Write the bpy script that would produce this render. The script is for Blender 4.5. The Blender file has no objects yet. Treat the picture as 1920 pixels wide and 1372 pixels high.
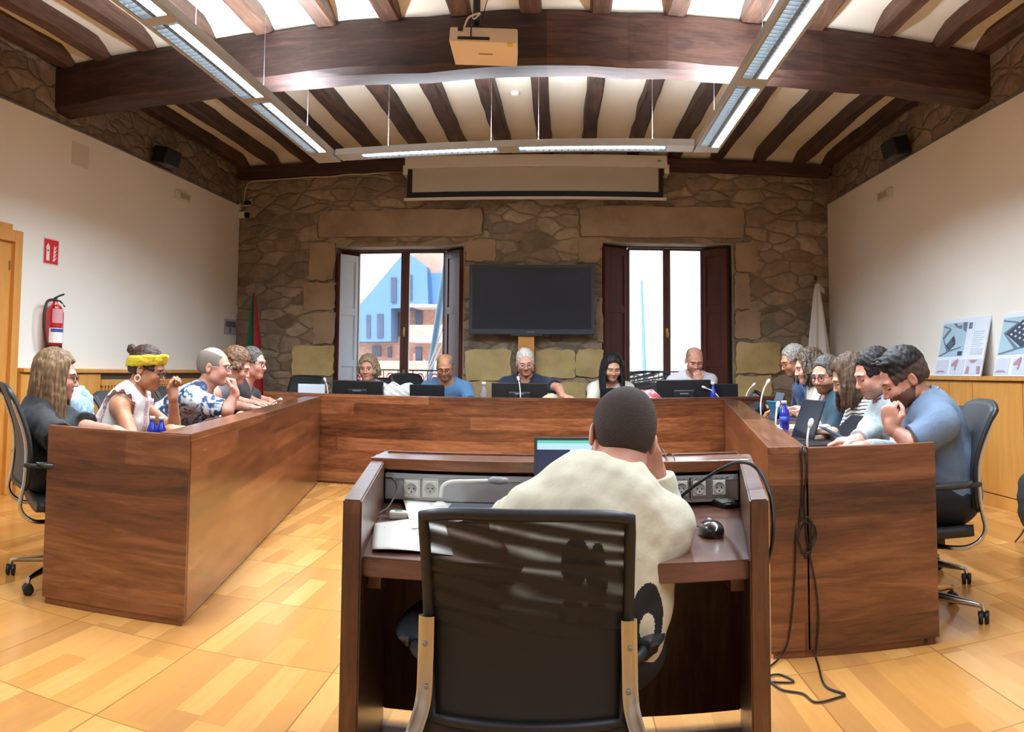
import bpy, bmesh, math, random
import numpy as np
from mathutils import Matrix, Vector, Quaternion
random.seed(7)
SC = bpy.context.scene
COL = SC.collection

# ------------------------------------------------------------------ camera (a phone panorama: cylindrical picture)
F_PX, K_PX, YAW, PIT, ROL, CAM_H = 1507., 98.4, -.0655, .0640, -.008, 1.20
def _rot(p, yaw, roll):
    cy, sy, cp, sp, cr, sr = math.cos(yaw), math.sin(yaw), math.cos(p), math.sin(p), math.cos(roll), math.sin(roll)
    A = np.array([[1,0,0],[0,0,1],[0,1,0]], float)
    Ry = np.array([[cy,0,-sy],[0,1,0],[sy,0,cy]]); Rx = np.array([[1,0,0],[0,cp,-sp],[0,sp,cp]]); Rz = np.array([[cr,-sr,0],[sr,cr,0],[0,0,1]])
    return Rz @ Rx @ Ry @ A
RC = _rot(PIT, YAW, ROL)
cd = bpy.data.cameras.new('camera'); cam = bpy.data.objects.new('camera', cd); COL.objects.link(cam)
cd.type = 'PANO'; cd.panorama_type = 'CENTRAL_CYLINDRICAL'; cd.central_cylindrical_radius = 1
cd.central_cylindrical_range_u_min = -960/F_PX; cd.central_cylindrical_range_u_max = 960/F_PX
cd.central_cylindrical_range_v_min = (686-1372-K_PX)/F_PX; cd.central_cylindrical_range_v_max = (686-K_PX)/F_PX
_m = Matrix([[RC[0][i], RC[1][i], -RC[2][i]] for i in range(3)]).to_4x4(); _m.translation = (0, 0, CAM_H)
cam.matrix_world = _m; SC.camera = cam

def ray(px, py):
    th = (px-960)/F_PX; v = (686-py-K_PX)/F_PX
    return np.array([math.sin(th), v, math.cos(th)]) @ RC
def at(px, py, X=None, Y=None, Z=None, r=None):
    """the real point seen at a pixel, on a given plane or at a given horizontal distance"""
    d = ray(px, py)
    if r is not None: t = r/math.hypot(d[0], d[1])
    elif X is not None: t = X/d[0]
    elif Y is not None: t = Y/d[1]
    else: t = (Z-CAM_H)/d[2]
    return Vector((t*d[0], t*d[1], CAM_H+t*d[2]))

# ------------------------------------------------------------------ world, exposure
W = bpy.data.worlds.new('sky'); SC.world = W; W.use_nodes = True
_nt = W.node_tree; _bg = _nt.nodes['Background']
_sky = _nt.nodes.new('ShaderNodeTexSky'); _sky.sky_type = 'HOSEK_WILKIE'; _sky.turbidity = 5.0; _sky.ground_albedo = .4
_sky.sun_direction = (-.3, -.7, .65)
_mixw = _nt.nodes.new('ShaderNodeMix'); _mixw.data_type = 'RGBA'; _mixw.inputs[0].default_value = .8
_nt.links.new(_sky.outputs[0], _mixw.inputs[6]); _mixw.inputs[7].default_value = (.80, .89, 1, 1)
_nt.links.new(_mixw.outputs[2], _bg.inputs[0]); _bg.inputs[1].default_value = 2.2
SC.view_settings.view_transform = 'Standard'; SC.view_settings.look = 'None'
SC.view_settings.exposure = 0.88; SC.view_settings.gamma = 1; SC.view_settings.use_curve_mapping = False
SC.cycles.max_bounces = 8; SC.cycles.diffuse_bounces = 4; SC.cycles.glossy_bounces = 3; SC.cycles.transparent_max_bounces = 16
SC.cycles.sample_clamp_indirect = 6.0; SC.cycles.caustics_reflective = False; SC.cycles.caustics_refractive = False

# ------------------------------------------------------------------ materials
MATS = {}
def srgb(h):
    h = h.lstrip('#'); c = [int(h[i:i+2], 16)/255 for i in (0, 2, 4)]
    return tuple((x/12.92 if x <= .04045 else ((x+.055)/1.055)**2.4) for x in c) + (1,)
def _set(b, k, v):
    if k in b.inputs: b.inputs[k].default_value = v
def mat(name, col, rough=.6, metal=0, noise=0, nscale=8, bump=0, bscale=40, emit=None, estr=0, spec=None, coat=0, alpha=None, trans=0, sheen=0, stretch=None, sss=0):
    """a Principled surface whose colour wanders a little with 3-D noise"""
    if name in MATS: return MATS[name]
    m = bpy.data.materials.new(name); m.use_nodes = True; nt = m.node_tree; b = nt.nodes['Principled BSDF']
    c = srgb(col) if isinstance(col, str) else col
    b.inputs['Base Color'].default_value = c; b.inputs['Roughness'].default_value = rough; b.inputs['Metallic'].default_value = metal
    if spec is not None: _set(b, 'Specular IOR Level', spec)
    _set(b, 'Coat Weight', coat); _set(b, 'Coat Roughness', .15); _set(b, 'Transmission Weight', trans)
    if sss: _set(b, 'Subsurface Weight', sss); _set(b, 'Subsurface Radius', (.012, .005, .003)); _set(b, 'Subsurface Scale', 1.0)
    if sheen: _set(b, 'Sheen Weight', sheen)
    if alpha is not None: b.inputs['Alpha'].default_value = alpha
    tc = nt.nodes.new('ShaderNodeTexCoord'); mp = nt.nodes.new('ShaderNodeMapping'); nt.links.new(tc.outputs['Object'], mp.inputs[0])
    if stretch: mp.inputs['Scale'].default_value = stretch
    if noise:
        n = nt.nodes.new('ShaderNodeTexNoise'); n.inputs['Scale'].default_value = nscale; n.inputs['Detail'].default_value = 4
        nt.links.new(mp.outputs[0], n.inputs['Vector'])
        mx = nt.nodes.new('ShaderNodeMix'); mx.data_type = 'RGBA'; nt.links.new(n.outputs[0], mx.inputs[0])
        lo = tuple(max(0, x*(1-noise)) for x in c[:3])+(1,); hi = tuple(min(1, x*(1+noise)) for x in c[:3])+(1,)
        mx.inputs[6].default_value = lo; mx.inputs[7].default_value = hi; nt.links.new(mx.outputs[2], b.inputs['Base Color'])
    if bump:
        n2 = nt.nodes.new('ShaderNodeTexNoise'); n2.inputs['Scale'].default_value = bscale; n2.inputs['Detail'].default_value = 3
        nt.links.new(mp.outputs[0], n2.inputs['Vector'])
        bp = nt.nodes.new('ShaderNodeBump'); bp.inputs['Strength'].default_value = bump; bp.inputs['Distance'].default_value = .01
        nt.links.new(n2.outputs[0], bp.inputs['Height']); nt.links.new(bp.outputs[0], b.inputs['Normal'])
    if emit: b.inputs['Emission Color'].default_value = srgb(emit) if isinstance(emit, str) else emit; b.inputs['Emission Strength'].default_value = estr
    MATS[name] = m; return m
def node(nt, t, **kw):
    n = nt.nodes.new(t)
    for k, v in kw.items():
        if k.startswith('i_'):
            key = k[2:]; key = int(key) if key.isdigit() else key.replace('_', ' ')
            n.inputs[key].default_value = v
        else: setattr(n, k, v)
    return n
def ramp(nt, stops, src, interp='LINEAR'):
    r = nt.nodes.new('ShaderNodeValToRGB'); e = r.color_ramp.elements; r.color_ramp.interpolation = interp
    while len(e) < len(stops): e.new(.5)
    for i, (p, c) in enumerate(stops): e[i].position = p; e[i].color = srgb(c) if isinstance(c, str) else c
    nt.links.new(src, r.inputs[0]); return r.outputs[0]
def newmat(name, rough=.5):
    m = bpy.data.materials.new(name); m.use_nodes = True; MATS[name] = m
    nt = m.node_tree; b = nt.nodes['Principled BSDF']; b.inputs['Roughness'].default_value = rough
    return m, nt, b
def addbump(nt, b, src, strength=.3, dist=.01):
    bp = nt.nodes.new('ShaderNodeBump'); bp.inputs['Strength'].default_value = strength; bp.inputs['Distance'].default_value = dist
    nt.links.new(src, bp.inputs['Height']); nt.links.new(bp.outputs[0], b.inputs['Normal'])

def wood(name, dark, mid, light, along=0, rough=.3, coat=.3, plank=.11, scale=1.0, figure=1.0):
    """veneer: boards of their own tone, grain stretched along one object axis"""
    m, nt, b = newmat(name, rough); _set(b, 'Coat Weight', coat); _set(b, 'Coat Roughness', .2)
    tc = node(nt, 'ShaderNodeTexCoord'); mp = node(nt, 'ShaderNodeMapping'); nt.links.new(tc.outputs['Object'], mp.inputs[0])
    st = [9*scale]*3; st[along] = 1.1*scale; mp.inputs['Scale'].default_value = st
    dn = node(nt, 'ShaderNodeTexNoise', i_Scale=.6, i_Detail=3.0); nt.links.new(mp.outputs[0], dn.inputs['Vector'])
    ad = node(nt, 'ShaderNodeVectorMath', operation='MULTIPLY_ADD'); nt.links.new(dn.outputs['Color'], ad.inputs[0]); ad.inputs[1].default_value = (1.6*figure,)*3; nt.links.new(mp.outputs[0], ad.inputs[2])
    g = node(nt, 'ShaderNodeTexNoise', i_Scale=2.2, i_Detail=7.0, i_Roughness=.68); nt.links.new(ad.outputs[0], g.inputs['Vector'])
    fine = node(nt, 'ShaderNodeTexNoise', i_Scale=9.0, i_Detail=3.0); nt.links.new(mp.outputs[0], fine.inputs['Vector'])
    # boards: cells across the grain
    sx = node(nt, 'ShaderNodeSeparateXYZ'); nt.links.new(tc.outputs['Object'], sx.inputs[0])
    ax = {0: 2, 1: 2, 2: 0}[along] if along != 3 else 2
    mm = node(nt, 'ShaderNodeMath', operation='DIVIDE', i_1=plank); nt.links.new(sx.outputs[ax], mm.inputs[0])
    fl = node(nt, 'ShaderNodeMath', operation='FLOOR'); nt.links.new(mm.outputs[0], fl.inputs[0])
    m2 = node(nt, 'ShaderNodeMath', operation='MULTIPLY_ADD', i_1=.55); nt.links.new(sx.outputs[along], m2.inputs[0])
    wn0 = node(nt, 'ShaderNodeTexWhiteNoise', noise_dimensions='1D'); nt.links.new(fl.outputs[0], wn0.inputs['W']); 
    m3 = node(nt, 'ShaderNodeMath', operation='MULTIPLY', i_1=7.0); nt.links.new(wn0.outputs[0], m3.inputs[0]); nt.links.new(m3.outputs[0], m2.inputs[2])
    f2 = node(nt, 'ShaderNodeMath', operation='FLOOR'); nt.links.new(m2.outputs[0], f2.inputs[0])
    cb = node(nt, 'ShaderNodeCombineXYZ'); nt.links.new(fl.outputs[0], cb.inputs[0]); nt.links.new(f2.outputs[0], cb.inputs[1])
    wn = node(nt, 'ShaderNodeTexWhiteNoise', noise_dimensions='3D'); nt.links.new(cb.outputs[0], wn.inputs['Vector'])
    a1 = node(nt, 'ShaderNodeMath', operation='MULTIPLY_ADD', i_1=.30, i_2=-.15); nt.links.new(wn.outputs[0], a1.inputs[0])
    a2 = node(nt, 'ShaderNodeMath', operation='ADD'); nt.links.new(g.outputs[0], a2.inputs[0]); nt.links.new(a1.outputs[0], a2.inputs[1])
    a3 = node(nt, 'ShaderNodeMath', operation='MULTIPLY_ADD', i_1=.25, i_2=-.125); nt.links.new(fine.outputs[0], a3.inputs[0])
    a4 = node(nt, 'ShaderNodeMath', operation='ADD'); nt.links.new(a2.outputs[0], a4.inputs[0]); nt.links.new(a3.outputs[0], a4.inputs[1])
    nt.links.new(ramp(nt, [(.22, dark), (.5, mid), (.78, light)], a4.outputs[0]), b.inputs['Base Color'])
    return m

# ------------------------------------------------------------------ mesh helpers
def link(o, parent=None):
    COL.objects.link(o)
    if parent is not None: o.parent = parent
    return o
def obj(name, bm, m, parent=None, smooth=False, loc=None, rotz=0, auto=None):
    me = bpy.data.meshes.new(name)
    if isinstance(bm, bmesh.types.BMesh):
        bm.normal_update(); bm.to_mesh(me); bm.free()
    else: me = bm
    for x in (m if isinstance(m, (list, tuple)) else [m]): me.materials.append(x)
    if smooth or auto:
        for p in me.polygons: p.use_smooth = True
    if auto:
        try: me.set_sharp_from_angle(angle=math.radians(auto))
        except Exception: pass
    o = bpy.data.objects.new(name, me)
    if loc is not None: o.location = loc
    if rotz: o.rotation_euler = (0, 0, rotz)
    return link(o, parent)
def tag(o, label, cat, group=None, kind=None):
    o['label'] = label; o['category'] = cat
    if group: o['group'] = group
    if kind: o['kind'] = kind
    return o
def thing(name, label, cat, loc=(0, 0, 0), rotz=0, group=None):
    o = bpy.data.objects.new(name, None); o.empty_display_size = .1; COL.objects.link(o); o.location = loc; o.rotation_euler = (0, 0, rotz)
    return tag(o, label, cat, group)
def struct(name, bm, m, **kw):
    o = obj(name, bm, m, **kw); o['kind'] = 'structure'; return o
def copy_tree(o, parent=None):
    c = o.copy(); COL.objects.link(c); c.parent = parent
    for ch in list(o.children): copy_tree(ch, c)
    return c
def BM(): return bmesh.new()
def box(bm, lo, hi, bev=0, mi=0, M=None):
    lo, hi = Vector(lo), Vector(hi); c = (lo+hi)/2; s = hi-lo
    r = bmesh.ops.create_cube(bm, size=1, matrix=Matrix.Translation(c) @ Matrix.Diagonal((abs(s.x), abs(s.y), abs(s.z), 1)))
    vs = r['verts']
    if bev:
        es = list({e for v in vs for e in v.link_edges})
        rr = bmesh.ops.bevel(bm, geom=es, offset=bev, segments=2, affect='EDGES', profile=.6)
        fs = rr['faces']; vs = list({v for f in fs for v in f.verts} | {v for v in vs if v.is_valid})
    allf = {f for v in vs for f in v.link_faces}
    for f in allf: f.material_index = mi
    if M is not None: bmesh.ops.transform(bm, matrix=M, verts=vs)
    return vs
def prism(bm, pts, z0, z1, mi=0, M=None, bev=0):
    """extrude a plan polygon (counter-clockwise xy) from z0 to z1"""
    b = [bm.verts.new((x, y, z0)) for x, y in pts]; t = [bm.verts.new((x, y, z1)) for x, y in pts]; n = len(pts)
    fs = [bm.faces.new(b[::-1]), bm.faces.new(t)] + [bm.faces.new((b[i], b[(i+1) % n], t[(i+1) % n], t[i])) for i in range(n)]
    for f in fs: f.material_index = mi
    vs = b+t
    if bev:
        rr = bmesh.ops.bevel(bm, geom=list({e for v in vs for e in v.link_edges}), offset=bev, segments=2, affect='EDGES')
        vs = list({v for f in rr['faces'] for v in f.verts} | {v for v in vs if v.is_valid})
        for v in vs:
            for f in v.link_faces: f.material_index = mi
    if M is not None: bmesh.ops.transform(bm, matrix=M, verts=vs)
    return vs
def spline(pts, n=8):
    pts = [Vector(p) for p in pts]
    if len(pts) < 3: return pts
    out = []
    P = [pts[0]*2-pts[1]] + pts + [pts[-1]*2-pts[-2]]
    for i in range(1, len(P)-2):
        a, b, c, d = P[i-1:i+3]
        for k in range(n):
            t = k/n
            out.append(.5*((2*b)+(c-a)*t+(2*a-5*b+4*c-d)*t*t+(3*b-a-3*c+d)*t**3))
    out.append(pts[-1]); return out
def tube(bm, pts, r, seg=8, mi=0, caps=True, flat=1.0, closed=False, up=None):
    """sweep a circle (or ellipse) along a polyline; r may be a list"""
    pts = [Vector(p) for p in pts]; n = len(pts); rr = r if isinstance(r, (list, tuple)) else [r]*n
    rings = []; nrm = Vector(up) if up is not None else None
    for i, p in enumerate(pts):
        t = (pts[min(i+1, n-1)]-pts[max(i-1, 0)])
        if closed: t = pts[(i+1) % n]-pts[i-1]
        if t.length < 1e-9: t = Vector((0, 0, 1))
        t.normalize()
        if nrm is None: nrm = t.orthogonal()
        nrm = (nrm - t*nrm.dot(t)); nrm = nrm.normalized() if nrm.length > 1e-6 else t.orthogonal().normalized()
        bn = t.cross(nrm)
        rings.append([bm.verts.new(p+nrm*math.cos(a)*rr[i]*flat+bn*math.sin(a)*rr[i]) for a in [2*math.pi*k/seg for k in range(seg)]])
    for i in range(n if closed else n-1):
        A, B = rings[i], rings[(i+1) % n]
        for k in range(seg):
            f = bm.faces.new((A[k], A[(k+1) % seg], B[(k+1) % seg], B[k])); f.material_index = mi; f.smooth = True
    if caps and not closed:
        f = bm.faces.new(rings[0][::-1]); f.material_index = mi; f = bm.faces.new(rings[-1]); f.material_index = mi
    return [v for rg in rings for v in rg]
def lathe(bm, prof, seg=16, mi=0, c=(0, 0, 0), M=None):
    """revolve (radius, height) pairs about z"""
    rings = []; c = Vector(c)
    for r, z in prof:
        rings.append([bm.verts.new(c+Vector((max(r, 1e-4)*math.cos(2*math.pi*k/seg), max(r, 1e-4)*math.sin(2*math.pi*k/seg), z))) for k in range(seg)])
    for A, B in zip(rings, rings[1:]):
        for k in range(seg):
            f = bm.faces.new((A[k], A[(k+1) % seg], B[(k+1) % seg], B[k])); f.material_index = mi; f.smooth = True
    f = bm.faces.new(rings[0][::-1]); f.material_index = mi; f = bm.faces.new(rings[-1]); f.material_index = mi
    vs = [v for rg in rings for v in rg]
    if M is not None: bmesh.ops.transform(bm, matrix=M, verts=vs)
    return vs
def cyl(bm, a, b, r, r2=None, seg=12, mi=0):
    return tube(bm, [a, b], [r, r if r2 is None else r2], seg, mi)
def sheet(bm, fn, nu, nv, mi=0, th=0):
    """grid surface fn(u,v)->point with optional thickness"""
    g = [[bm.verts.new(fn(i/nu, j/nv)) for j in range(nv+1)] for i in range(nu+1)]
    fs = []
    for i in range(nu):
        for j in range(nv):
            f = bm.faces.new((g[i][j], g[i+1][j], g[i+1][j+1], g[i][j+1])); f.smooth = True; f.material_index = mi; fs.append(f)
    if th:
        bm.normal_update(); bmesh.ops.solidify(bm, geom=fs, thickness=th)
    return g
def Mloc(loc, rz=0, rx=0, ry=0): return Matrix.Translation(Vector(loc)) @ Matrix.Rotation(rz, 4, 'Z') @ Matrix.Rotation(rx, 4, 'X') @ Matrix.Rotation(ry, 4, 'Y')
def text_mesh(s, size, m, parent, M, name='lettering', depth=.0006, align='LEFT', sx=1):
    cu = bpy.data.curves.new(name, 'FONT'); cu.body = s; cu.size = size; cu.extrude = depth; cu.align_x = align; cu.resolution_u = 2
    tmp = bpy.data.objects.new('tmp', cu); COL.objects.link(tmp)
    dg = bpy.context.evaluated_depsgraph_get(); me = bpy.data.meshes.new_from_object(tmp.evaluated_get(dg)); bpy.data.objects.remove(tmp); bpy.data.curves.remove(cu)
    me.name = name; me.transform(M @ Matrix.Diagonal((sx, 1, 1, 1)))
    me.materials.clear(); me.materials.append(m)
    o = bpy.data.objects.new(name, me); return link(o, parent)
# ================================================================== THE ROOM
XL, XR, YF, YB = -4.36, 3.45, 10.07, -2.6
ZC = 3.82           # underside of the rafters
Z_STONE = 3.33      # white lining stops here, stone above
# ---- materials
def stone_mat(name, cols, mortar, scale=(3.0, 3.0, 6.2), rnd=1.0, strength=.6):
    m, nt, b = newmat(name, .9)
    tc = node(nt, 'ShaderNodeTexCoord'); mp = node(nt, 'ShaderNodeMapping'); mp.inputs['Scale'].default_value = scale
    nt.links.new(tc.outputs['Object'], mp.inputs[0])
    wz = node(nt, 'ShaderNodeTexNoise', i_Scale=1.1, i_Detail=3.0); nt.links.new(mp.outputs[0], wz.inputs['Vector'])
    ad = node(nt, 'ShaderNodeVectorMath', operation='MULTIPLY_ADD'); nt.links.new(wz.outputs['Color'], ad.inputs[0]); ad.inputs[1].default_value = (.45, .45, .9); nt.links.new(mp.outputs[0], ad.inputs[2])
    ve = node(nt, 'ShaderNodeTexVoronoi', feature='DISTANCE_TO_EDGE', i_Scale=1.0, i_Randomness=rnd); nt.links.new(ad.outputs[0], ve.inputs['Vector'])
    vc = node(nt, 'ShaderNodeTexVoronoi', feature='F1', i_Scale=1.0, i_Randomness=rnd); nt.links.new(ad.outputs[0], vc.inputs['Vector'])
    n1 = node(nt, 'ShaderNodeTexNoise', i_Scale=7.0, i_Detail=8.0, i_Roughness=.65); nt.links.new(tc.outputs['Object'], n1.inputs['Vector'])
    n2 = node(nt, 'ShaderNodeTexNoise', i_Scale=.9, i_Detail=3.0); nt.links.new(tc.outputs['Object'], n2.inputs['Vector'])
    sp = node(nt, 'ShaderNodeSeparateColor'); nt.links.new(vc.outputs['Color'], sp.inputs[0])
    base = ramp(nt, [(i/(len(cols)-1)*.9+.05, c) for i, c in enumerate(cols)], sp.outputs[0])
    mul = node(nt, 'ShaderNodeMix', data_type='RGBA', blend_type='MULTIPLY', i_0=1.0); nt.links.new(base, mul.inputs[6]); nt.links.new(ramp(nt, [(.25, (.6, .58, .57, 1)), (.75, (1.25, 1.25, 1.23, 1))], n1.outputs[0]), mul.inputs[7])
    mu2 = node(nt, 'ShaderNodeMix', data_type='RGBA', blend_type='MULTIPLY', i_0=1.0); nt.links.new(mul.outputs[2], mu2.inputs[6]); nt.links.new(ramp(nt, [(.3, (.75, .72, .7, 1)), (.7, (1.15, 1.15, 1.15, 1))], n2.outputs[0]), mu2.inputs[7])
    # mortar width varies: smeared over the stones in places
    ed = node(nt, 'ShaderNodeMath', operation='MULTIPLY_ADD', i_1=-.10, i_2=.075); nt.links.new(n2.outputs[0], ed.inputs[0])
    su = node(nt, 'ShaderNodeMath', operation='SUBTRACT'); nt.links.new(ve.outputs[0], su.inputs[0]); nt.links.new(ed.outputs[0], su.inputs[1])
    mask = ramp(nt, [(.0, (0, 0, 0, 1)), (.05, (1, 1, 1, 1))], su.outputs[0])
    mm = node(nt, 'ShaderNodeMix', data_type='RGBA'); nt.links.new(mask, mm.inputs[0]); mm.inputs[6].default_value = srgb(mortar); nt.links.new(mu2.outputs[2], mm.inputs[7])
    nt.links.new(mm.outputs[2], b.inputs['Base Color'])
    h = ramp(nt, [(0, (0, 0, 0, 1)), (.10, (.6, .6, .6, 1)), (.4, (1, 1, 1, 1))], ve.outputs[0])
    hh = node(nt, 'ShaderNodeMath', operation='MULTIPLY_ADD', i_1=.5); nt.links.new(n1.outputs[0], hh.inputs[0]); nt.links.new(h, hh.inputs[2])
    addbump(nt, b, hh.outputs[0], strength, .05)
    return m
M_STONE = stone_mat('rubble_stone', ['7c6d5c', '9a8871', 'ab9a82', '8c7768', 'b0a08a', '857b70'], '84755f')
M_STONE_SIDE = stone_mat('rubble_stone_side', ['80705f', '94826f', '8c7765', 'a3937f'], '7c6b5b')
def ashlar_mat(name, a, b_, c):
    m, nt, b = newmat(name, .88); tc = node(nt, 'ShaderNodeTexCoord')
    n = node(nt, 'ShaderNodeTexNoise', i_Scale=2.0, i_Detail=6.0, i_Roughness=.6); nt.links.new(tc.outputs['Object'], n.inputs['Vector'])
    n2 = node(nt, 'ShaderNodeTexNoise', i_Scale=30.0, i_Detail=4.0); nt.links.new(tc.outputs['Object'], n2.inputs['Vector'])
    nt.links.new(ramp(nt, [(.3, a), (.5, b_), (.72, c)], n.outputs[0]), b.inputs['Base Color'])
    h = node(nt, 'ShaderNodeMath', operation='MULTIPLY_ADD', i_1=.25); nt.links.new(n2.outputs[0], h.inputs[0]); nt.links.new(n.outputs[0], h.inputs[2])
    addbump(nt, b, h.outputs[0], .6, .02); return m
M_ASH = ashlar_mat('ashlar_brown', '84705c', 'a0886e', 'b0967a')
M_ASHY = ashlar_mat('ashlar_yellow', 'a38d5e', 'bfa974', 'd0bc8c')
def white_mat():
    m, nt, b = newmat('white_paint', .75); tc = node(nt, 'ShaderNodeTexCoord')
    n = node(nt, 'ShaderNodeTexNoise', i_Scale=1.2, i_Detail=2.0); nt.links.new(tc.outputs['Object'], n.inputs['Vector'])
    nt.links.new(ramp(nt, [(.2, 'ece6da'), (.8, 'f3eee4')], n.outputs[0]), b.inputs['Base Color'])
    n2 = node(nt, 'ShaderNodeTexNoise', i_Scale=120.0); nt.links.new(tc.outputs['Object'], n2.inputs['Vector']); addbump(nt, b, n2.outputs[0], .08, .003)
    return m
M_WHITE = white_mat()
M_PLASTER = mat('ceiling_plaster', 'e9e2d3', .85, noise=.05, nscale=2.5, bump=.25, bscale=5)
M_TIMBER = wood('old_timber', '1f1512', '3c2620', '5c3c30', along=0, rough=.68, coat=.0, plank=5, figure=2.2, scale=.7)
M_TIMBERY = wood('old_timber_rafters', '251914', '4c3327', '6f4c38', along=1, rough=.62, coat=.0, plank=5, figure=2, scale=.7)
def floor_mat():
    m, nt, b = newmat('beech_parquet', .2); _set(b, 'Coat Weight', .25); _set(b, 'Coat Roughness', .12)
    tc = node(nt, 'ShaderNodeTexCoord'); s = node(nt, 'ShaderNodeSeparateXYZ'); nt.links.new(tc.outputs['Object'], s.inputs[0])
    def chain(src, off, period):
        a = node(nt, 'ShaderNodeMath', operation='SUBTRACT', i_1=off); nt.links.new(src, a.inputs[0])
        d = node(nt, 'ShaderNodeMath', operation='DIVIDE', i_1=period); nt.links.new(a.outputs[0], d.inputs[0])
        f = node(nt, 'ShaderNodeMath', operation='FLOOR'); nt.links.new(d.outputs[0], f.inputs[0])
        r = node(nt, 'ShaderNodeMath', operation='FRACT'); nt.links.new(d.outputs[0], r.inputs[0]); return f.outputs[0], r.outputs[0]
    ty, fy = chain(s.outputs[1], 3.07, .748); tx, fx = chain(s.outputs[0], -1.475, .594); sx, fs = chain(s.outputs[0], -1.475, .099)
    def line(fr, w):
        a = node(nt, 'ShaderNodeMath', operation='SUBTRACT', i_1=.5); nt.links.new(fr, a.inputs[0])
        c = node(nt, 'ShaderNodeMath', operation='ABSOLUTE'); nt.links.new(a.outputs[0], c.inputs[0])
        g = node(nt, 'ShaderNodeMath', operation='GREATER_THAN', i_1=.5-w); nt.links.new(c.outputs[0], g.inputs[0]); return g.outputs[0]
    ly, lx = line(fy, .004), line(fx, .005)
    # joints of single staves inside a tile
    cb = node(nt, 'ShaderNodeCombineXYZ'); nt.links.new(sx, cb.inputs[0]); nt.links.new(ty, cb.inputs[1]); nt.links.new(tx, cb.inputs[2])
    wn = node(nt, 'ShaderNodeTexWhiteNoise', noise_dimensions='3D'); nt.links.new(cb.outputs[0], wn.inputs['Vector'])
    # stave end: y position random
    gt = node(nt, 'ShaderNodeMath', operation='GREATER_THAN'); nt.links.new(fy, gt.inputs[0]); nt.links.new(wn.outputs[0], gt.inputs[1])
    cb2 = node(nt, 'ShaderNodeCombineXYZ'); nt.links.new(sx, cb2.inputs[0]); nt.links.new(gt.outputs[0], cb2.inputs[2])
    v2 = node(nt, 'ShaderNodeVectorMath', operation='ADD'); nt.links.new(cb.outputs[0], v2.inputs[0]); nt.links.new(cb2.outputs[0], v2.inputs[1])
    wn2 = node(nt, 'ShaderNodeTexWhiteNoise', noise_dimensions='3D'); nt.links.new(v2.outputs[0], wn2.inputs['Vector'])
    cb3 = node(nt, 'ShaderNodeCombineXYZ'); nt.links.new(tx, cb3.inputs[0]); nt.links.new(ty, cb3.inputs[1])
    wt = node(nt, 'ShaderNodeTexWhiteNoise', noise_dimensions='3D'); nt.links.new(cb3.outputs[0], wt.inputs['Vector'])
    mp = node(nt, 'ShaderNodeMapping'); mp.inputs['Scale'].default_value = (14, 1.2, 1); nt.links.new(tc.outputs['Object'], mp.inputs[0])
    g = node(nt, 'ShaderNodeTexNoise', i_Scale=2.5, i_Detail=5.0); nt.links.new(mp.outputs[0], g.inputs['Vector'])
    a = node(nt, 'ShaderNodeMath', operation='MULTIPLY', i_1=.55); nt.links.new(wn2.outputs[0], a.inputs[0])
    a1 = node(nt, 'ShaderNodeMath', operation='MULTIPLY_ADD', i_1=.2); nt.links.new(wt.outputs[0], a1.inputs[0]); nt.links.new(a.outputs[0], a1.inputs[2])
    a2 = node(nt, 'ShaderNodeMath', operation='MULTIPLY_ADD', i_1=.3); nt.links.new(g.outputs[0], a2.inputs[0]); nt.links.new(a1.outputs[0], a2.inputs[2])
    c = ramp(nt, [(.1, 'b07c48'), (.45, 'c88c48'), (.6, 'd19753'), (.95, 'dfaa66')], a2.outputs[0])
    mxl = node(nt, 'ShaderNodeMath', operation='MAXIMUM'); nt.links.new(ly, mxl.inputs[0]); nt.links.new(lx, mxl.inputs[1])
    k = node(nt, 'ShaderNodeMix', data_type='RGBA'); nt.links.new(mxl.outputs[0], k.inputs[0]); nt.links.new(c, k.inputs[6]); k.inputs[7].default_value = srgb('9a6a35')
    nt.links.new(k.outputs[2], b.inputs['Base Color']); return m
M_FLOOR = floor_mat()
M_BEECH = wood('beech_panel', 'bd7e35', 'cb8d42', 'd69b50', along=2, rough=.4, coat=.15, plank=3, figure=.8, scale=.6)
M_DESK = wood('desk_veneer', '3a1d10', '653920', '905a38', along=0, rough=.27, coat=.45, plank=.115, figure=1.0)
M_DESKDARK = wood('desk_veneer_dark', '2f1a12', '57331f', '7d5334', along=2, rough=.35, coat=.3, plank=.4, figure=.9)
M_DESKRED = wood('desk_surface', '43251e', '644033', '80574a', along=0, rough=.22, coat=.5, plank=.3, figure=.9)
M_WINWOOD = wood('window_timber', '2c120d', '471e16', '5d2a1e', along=2, rough=.4, coat=.3, plank=9, figure=.5)
M_BLACK = mat('black_plastic', '141416', .4, noise=.1)
M_CHROME = mat('brushed_aluminium', 'b5b4b2', .2, metal=1, noise=.06, nscale=30)
M_STEEL = mat('grey_painted_metal', '8d8f93', .45, metal=.6)
M_LAMPGREY = mat('lamp_housing', 'a9a8a6', .45, metal=.35, noise=.04)
M_WHITEPL = mat('white_plastic', 'd8d4cc', .45, noise=.03)

# ---- floor
bm = BM(); box(bm, (XL-.3, YB-.3, -.12), (XR+.3, YF+.35, 0)); struct('floor', bm, M_FLOOR)
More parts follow.
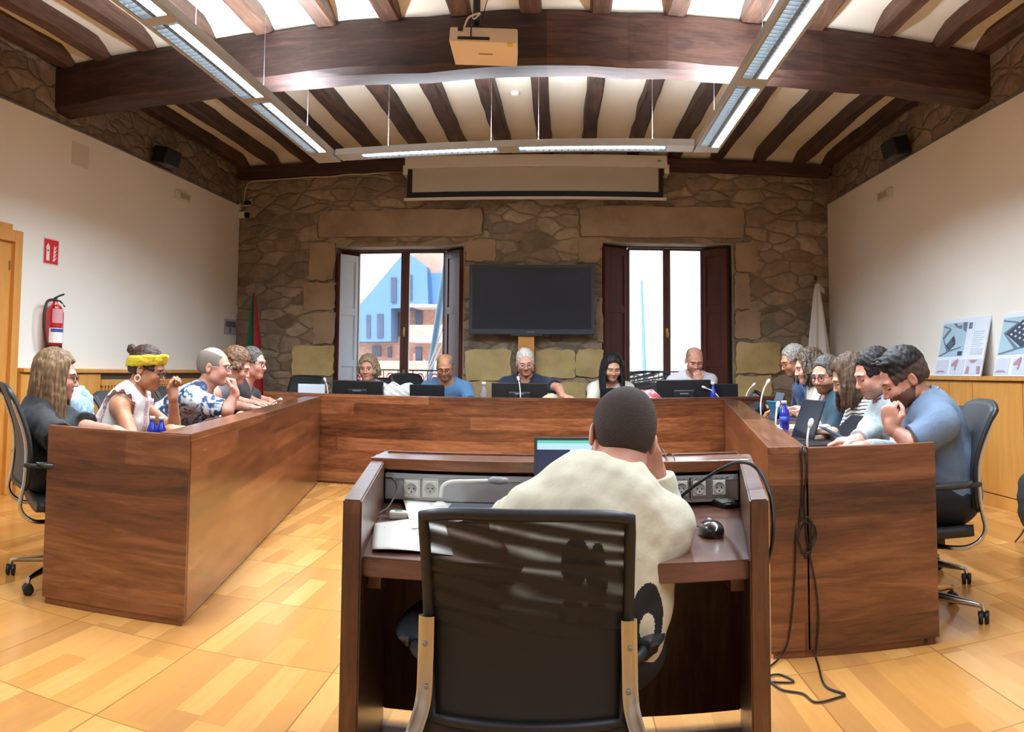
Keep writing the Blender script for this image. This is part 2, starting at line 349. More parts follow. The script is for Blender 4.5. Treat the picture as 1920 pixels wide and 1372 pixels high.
# ---- side walls: white lining below, rubble band above (set back a little)
def side_wall(name, x, s):
    bm = BM()
    box(bm, (min(x, x+s*.12), YB, 0), (max(x, x+s*.12), YF, Z_STONE), mi=0)
    box(bm, (min(x+s*.05, x+s*.4), YB, Z_STONE), (max(x+s*.05, x+s*.4), YF, 4.3), mi=1)
    return struct(name, bm, [M_WHITE, M_STONE_SIDE])
side_wall('wall_left', XL, -1); side_wall('wall_right', XR, 1)
bm = BM(); box(bm, (XL-.4, YB-.15, 0), (XR+.4, YB, 4.3)); struct('wall_back', bm, M_WHITE)
# shadow-gap trim on top of the white lining
bm = BM(); box(bm, (XL-.01, YB, Z_STONE-.012), (XL+.006, YF, Z_STONE+.004)); struct('trim_1', bm, M_STEEL)
bm = BM(); box(bm, (XR-.006, YB, Z_STONE-.012), (XR+.01, YF, Z_STONE+.004)); struct('trim_2', bm, M_STEEL)

# ---- far wall: stone with two deep window openings
WIN = [(-2.99, -1.27, 2.72), (.47, 2.15, 2.76)]    # x0, x1, head height
ZS = .62                                            # sill
DW = .55                                            # wall depth
def far_wall():
    bm = BM(); xs = [XL-.3, WIN[0][0], WIN[0][1], WIN[1][0], WIN[1][1], XR+.3]
    y0, y1 = YF, YF+DW
    for i in (0, 2, 4): box(bm, (xs[i], y0, 0), (xs[i+1], y1, 4.3))
    for i, w in ((1, WIN[0]), (3, WIN[1])):
        box(bm, (w[0], y0, w[2]), (w[1], y1, 4.3)); box(bm, (w[0], y0, 0), (w[1], y1, ZS))
    # dressed stones: lintels, jambs and big yellow blocks, each proud of the rubble
    rnd = random.Random(5)
    def block(x0, z0, x1, z1, mi, d=.022):
        n = 26; pts = []
        for k in range(n):
            t = k/n*4; e = int(t); f = t-e; c = [(x0+(x1-x0)*f, z0), (x1, z0+(z1-z0)*f), (x1-(x1-x0)*f, z1), (x0, z1-(z1-z0)*f)][e]
            j = .016 if .08 < f < .92 else .03
            pts.append((c[0]+rnd.uniform(-j, j)*.7, c[1]+rnd.uniform(-j, j)*.7))
        fr = [bm.verts.new((x, YF-d, z)) for x, z in pts]; bk = [bm.verts.new((x+(x-(x0+x1)/2)*.03, YF+.02, z+(z-(z0+z1)/2)*.03)) for x, z in pts]
        f = bm.faces.new(fr); f.material_index = mi
        if f.normal.y > 0: f.normal_flip()
        for k in range(n):
            g = bm.faces.new((fr[k], fr[(k+1) % n], bk[(k+1) % n], bk[k])); g.material_index = mi; g.smooth = True
    def pb(px0, py0, px1, py1, mi):
        a = at(px0, py1, Y=YF); b = at(px1, py0, Y=YF); block(a.x, a.z, b.x, b.z, mi)
    pb(598, 392, 905, 447, 1); pb(1088, 392, 1395, 443, 1)
    pb(580, 455, 629, 526, 1); pb(570, 530, 629, 582, 1); pb(588, 586, 629, 644, 1); pb(548, 648, 627, 702, 2)
    pb(875, 450, 930, 490, 1); pb(1085, 445, 1126, 492, 1); pb(873, 654, 958, 712, 2); pb(1080, 654, 1130, 706, 2); pb(872, 714, 960, 760, 2); pb(965, 716, 1128, 760, 2)
    pb(1004, 655, 1078, 708, 2)
    pb(1378, 455, 1420, 510, 1); pb(1378, 514, 1405, 580, 1); pb(1378, 584, 1425, 636, 1); pb(1380, 642, 1462, 700, 2); pb(1380, 704, 1446, 765, 2)
    pb(870, 498, 882, 560, 1); pb(1118, 560, 1130, 640, 1)
    return struct('wall_far', bm, [M_STONE, M_ASH, M_ASHY])
far_wall()
M_REVEAL = ashlar_mat('lime_render_reveal', '7c7264', '958a79', 'a49a8a')
# ---- wall plate and main beam, rafters
rnd = random.Random(3)
def timber(name, x0, x1, y0, y1, z0, z1, along, label, wob=.012, step=.25, m=None, chamf=.03):
    """a hewn beam: an octagonal section swept along with small irregularities"""
    bm = BM(); L = (x1-x0) if along == 'x' else (y1-y0); n = max(2, int(L/step)); rings = []
    w = (y1-y0) if along == 'x' else (x1-x0); h = z1-z0; c = chamf
    sec = [(-w/2+c, 0), (w/2-c, 0), (w/2, c), (w/2, h-c), (w/2-c, h), (-w/2+c, h), (-w/2, h-c), (-w/2, c)]
    ox = oz = 0
    for i in range(n+1):
        t = i/n; ox = ox*.7+rnd.uniform(-wob, wob)*.6; oz = oz*.7+rnd.uniform(-wob, wob)*.6; sc = 1+rnd.uniform(-wob, wob)*2.2
        rg = []
        for a, b in sec:
            jx = rnd.uniform(-wob, wob)*.35; jz = rnd.uniform(-wob, wob)*.35
            if along == 'x': rg.append(bm.verts.new((x0+L*t, (y0+y1)/2+a*sc+ox+jx, z0+b+oz+jz)))
            else: rg.append(bm.verts.new(((x0+x1)/2+a*sc+ox+jx, y0+L*t, z0+b+oz+jz)))
        rings.append(rg)
    for A, B in zip(rings, rings[1:]):
        for k in range(8):
            f = bm.faces.new((A[k], A[(k+1) % 8], B[(k+1) % 8], B[k]))
    bm.faces.new(rings[0][::-1]); bm.faces.new(rings[-1]); bmesh.ops.recalc_face_normals(bm, faces=bm.faces)
    o = obj(name, bm, m or M_TIMBERY, smooth=False)
    return o
bmn = timber('main_beam', XL-.05, XR+.06, 5.85, 6.16, 3.425, 3.86, 'x', '', wob=.02, step=.3, m=M_TIMBER, chamf=.045)
tag(bmn, 'massive dark hewn oak beam spanning the room under the rafters', 'beam')
wp = timber('wall_plate', XL, XR, YF-.10, YF+.02, 3.67, 3.83, 'x', '', wob=.006, m=M_TIMBER, chamf=.01)
tag(wp, 'dark timber wall plate running along the top of the far stone wall', 'beam')
# rafters of the two bays, positions read off the photo
FAR = [(-4.34,-4.2),(-3.9,-3.77),(-3.43,-3.29),(-2.95,-2.81),(-2.46,-2.30),(-1.88,-1.72),(-1.37,-1.21),(-.84,-.67),(-.32,-.16),(.21,.36),(.77,.92),(1.30,1.46),(1.85,2.0),(2.42,2.56),(2.96,3.1),(3.36,3.5)]
NEAR = [(-4.36,-4.22),(-3.97,-3.83),(-3.51,-3.37),(-2.95,-2.80),(-2.46,-2.31),(-1.94,-1.78),(-1.42,-1.26),(-.87,-.71),(-.34,-.18),(.18,.34),(.76,.92),(1.33,1.5),(1.82,2.0),(2.43,2.58),(2.97,3.12),(3.38,3.52)]
ordn = ['first','second','third','fourth','fifth','sixth','seventh','eighth','ninth','tenth','eleventh','twelfth','thirteenth','fourteenth','fifteenth','sixteenth']
for i, (a, b) in enumerate(FAR):
    o = timber('rafter', a, b, 6.05, YF, ZC, 3.99, 'y', '', wob=.014, step=.3, chamf=.02)
    tag(o, f'dark rafter beyond the main beam, {ordn[i]} counting from the left wall', 'rafter', 'rafters beyond the main beam')
for i, (a, b) in enumerate(NEAR):
    o = timber('rafter', a, b, YB, 5.98, ZC, 3.99, 'y', '', wob=.014, step=.3, chamf=.02)
    tag(o, f'dark rafter in front of the main beam, {ordn[i]} counting from the left wall', 'rafter', 'rafters in front of the main beam')
# ---- ceiling: plaster vaulted between rafters, dipping at the bay ends
def ceiling():
    bm = BM()
    for lst, y0, y1 in ((FAR, 6.08, YF+.02), (NEAR, YB, 5.93)):
        edges = [XL-.4] + [(a+b)/2 for a, b in lst] + [XR+.4]
        for x0, x1 in zip(edges, edges[1:]):
            def fn(u, v, x0=x0, x1=x1, y0=y0, y1=y1):
                y = y0+(y1-y0)*v; e = min(y-y0 if y0 > 0 else 9, y1-y); e = max(0, min(1, e/.32))
                z = 3.845+.10*math.sin(e*math.pi/2)+.035*math.sin(math.pi*u)*e
                return Vector((x0+(x1-x0)*u, y, z))
            n = 40 if y0 > 0 else 60
            sheet(bm, fn, 6, n)
    box(bm, (XL-.5, YB-.3, 4.12), (XR+.5, YF+.6, 4.3))
    bmesh.ops.recalc_face_normals(bm, faces=bm.faces)
    o = struct('ceiling', bm, M_PLASTER)
ceiling()

# ---- windows
M_GLASS, _nt2, _b2 = newmat('window_glass', .02)
_o = _nt2.nodes['Material Output']; _tr = node(_nt2, 'ShaderNodeBsdfTransparent'); _gl = node(_nt2, 'ShaderNodeBsdfGlossy', i_Roughness=.02)
_mx = node(_nt2, 'ShaderNodeMixShader', i_0=.05); _nt2.links.new(_tr.outputs[0], _mx.inputs[1]); _nt2.links.new(_gl.outputs[0], _mx.inputs[2]); _nt2.links.new(_mx.outputs[0], _o.inputs[0])
M_SHUTW = mat('pale_shutter_paint', 'c9cfd6', .5, noise=.05)
M_BRASS = mat('brass_handle', 'c9a55a', .3, metal=1)
YW = YF+.36      # plane of the casements
def window(n, w, gl):
    """gl: glass edges in pixels -> casement width; frame, two sashes, handle"""
    x0, x1, zh = w; root = bpy.data.objects.new(f'window_{n}', None); COL.objects.link(root); root['kind'] = 'structure'
    g0, g1, m0, m1 = [at(p, 560, Y=YW).x for p in gl]
    ztop = at(sum(gl[:2])/2, 476 if n == 1 else 471, Y=YW).z; t = .06
    bm = BM(); y0, y1 = YW-.04, YW+.05
    box(bm, (x0, y0, ZS), (g0-.035, y1, zh)); box(bm, (g1+.035, y0, ZS), (x1, y1, zh)); box(bm, (g0-.035, y0, ztop+.035), (g1+.035, y1, zh)); box(bm, (g0-.035, y0, ZS), (g1+.035, y1, ZS+.06))
    obj('frame', bm, M_WINWOOD, root)
    for a, b in ((g0-.03, (m0+m1)/2), ((m0+m1)/2, g1+.03)):
        bm = BM(); gi = (g0, m0) if a < g0 else (m1, g1)
        y0, y1 = YW-.07, YW-.01; zb = ZS+.06
        box(bm, (a, y0, zb), (gi[0], y1, ztop+.03), .006); box(bm, (gi[1], y0, zb), (b, y1, ztop+.03), .006)
        box(bm, (gi[0]-.005, y0, ztop), (gi[1]+.005, y1, ztop+.03), .006); box(bm, (gi[0]-.005, y0, zb), (gi[1]+.005, y1, zb+.30), .006)
        s = obj('sash', bm, M_WINWOOD, root)
        bm = BM(); box(bm, (gi[0], YW-.045, zb+.3), (gi[1], YW-.04, ztop)); obj('pane', bm, M_GLASS, s)
    mx = (m0+m1)/2
    for zc in (1.06, 1.62):
        bm = BM(); box(bm, (mx-.014, YW-.085, zc-.06), (mx+.014, YW-.07, zc+.06), .004); tube(bm, [(mx, YW-.08, zc+.02), (mx, YW-.12, zc+.02), (mx+.01, YW-.125, zc-.07)], .009, 8)
        obj('handle', bm, M_BRASS, root)
    # jamb linings of render
    bm = BM()
    box(bm, (x0-.004, YF+.002, ZS), (x0+.012, YW-.04, zh)); box(bm, (x1-.012, YF+.002, ZS), (x1+.004, YW-.04, zh)); box(bm, (x0, YF+.002, zh-.015), (x1, YW-.04, zh+.004)); box(bm, (x0, YF-.01, ZS-.04), (x1, YW-.04, ZS+.004))
    obj('reveal', bm, M_REVEAL, root)
    return root, g0, g1, ztop
w1 = window(1, WIN[0], (676, 832, 753, 769)); w2 = window(2, WIN[1], (1180, 1312, 1242, 1256))
def shutter(name, hinge, end, z0, z1, m, label, pale=None):
    """folding leaf: stiles and rails with recessed panels, between two plan points"""
    (xa, ya), (xb, yb) = hinge, end; L = math.hypot(xb-xa, yb-ya); M = Matrix.Translation((xa, ya, 0)) @ Matrix.Rotation(math.atan2(yb-ya, xb-xa), 4, 'Z')
    root = thing(name, label, 'shutter', (xa, ya, z0))
    bm = BM(); box(bm, (0, -.014, z0), (L, .014, z1), .003, M=M); s = .06; H = z1-z0; cuts = [z0, z0+H*.28, z0+H*.62, z1]
    bmesh.ops.transform(bm, matrix=Matrix.Translation((-xa, -ya, -z0)), verts=bm.verts)
    o = obj('panel', bm, m, root)
    bm = BM(); rails = [(z0, z0+.09)] + [(c-.045, c+.045) for c in cuts[1:3]] + [(z1-.09, z1)]
    for sg in (-1, 1):
        for a, b in ((0, s), (L-s, L)): box(bm, (a, min(sg*.014, sg*.026), z0), (b, max(sg*.014, sg*.026), z1), .002, M=M)
        for a, b in rails: box(bm, (s, min(sg*.014, sg*.024), a), (L-s, max(sg*.014, sg*.024), b), .002, M=M)
    bmesh.ops.transform(bm, matrix=Matrix.Translation((-xa, -ya, -z0)), verts=bm.verts)
    obj('rails', bm, m if pale is None else pale, root)
    bm = BM(); box(bm, (-.008, -.03, z0), (.004, .03, z1), M=M); box(bm, (L-.004, -.03, z0), (L+.008, .03, z1), M=M)
    bmesh.ops.transform(bm, matrix=Matrix.Translation((-xa, -ya, -z0)), verts=bm.verts)
    obj('edge_strip', bm, M_WINWOOD, root)
    return root
p = at(634, 560, Y=YF-.02); shutter('window_shutter', (at(670, 560, Y=YW-.08).x, YW-.09), (p.x, p.y), ZS+.02, 2.62, M_SHUTW, 'pale blue-grey panelled shutter folded open at the left of the left window', M_SHUTW)
p = at(864, 560, Y=YF-.01); shutter('window_shutter', (at(838, 560, Y=YW-.08).x, YW-.09), (p.x, p.y), ZS+.02, 2.66, M_WINWOOD, 'dark brown panelled shutter folded open at the right of the left window')
p = at(1132, 560, Y=YF-.01); shutter('window_shutter', (at(1174, 560, Y=YW-.08).x, YW-.09), (p.x, p.y), ZS+.02, 2.70, M_WINWOOD, 'dark brown panelled shutter folded open at the left of the right window')
p = at(1364, 560, Y=YF-.01); shutter('window_shutter', (at(1318, 560, Y=YW-.08).x, YW-.09), (p.x, p.y), ZS+.02, 2.70, M_WINWOOD, 'dark brown panelled shutter folded open at the right of the right window')

# ---- door on the left wall and wainscot cabinets
YD1 = at(30, 690, X=XL+.05).y
def door():
    root = bpy.data.objects.new('door_1', None); COL.objects.link(root); root['kind'] = 'structure'
    zt = at(28, 432, X=XL+.05).z; y1 = YD1; y0 = y1-1.25
    bm = BM(); box(bm, (XL-.02, y1-.10, 0), (XL+.07, y1, zt), .006); box(bm, (XL-.02, y0, 0), (XL+.07, y0+.1, zt), .006); box(bm, (XL-.02, y0+.1, zt-.10), (XL+.068, y1-.1, zt), .006)
    box(bm, (XL-.02, y0, zt), (XL+.05, y1-.12, zt+.05), .006)
    obj('door_frame', bm, M_BEECH, root)
    bm = BM(); box(bm, (XL+.002, y0+.1, 0), (XL+.03, y1-.10, zt-.1)); o = obj('door_leaf', bm, M_BEECH, root)
    bm = BM(); box(bm, (XL+.03, y1-.135, zt-.34), (XL+.038, y1-.120, zt-.26)); obj('hinge', bm, M_CHROME, root)
door()
def cabinet_run(side):
    s = 1 if side == 'left' else -1; xw = XL if side == 'left' else XR
    D = .10; zt = 1.065
    y0 = YD1+.01 if side == 'left' else 3.2
    spans = []
    y = y0; k = 0
    if side == 'left':
        cuts = [y0, at(188, 740, X=XL+D).y, at(385, 740, X=XL+D).y+.35, YF-.02]
    else:
        cuts = [y0]; 
        for px in (1918, 1824, 1780): cuts.append(at(px, 740, X=XR-D).y)
        cuts = sorted(set([round(c, 3) for c in cuts])); cuts = [c for c in cuts if c >= y0]; cuts += [cuts[-1]+.9, cuts[-1]+1.8, YF-.02]
    X = lambda d: xw+s*d
    def bx(bm, d0, ya, z0, d1, yb, z1, bev=0): box(bm, (min(X(d0), X(d1)), ya, z0), (max(X(d0), X(d1)), yb, z1), bev)
    bm = BM(); bx(bm, 0, y0, zt-.035, D+.03, YF-.03, zt, .005)
    tag(obj('cabinet_top', bm, M_BEECH), f'long beech top board capping the low cabinets along the {side} wall', 'worktop')
    for i, (a, b) in enumerate(zip(cuts, cuts[1:])):
        grille = side == 'left' and i == 1
        where = ['nearest the camera', 'second from the camera', 'third from the camera', 'fourth from the camera', 'fifth from the camera', 'sixth from the camera'][i]
        root = thing('wall_cabinet', f'low beech {"radiator cover with slatted grille" if grille else "cabinet"} on the {side} wall, {where}', 'cabinet', (X(0), a, 0), 0, f'low beech cabinets along the {side} wall')
        bm = BM(); bx(bm, 0, a, .08, D-.02, b, zt-.035); bmesh.ops.transform(bm, matrix=Matrix.Translation((-X(0), -a, 0)), verts=bm.verts); obj('carcass', bm, M_BEECH, root)
        bm = BM(); bx(bm, 0, a, 0, D, b, .10, .004); bmesh.ops.transform(bm, matrix=Matrix.Translation((-X(0), -a, 0)), verts=bm.verts); obj('plinth', bm, M_BEECH, root)
        if grille:
            bm = BM(); yy = a+.03
            while yy < b-.03: bx(bm, D-.02, yy, .14, D+.012, yy+.028, zt-.16, .003); yy += .058
            bmesh.ops.transform(bm, matrix=Matrix.Translation((-X(0), -a, 0)), verts=bm.verts); obj('slatted_grille', bm, M_BEECH, root)
            bm = BM(); bx(bm, D-.02, a, zt-.16, D+.015, b, zt-.10, .003); bmesh.ops.transform(bm, matrix=Matrix.Translation((-X(0), -a, 0)), verts=bm.verts); obj('rail', bm, M_BEECH, root)
            bm = BM(); bx(bm, D-.02, a+.02, zt-.10, D-.008, b-.02, zt-.045); bmesh.ops.transform(bm, matrix=Matrix.Translation((-X(0), -a, 0)), verts=bm.verts); obj('air_vent', bm, mat('vent_mesh', '4a3a2a', .7), root)
        else:
            nd = 1
            for q in range(nd):
                bm = BM(); bx(bm, D-.018, a+.006, .11, D+.002, b-.006, zt-.05, .003); bmesh.ops.transform(bm, matrix=Matrix.Translation((-X(0), -a, 0)), verts=bm.verts); obj('door', bm, M_BEECH, root)
cabinet_run('left'); cabinet_run('right')
bm = BM(); box(bm, (XL, YD1+.01, 1.075), (XL+.004, YD1+.02, 1.3)); bm.free()
# ================================================================== OUTSIDE THE WINDOWS
M_OUTG = mat('street_paving', 'b9b2a8', .9, noise=.1)
bm = BM(); box(bm, (-40, YF+DW+1.2, -3.6), (40, 60, -3.5)); struct('street_ground', bm, M_OUTG)
def wall_with(name, M, m, parent): pass
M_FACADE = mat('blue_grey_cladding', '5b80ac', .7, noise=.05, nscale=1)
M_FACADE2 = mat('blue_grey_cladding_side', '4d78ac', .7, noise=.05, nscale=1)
def brick_mat():
    m, nt, b = newmat('pink_brick', .9); tc = node(nt, 'ShaderNodeTexCoord'); s = node(nt, 'ShaderNodeSeparateXYZ'); nt.links.new(tc.outputs['Object'], s.inputs[0]); cb = node(nt, 'ShaderNodeCombineXYZ'); nt.links.new(s.outputs[0], cb.inputs[0]); nt.links.new(s.outputs[2], cb.inputs[1])
    br = node(nt, 'ShaderNodeTexBrick', i_Scale=4.5); br.inputs['Color1'].default_value = srgb('c08a7a'); br.inputs['Color2'].default_value = srgb('cfa092'); br.inputs['Mortar'].default_value = srgb('c9b5a8')
    nt.links.new(cb.outputs[0], br.inputs['Vector']); nt.links.new(br.outputs[0], b.inputs['Base Color']); return m
M_BRICK = brick_mat(); M_SLAB = mat('white_render', 'e6e2da', .8); M_DARKWIN = mat('far_window_dark', '3f4c66', .25); M_TILE = mat('terracotta_roof', 'b59484', .85, noise=.25, nscale=3, bump=.5, bscale=6)
def facade_building():
    Y0 = 26.; root = thing('apartment_building', 'blue-grey gabled apartment building with brick terraces seen through the left window', 'building', (at(760, 560, Y=Y0).x, Y0, -3.5))
    T = Matrix.Translation(-Vector(root.location))
    A = lambda px, py, y=Y0: at(px, py, Y=y)
    def poly(name, pts, y, th, m):
        P = [A(px, py, y) for px, py in pts]; bm = BM(); f = [bm.verts.new((p.x, y, p.z)) for p in P]; b = [bm.verts.new((p.x, y+th, p.z)) for p in P]; n = len(P)
        bm.faces.new(f); bm.faces.new(b[::-1])
        for i in range(n): bm.faces.new((f[i], b[i], b[(i+1) % n], f[(i+1) % n]))
        bmesh.ops.recalc_face_normals(bm, faces=bm.faces); bmesh.ops.transform(bm, matrix=T, verts=bm.verts); return obj(name, bm, m, root)
    poly('brick_wall', [(640, 560), (900, 560), (900, 800), (640, 800)], Y0+1.2, 3, M_BRICK)
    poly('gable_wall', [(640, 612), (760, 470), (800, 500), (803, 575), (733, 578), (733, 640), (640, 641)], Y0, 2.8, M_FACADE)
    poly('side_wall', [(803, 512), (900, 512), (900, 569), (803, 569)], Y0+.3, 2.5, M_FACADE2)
    poly('roof', [(765, 484), (800, 470), (900, 470), (900, 512), (803, 513)], Y0+.6, 2.8, M_TILE)
    for i, (a, b_, c, d) in enumerate([(733, 520, 743, 567), (687, 590, 694, 633), (707, 588, 718, 633), (768, 515, 772, 563)]):
        w = poly('window', [(a, b_), (c, b_), (c, d), (a, d)], Y0-.05, .04, M_DARKWIN)
    for a, b_, c, d in [(779, 583, 791, 610), (698, 648, 713, 668), (779, 650, 790, 677), (745, 585, 752, 630), (727, 650, 733, 670)]:
        poly('window', [(a, b_), (c, b_), (c, d), (a, d)], Y0+1.1, .1, M_DARKWIN)
    poly('terrace_slab', [(768, 633), (900, 633), (900, 641), (768, 641)], Y0-.6, 1.8, M_SLAB)
    poly('terrace_wall', [(768, 609), (900, 609), (900, 633), (768, 633)], Y0-.5, .2, M_BRICK)
    poly('terrace_slab', [(768, 570), (900, 570), (900, 575), (768, 575)], Y0-.3, 1.5, M_SLAB)
    poly('parapet', [(640, 676), (900, 676), (900, 760), (640, 760)], Y0-.4, .3, M_BRICK)
facade_building()
M_WHITEB = mat('sunlit_white_render', 'fbfaf6', .9, noise=.05, nscale=2, bump=.2, bscale=4)
def white_building():
    Y0 = 19.; a = at(1110, 400, Y=Y0); b = at(1420, 820, Y=Y0)
    root = thing('white_building', 'bright white rendered house front close behind the right window', 'building', (a.x, Y0, -3.5))
    T = Matrix.Translation(-Vector(root.location))
    bm = BM(); box(bm, (a.x, Y0, -3.5), (b.x, Y0+4, a.z)); bmesh.ops.transform(bm, matrix=T, verts=bm.verts); obj('wall', bm, M_WHITEB, root)
    for px, py in ((1222, 537), (1178, 640), (1196, 535), (1281, 519)):
        p = at(px, py, Y=Y0); bm = BM(); box(bm, (p.x-.09, Y0-.03, p.z-.07), (p.x+.09, Y0+.02, p.z+.07), .01); bmesh.ops.transform(bm, matrix=T, verts=bm.verts); obj('putlog_stone', bm, mat('pale_stone', 'cfc4b8', .9), root)
white_building()
# banner pole outside the right window, tilted mast and ropes outside the left window
a = at(1203, 525, Y=14.); b = at(1213, 700, Y=14.); b.z = -3.5
bm = BM(); cyl(bm, (b.x+.1, 14, -3.5), (a.x, 14, a.z), .085, .02, 10); tag(obj('street_pole', bm, mat('blue_grey_pole', '5f8fae', .5), smooth=True), 'tapered blue-grey pole standing outside the right window', 'pole')
a = at(833, 520, Y=12.); b = at(806, 700, Y=12.)
bm = BM(); d = (a-b); p0 = b-d*((b.z+3.5)/d.z); p1 = a+d*1.0; cyl(bm, p0, p1, .05, seg=8); tag(obj('flag_mast', bm, mat('blue_grey_pole', '5f8fae', .5), smooth=True), 'slanting grey mast outside the left window', 'mast')
bm = BM()
for i, (x0, y0, x1, y1) in enumerate(((836, 600, 800, 700), (836, 628, 797, 712))):
    bm = BM(); p0 = at(x0, y0, Y=11.9); p1 = at(x1, y1, Y=11.9); dd = p1-p0; tube(bm, [p0-dd*1.2, p1+dd*((-3.5-p1.z)/dd.z)], .014, 6)
    tag(obj('stay_rope', bm, M_SLAB), ['upper', 'lower'][i]+' thin white stay rope beside the slanting mast outside the left window', 'rope')
# balcony with wrought scroll railing in front of both windows
M_IRON = mat('painted_iron_red', 'c43a4c', .5); M_IRONB = mat('painted_iron_dark', '33343c', .5)
def railing(x0, x1, label, hand):
    y = YF+DW+.55; zt = hand; zb = ZS
    root = thing('balcony_railing', label, 'railing', (x0, y, zb))
    T = Matrix.Translation((-x0, -y, -zb))
    bm = BM(); box(bm, (x0, y-.015, zt), (x1, y+.015, zt+.02)); box(bm, (x0, y-.01, zb+.08), (x1, y+.01, zb+.1)); bmesh.ops.transform(bm, matrix=T, verts=bm.verts); obj('rails', bm, M_IRONB, root)
    bm = BM(); n = int((x1-x0)/.2)
    for i in range(n):
        cx = x0+(i+.5)*(x1-x0)/n; cz = zt-.11
        for s in (-1, 1):
            pts = [(cx+s*.08*math.exp(-.16*t)*math.cos(t+1), y, cz+.08*math.exp(-.16*t)*math.sin(t+1)) for t in [k*.5 for k in range(20)]]
            tube(bm, pts, .007, 5)
        tube(bm, [(cx-.1, y, zt), (cx-.1, y, zb+.08)], .008, 5)
        pts = [(cx+.09*math.cos(t), y, (zb+zt)/2-.1+.14*math.sin(t)) for t in [k*math.pi/6 for k in range(13)]]; tube(bm, pts, .007, 5)
    bmesh.ops.transform(bm, matrix=T, verts=bm.verts); obj('scrollwork', bm, M_IRON, root)
    bm = BM(); box(bm, (x0, YF+DW, zb-.12), (x1, y+.05, zb-.02)); bmesh.ops.transform(bm, matrix=T, verts=bm.verts); obj('balcony_floor', bm, M_SLAB, root)
zr = at(700, 694, Y=YF+DW+.55).z
railing(WIN[0][0]-.2, WIN[0][1]+.2, 'red wrought iron scroll railing outside the left window', zr)
railing(WIN[1][0]-.2, WIN[1][1]+.2, 'red wrought iron scroll railing outside the right window', zr)
# sunlight on the street side
sun = bpy.data.lights.new('sun', 'SUN'); sun.energy = 2.2; sun.angle = .02; so = bpy.data.objects.new('sun', sun); COL.objects.link(so)
so.rotation_euler = (math.radians(42), 0, math.radians(-24))
# ================================================================== LUMINAIRES: aluminium channels with louvred fluorescent trays
M_TUBE = mat('fluorescent_tube', 'ffffff', .5, emit=(.86, .95, 1, 1), estr=5)
M_LOUVRE = mat('louvre_blades', '8e9ba6', .45, metal=.0)
ZL = 3.0
def arealight(name, loc, sx, sy, power, down=True, col=(1, .97, .93), spread=160):
    l = bpy.data.lights.new(name, 'AREA'); l.shape = 'RECTANGLE'; l.size = sx; l.size_y = sy; l.energy = power; l.color = col; l.spread = math.radians(spread)
    o = bpy.data.objects.new(name, l); COL.objects.link(o); o.location = loc
    if not down: o.rotation_euler = (math.pi, 0, 0)
    return o
def luminaire(label, a, b, segs, wires, P=1.0, w=.21, h=.055):
    """channel from plan point a to b; segs = list of (t0,t1) metre spans with louvres; wires = distances of hangers"""
    a, b = Vector(a), Vector(b); L = (b-a).length; ang = math.atan2(b.y-a.y, b.x-a.x)
    root = thing('linear_lamp', label, 'lamp', (a.x, a.y, ZL), ang, 'suspended aluminium channel lamps')
    bm = BM(); hw = w/2
    box(bm, (0, -hw, 0), (L, -hw+.022, h), .003); box(bm, (0, hw-.022, 0), (L, hw, h), .003)
    cur = 0
    for t0, t1 in segs + [(L, L)]:
        if t0 > cur: box(bm, (cur, -hw+.02, .001), (t0, hw-.02, h-.004))
        cur = t1
    obj('channel', bm, M_LAMPGREY, root)
    for t0, t1 in segs:
        bm = BM(); box(bm, (t0, -hw+.024, h-.008), (t1, hw-.024, h-.004)); obj('reflector', bm, mat('reflector', 'e8ecee', .25, metal=.2), root)
        bm = BM(); n = int((t1-t0)/.05)
        for i in range(n+1):
            x = t0+(t1-t0)*i/n; box(bm, (x-.002, -hw+.024, .002), (x+.002, hw-.024, .030))
        for yy in (-hw+.026, -.012, .012, hw-.026): box(bm, (t0, yy-.0015, .002), (t1, yy+.0015, .030))
        obj('louvre', bm, M_LOUVRE, root)
        bm = BM()
        for yy in (-.045, .045): tube(bm, [(t0+.03, yy, .040), (t1-.03, yy, .040)], .009, 8)
        obj('tube', bm, M_TUBE, root)
        yo = -.05 if L > 4 else -.045; c = Matrix.Rotation(ang, 4, 'Z') @ Vector(((t0+t1)/2, 0, 0)) + a; cd_ = Matrix.Rotation(ang, 4, 'Z') @ Vector(((t0+t1)/2, yo, 0)) + a
        d = arealight('lamp_light', (cd_.x, cd_.y, ZL-.004), (t1-t0)*.97, .055, 25*P*(t1-t0)*(.40 if a.y+t0 < 2 and L > 4 else 1), True, (.76, .88, 1.0), 160); d.rotation_euler = (0, 0, ang); d.parent = root; d.matrix_parent_inverse = root.matrix_basis.inverted(); d.visible_camera = True
        u = arealight('lamp_light', (c.x, c.y, ZL+h+.01), (t1-t0)*.95, w*.6, 23*P*(t1-t0)*(1.1 if L < 4 else .15 if a.y+t0 < 2.3 else .32 if a.y+t0 < 3.6 else 1.0), False, (.78, .89, 1.0), 150); u.rotation_euler = (math.pi, 0, ang); u.parent = root; u.matrix_parent_inverse = root.matrix_basis.inverted()
    for t in wires:
        bm = BM(); cyl(bm, (t, 0, h), (t, 0, h+.05), .008, .004, 8); cyl(bm, (t, 0, h+.05), (t, 0, ZC-ZL+.02), .0016, seg=5); cyl(bm, (t, 0, ZC-ZL-.01), (t, 0, ZC-ZL+.03), .012, seg=8)
        obj('hanger', bm, M_STEEL, root)
    return root
XLl, XLr = -2.07, 1.165
luminaire('long louvred channel lamp hanging on wires along the left of the room', (XLl, -1.0, 0), (XLl-.03, 6.86, 0), [(.1, 2.0), (2.12, 3.30), (3.42, 4.62), (4.72, 6.02), (6.12, 7.5)], (1.0, 3.6, 5.1, 6.2, 7.2))
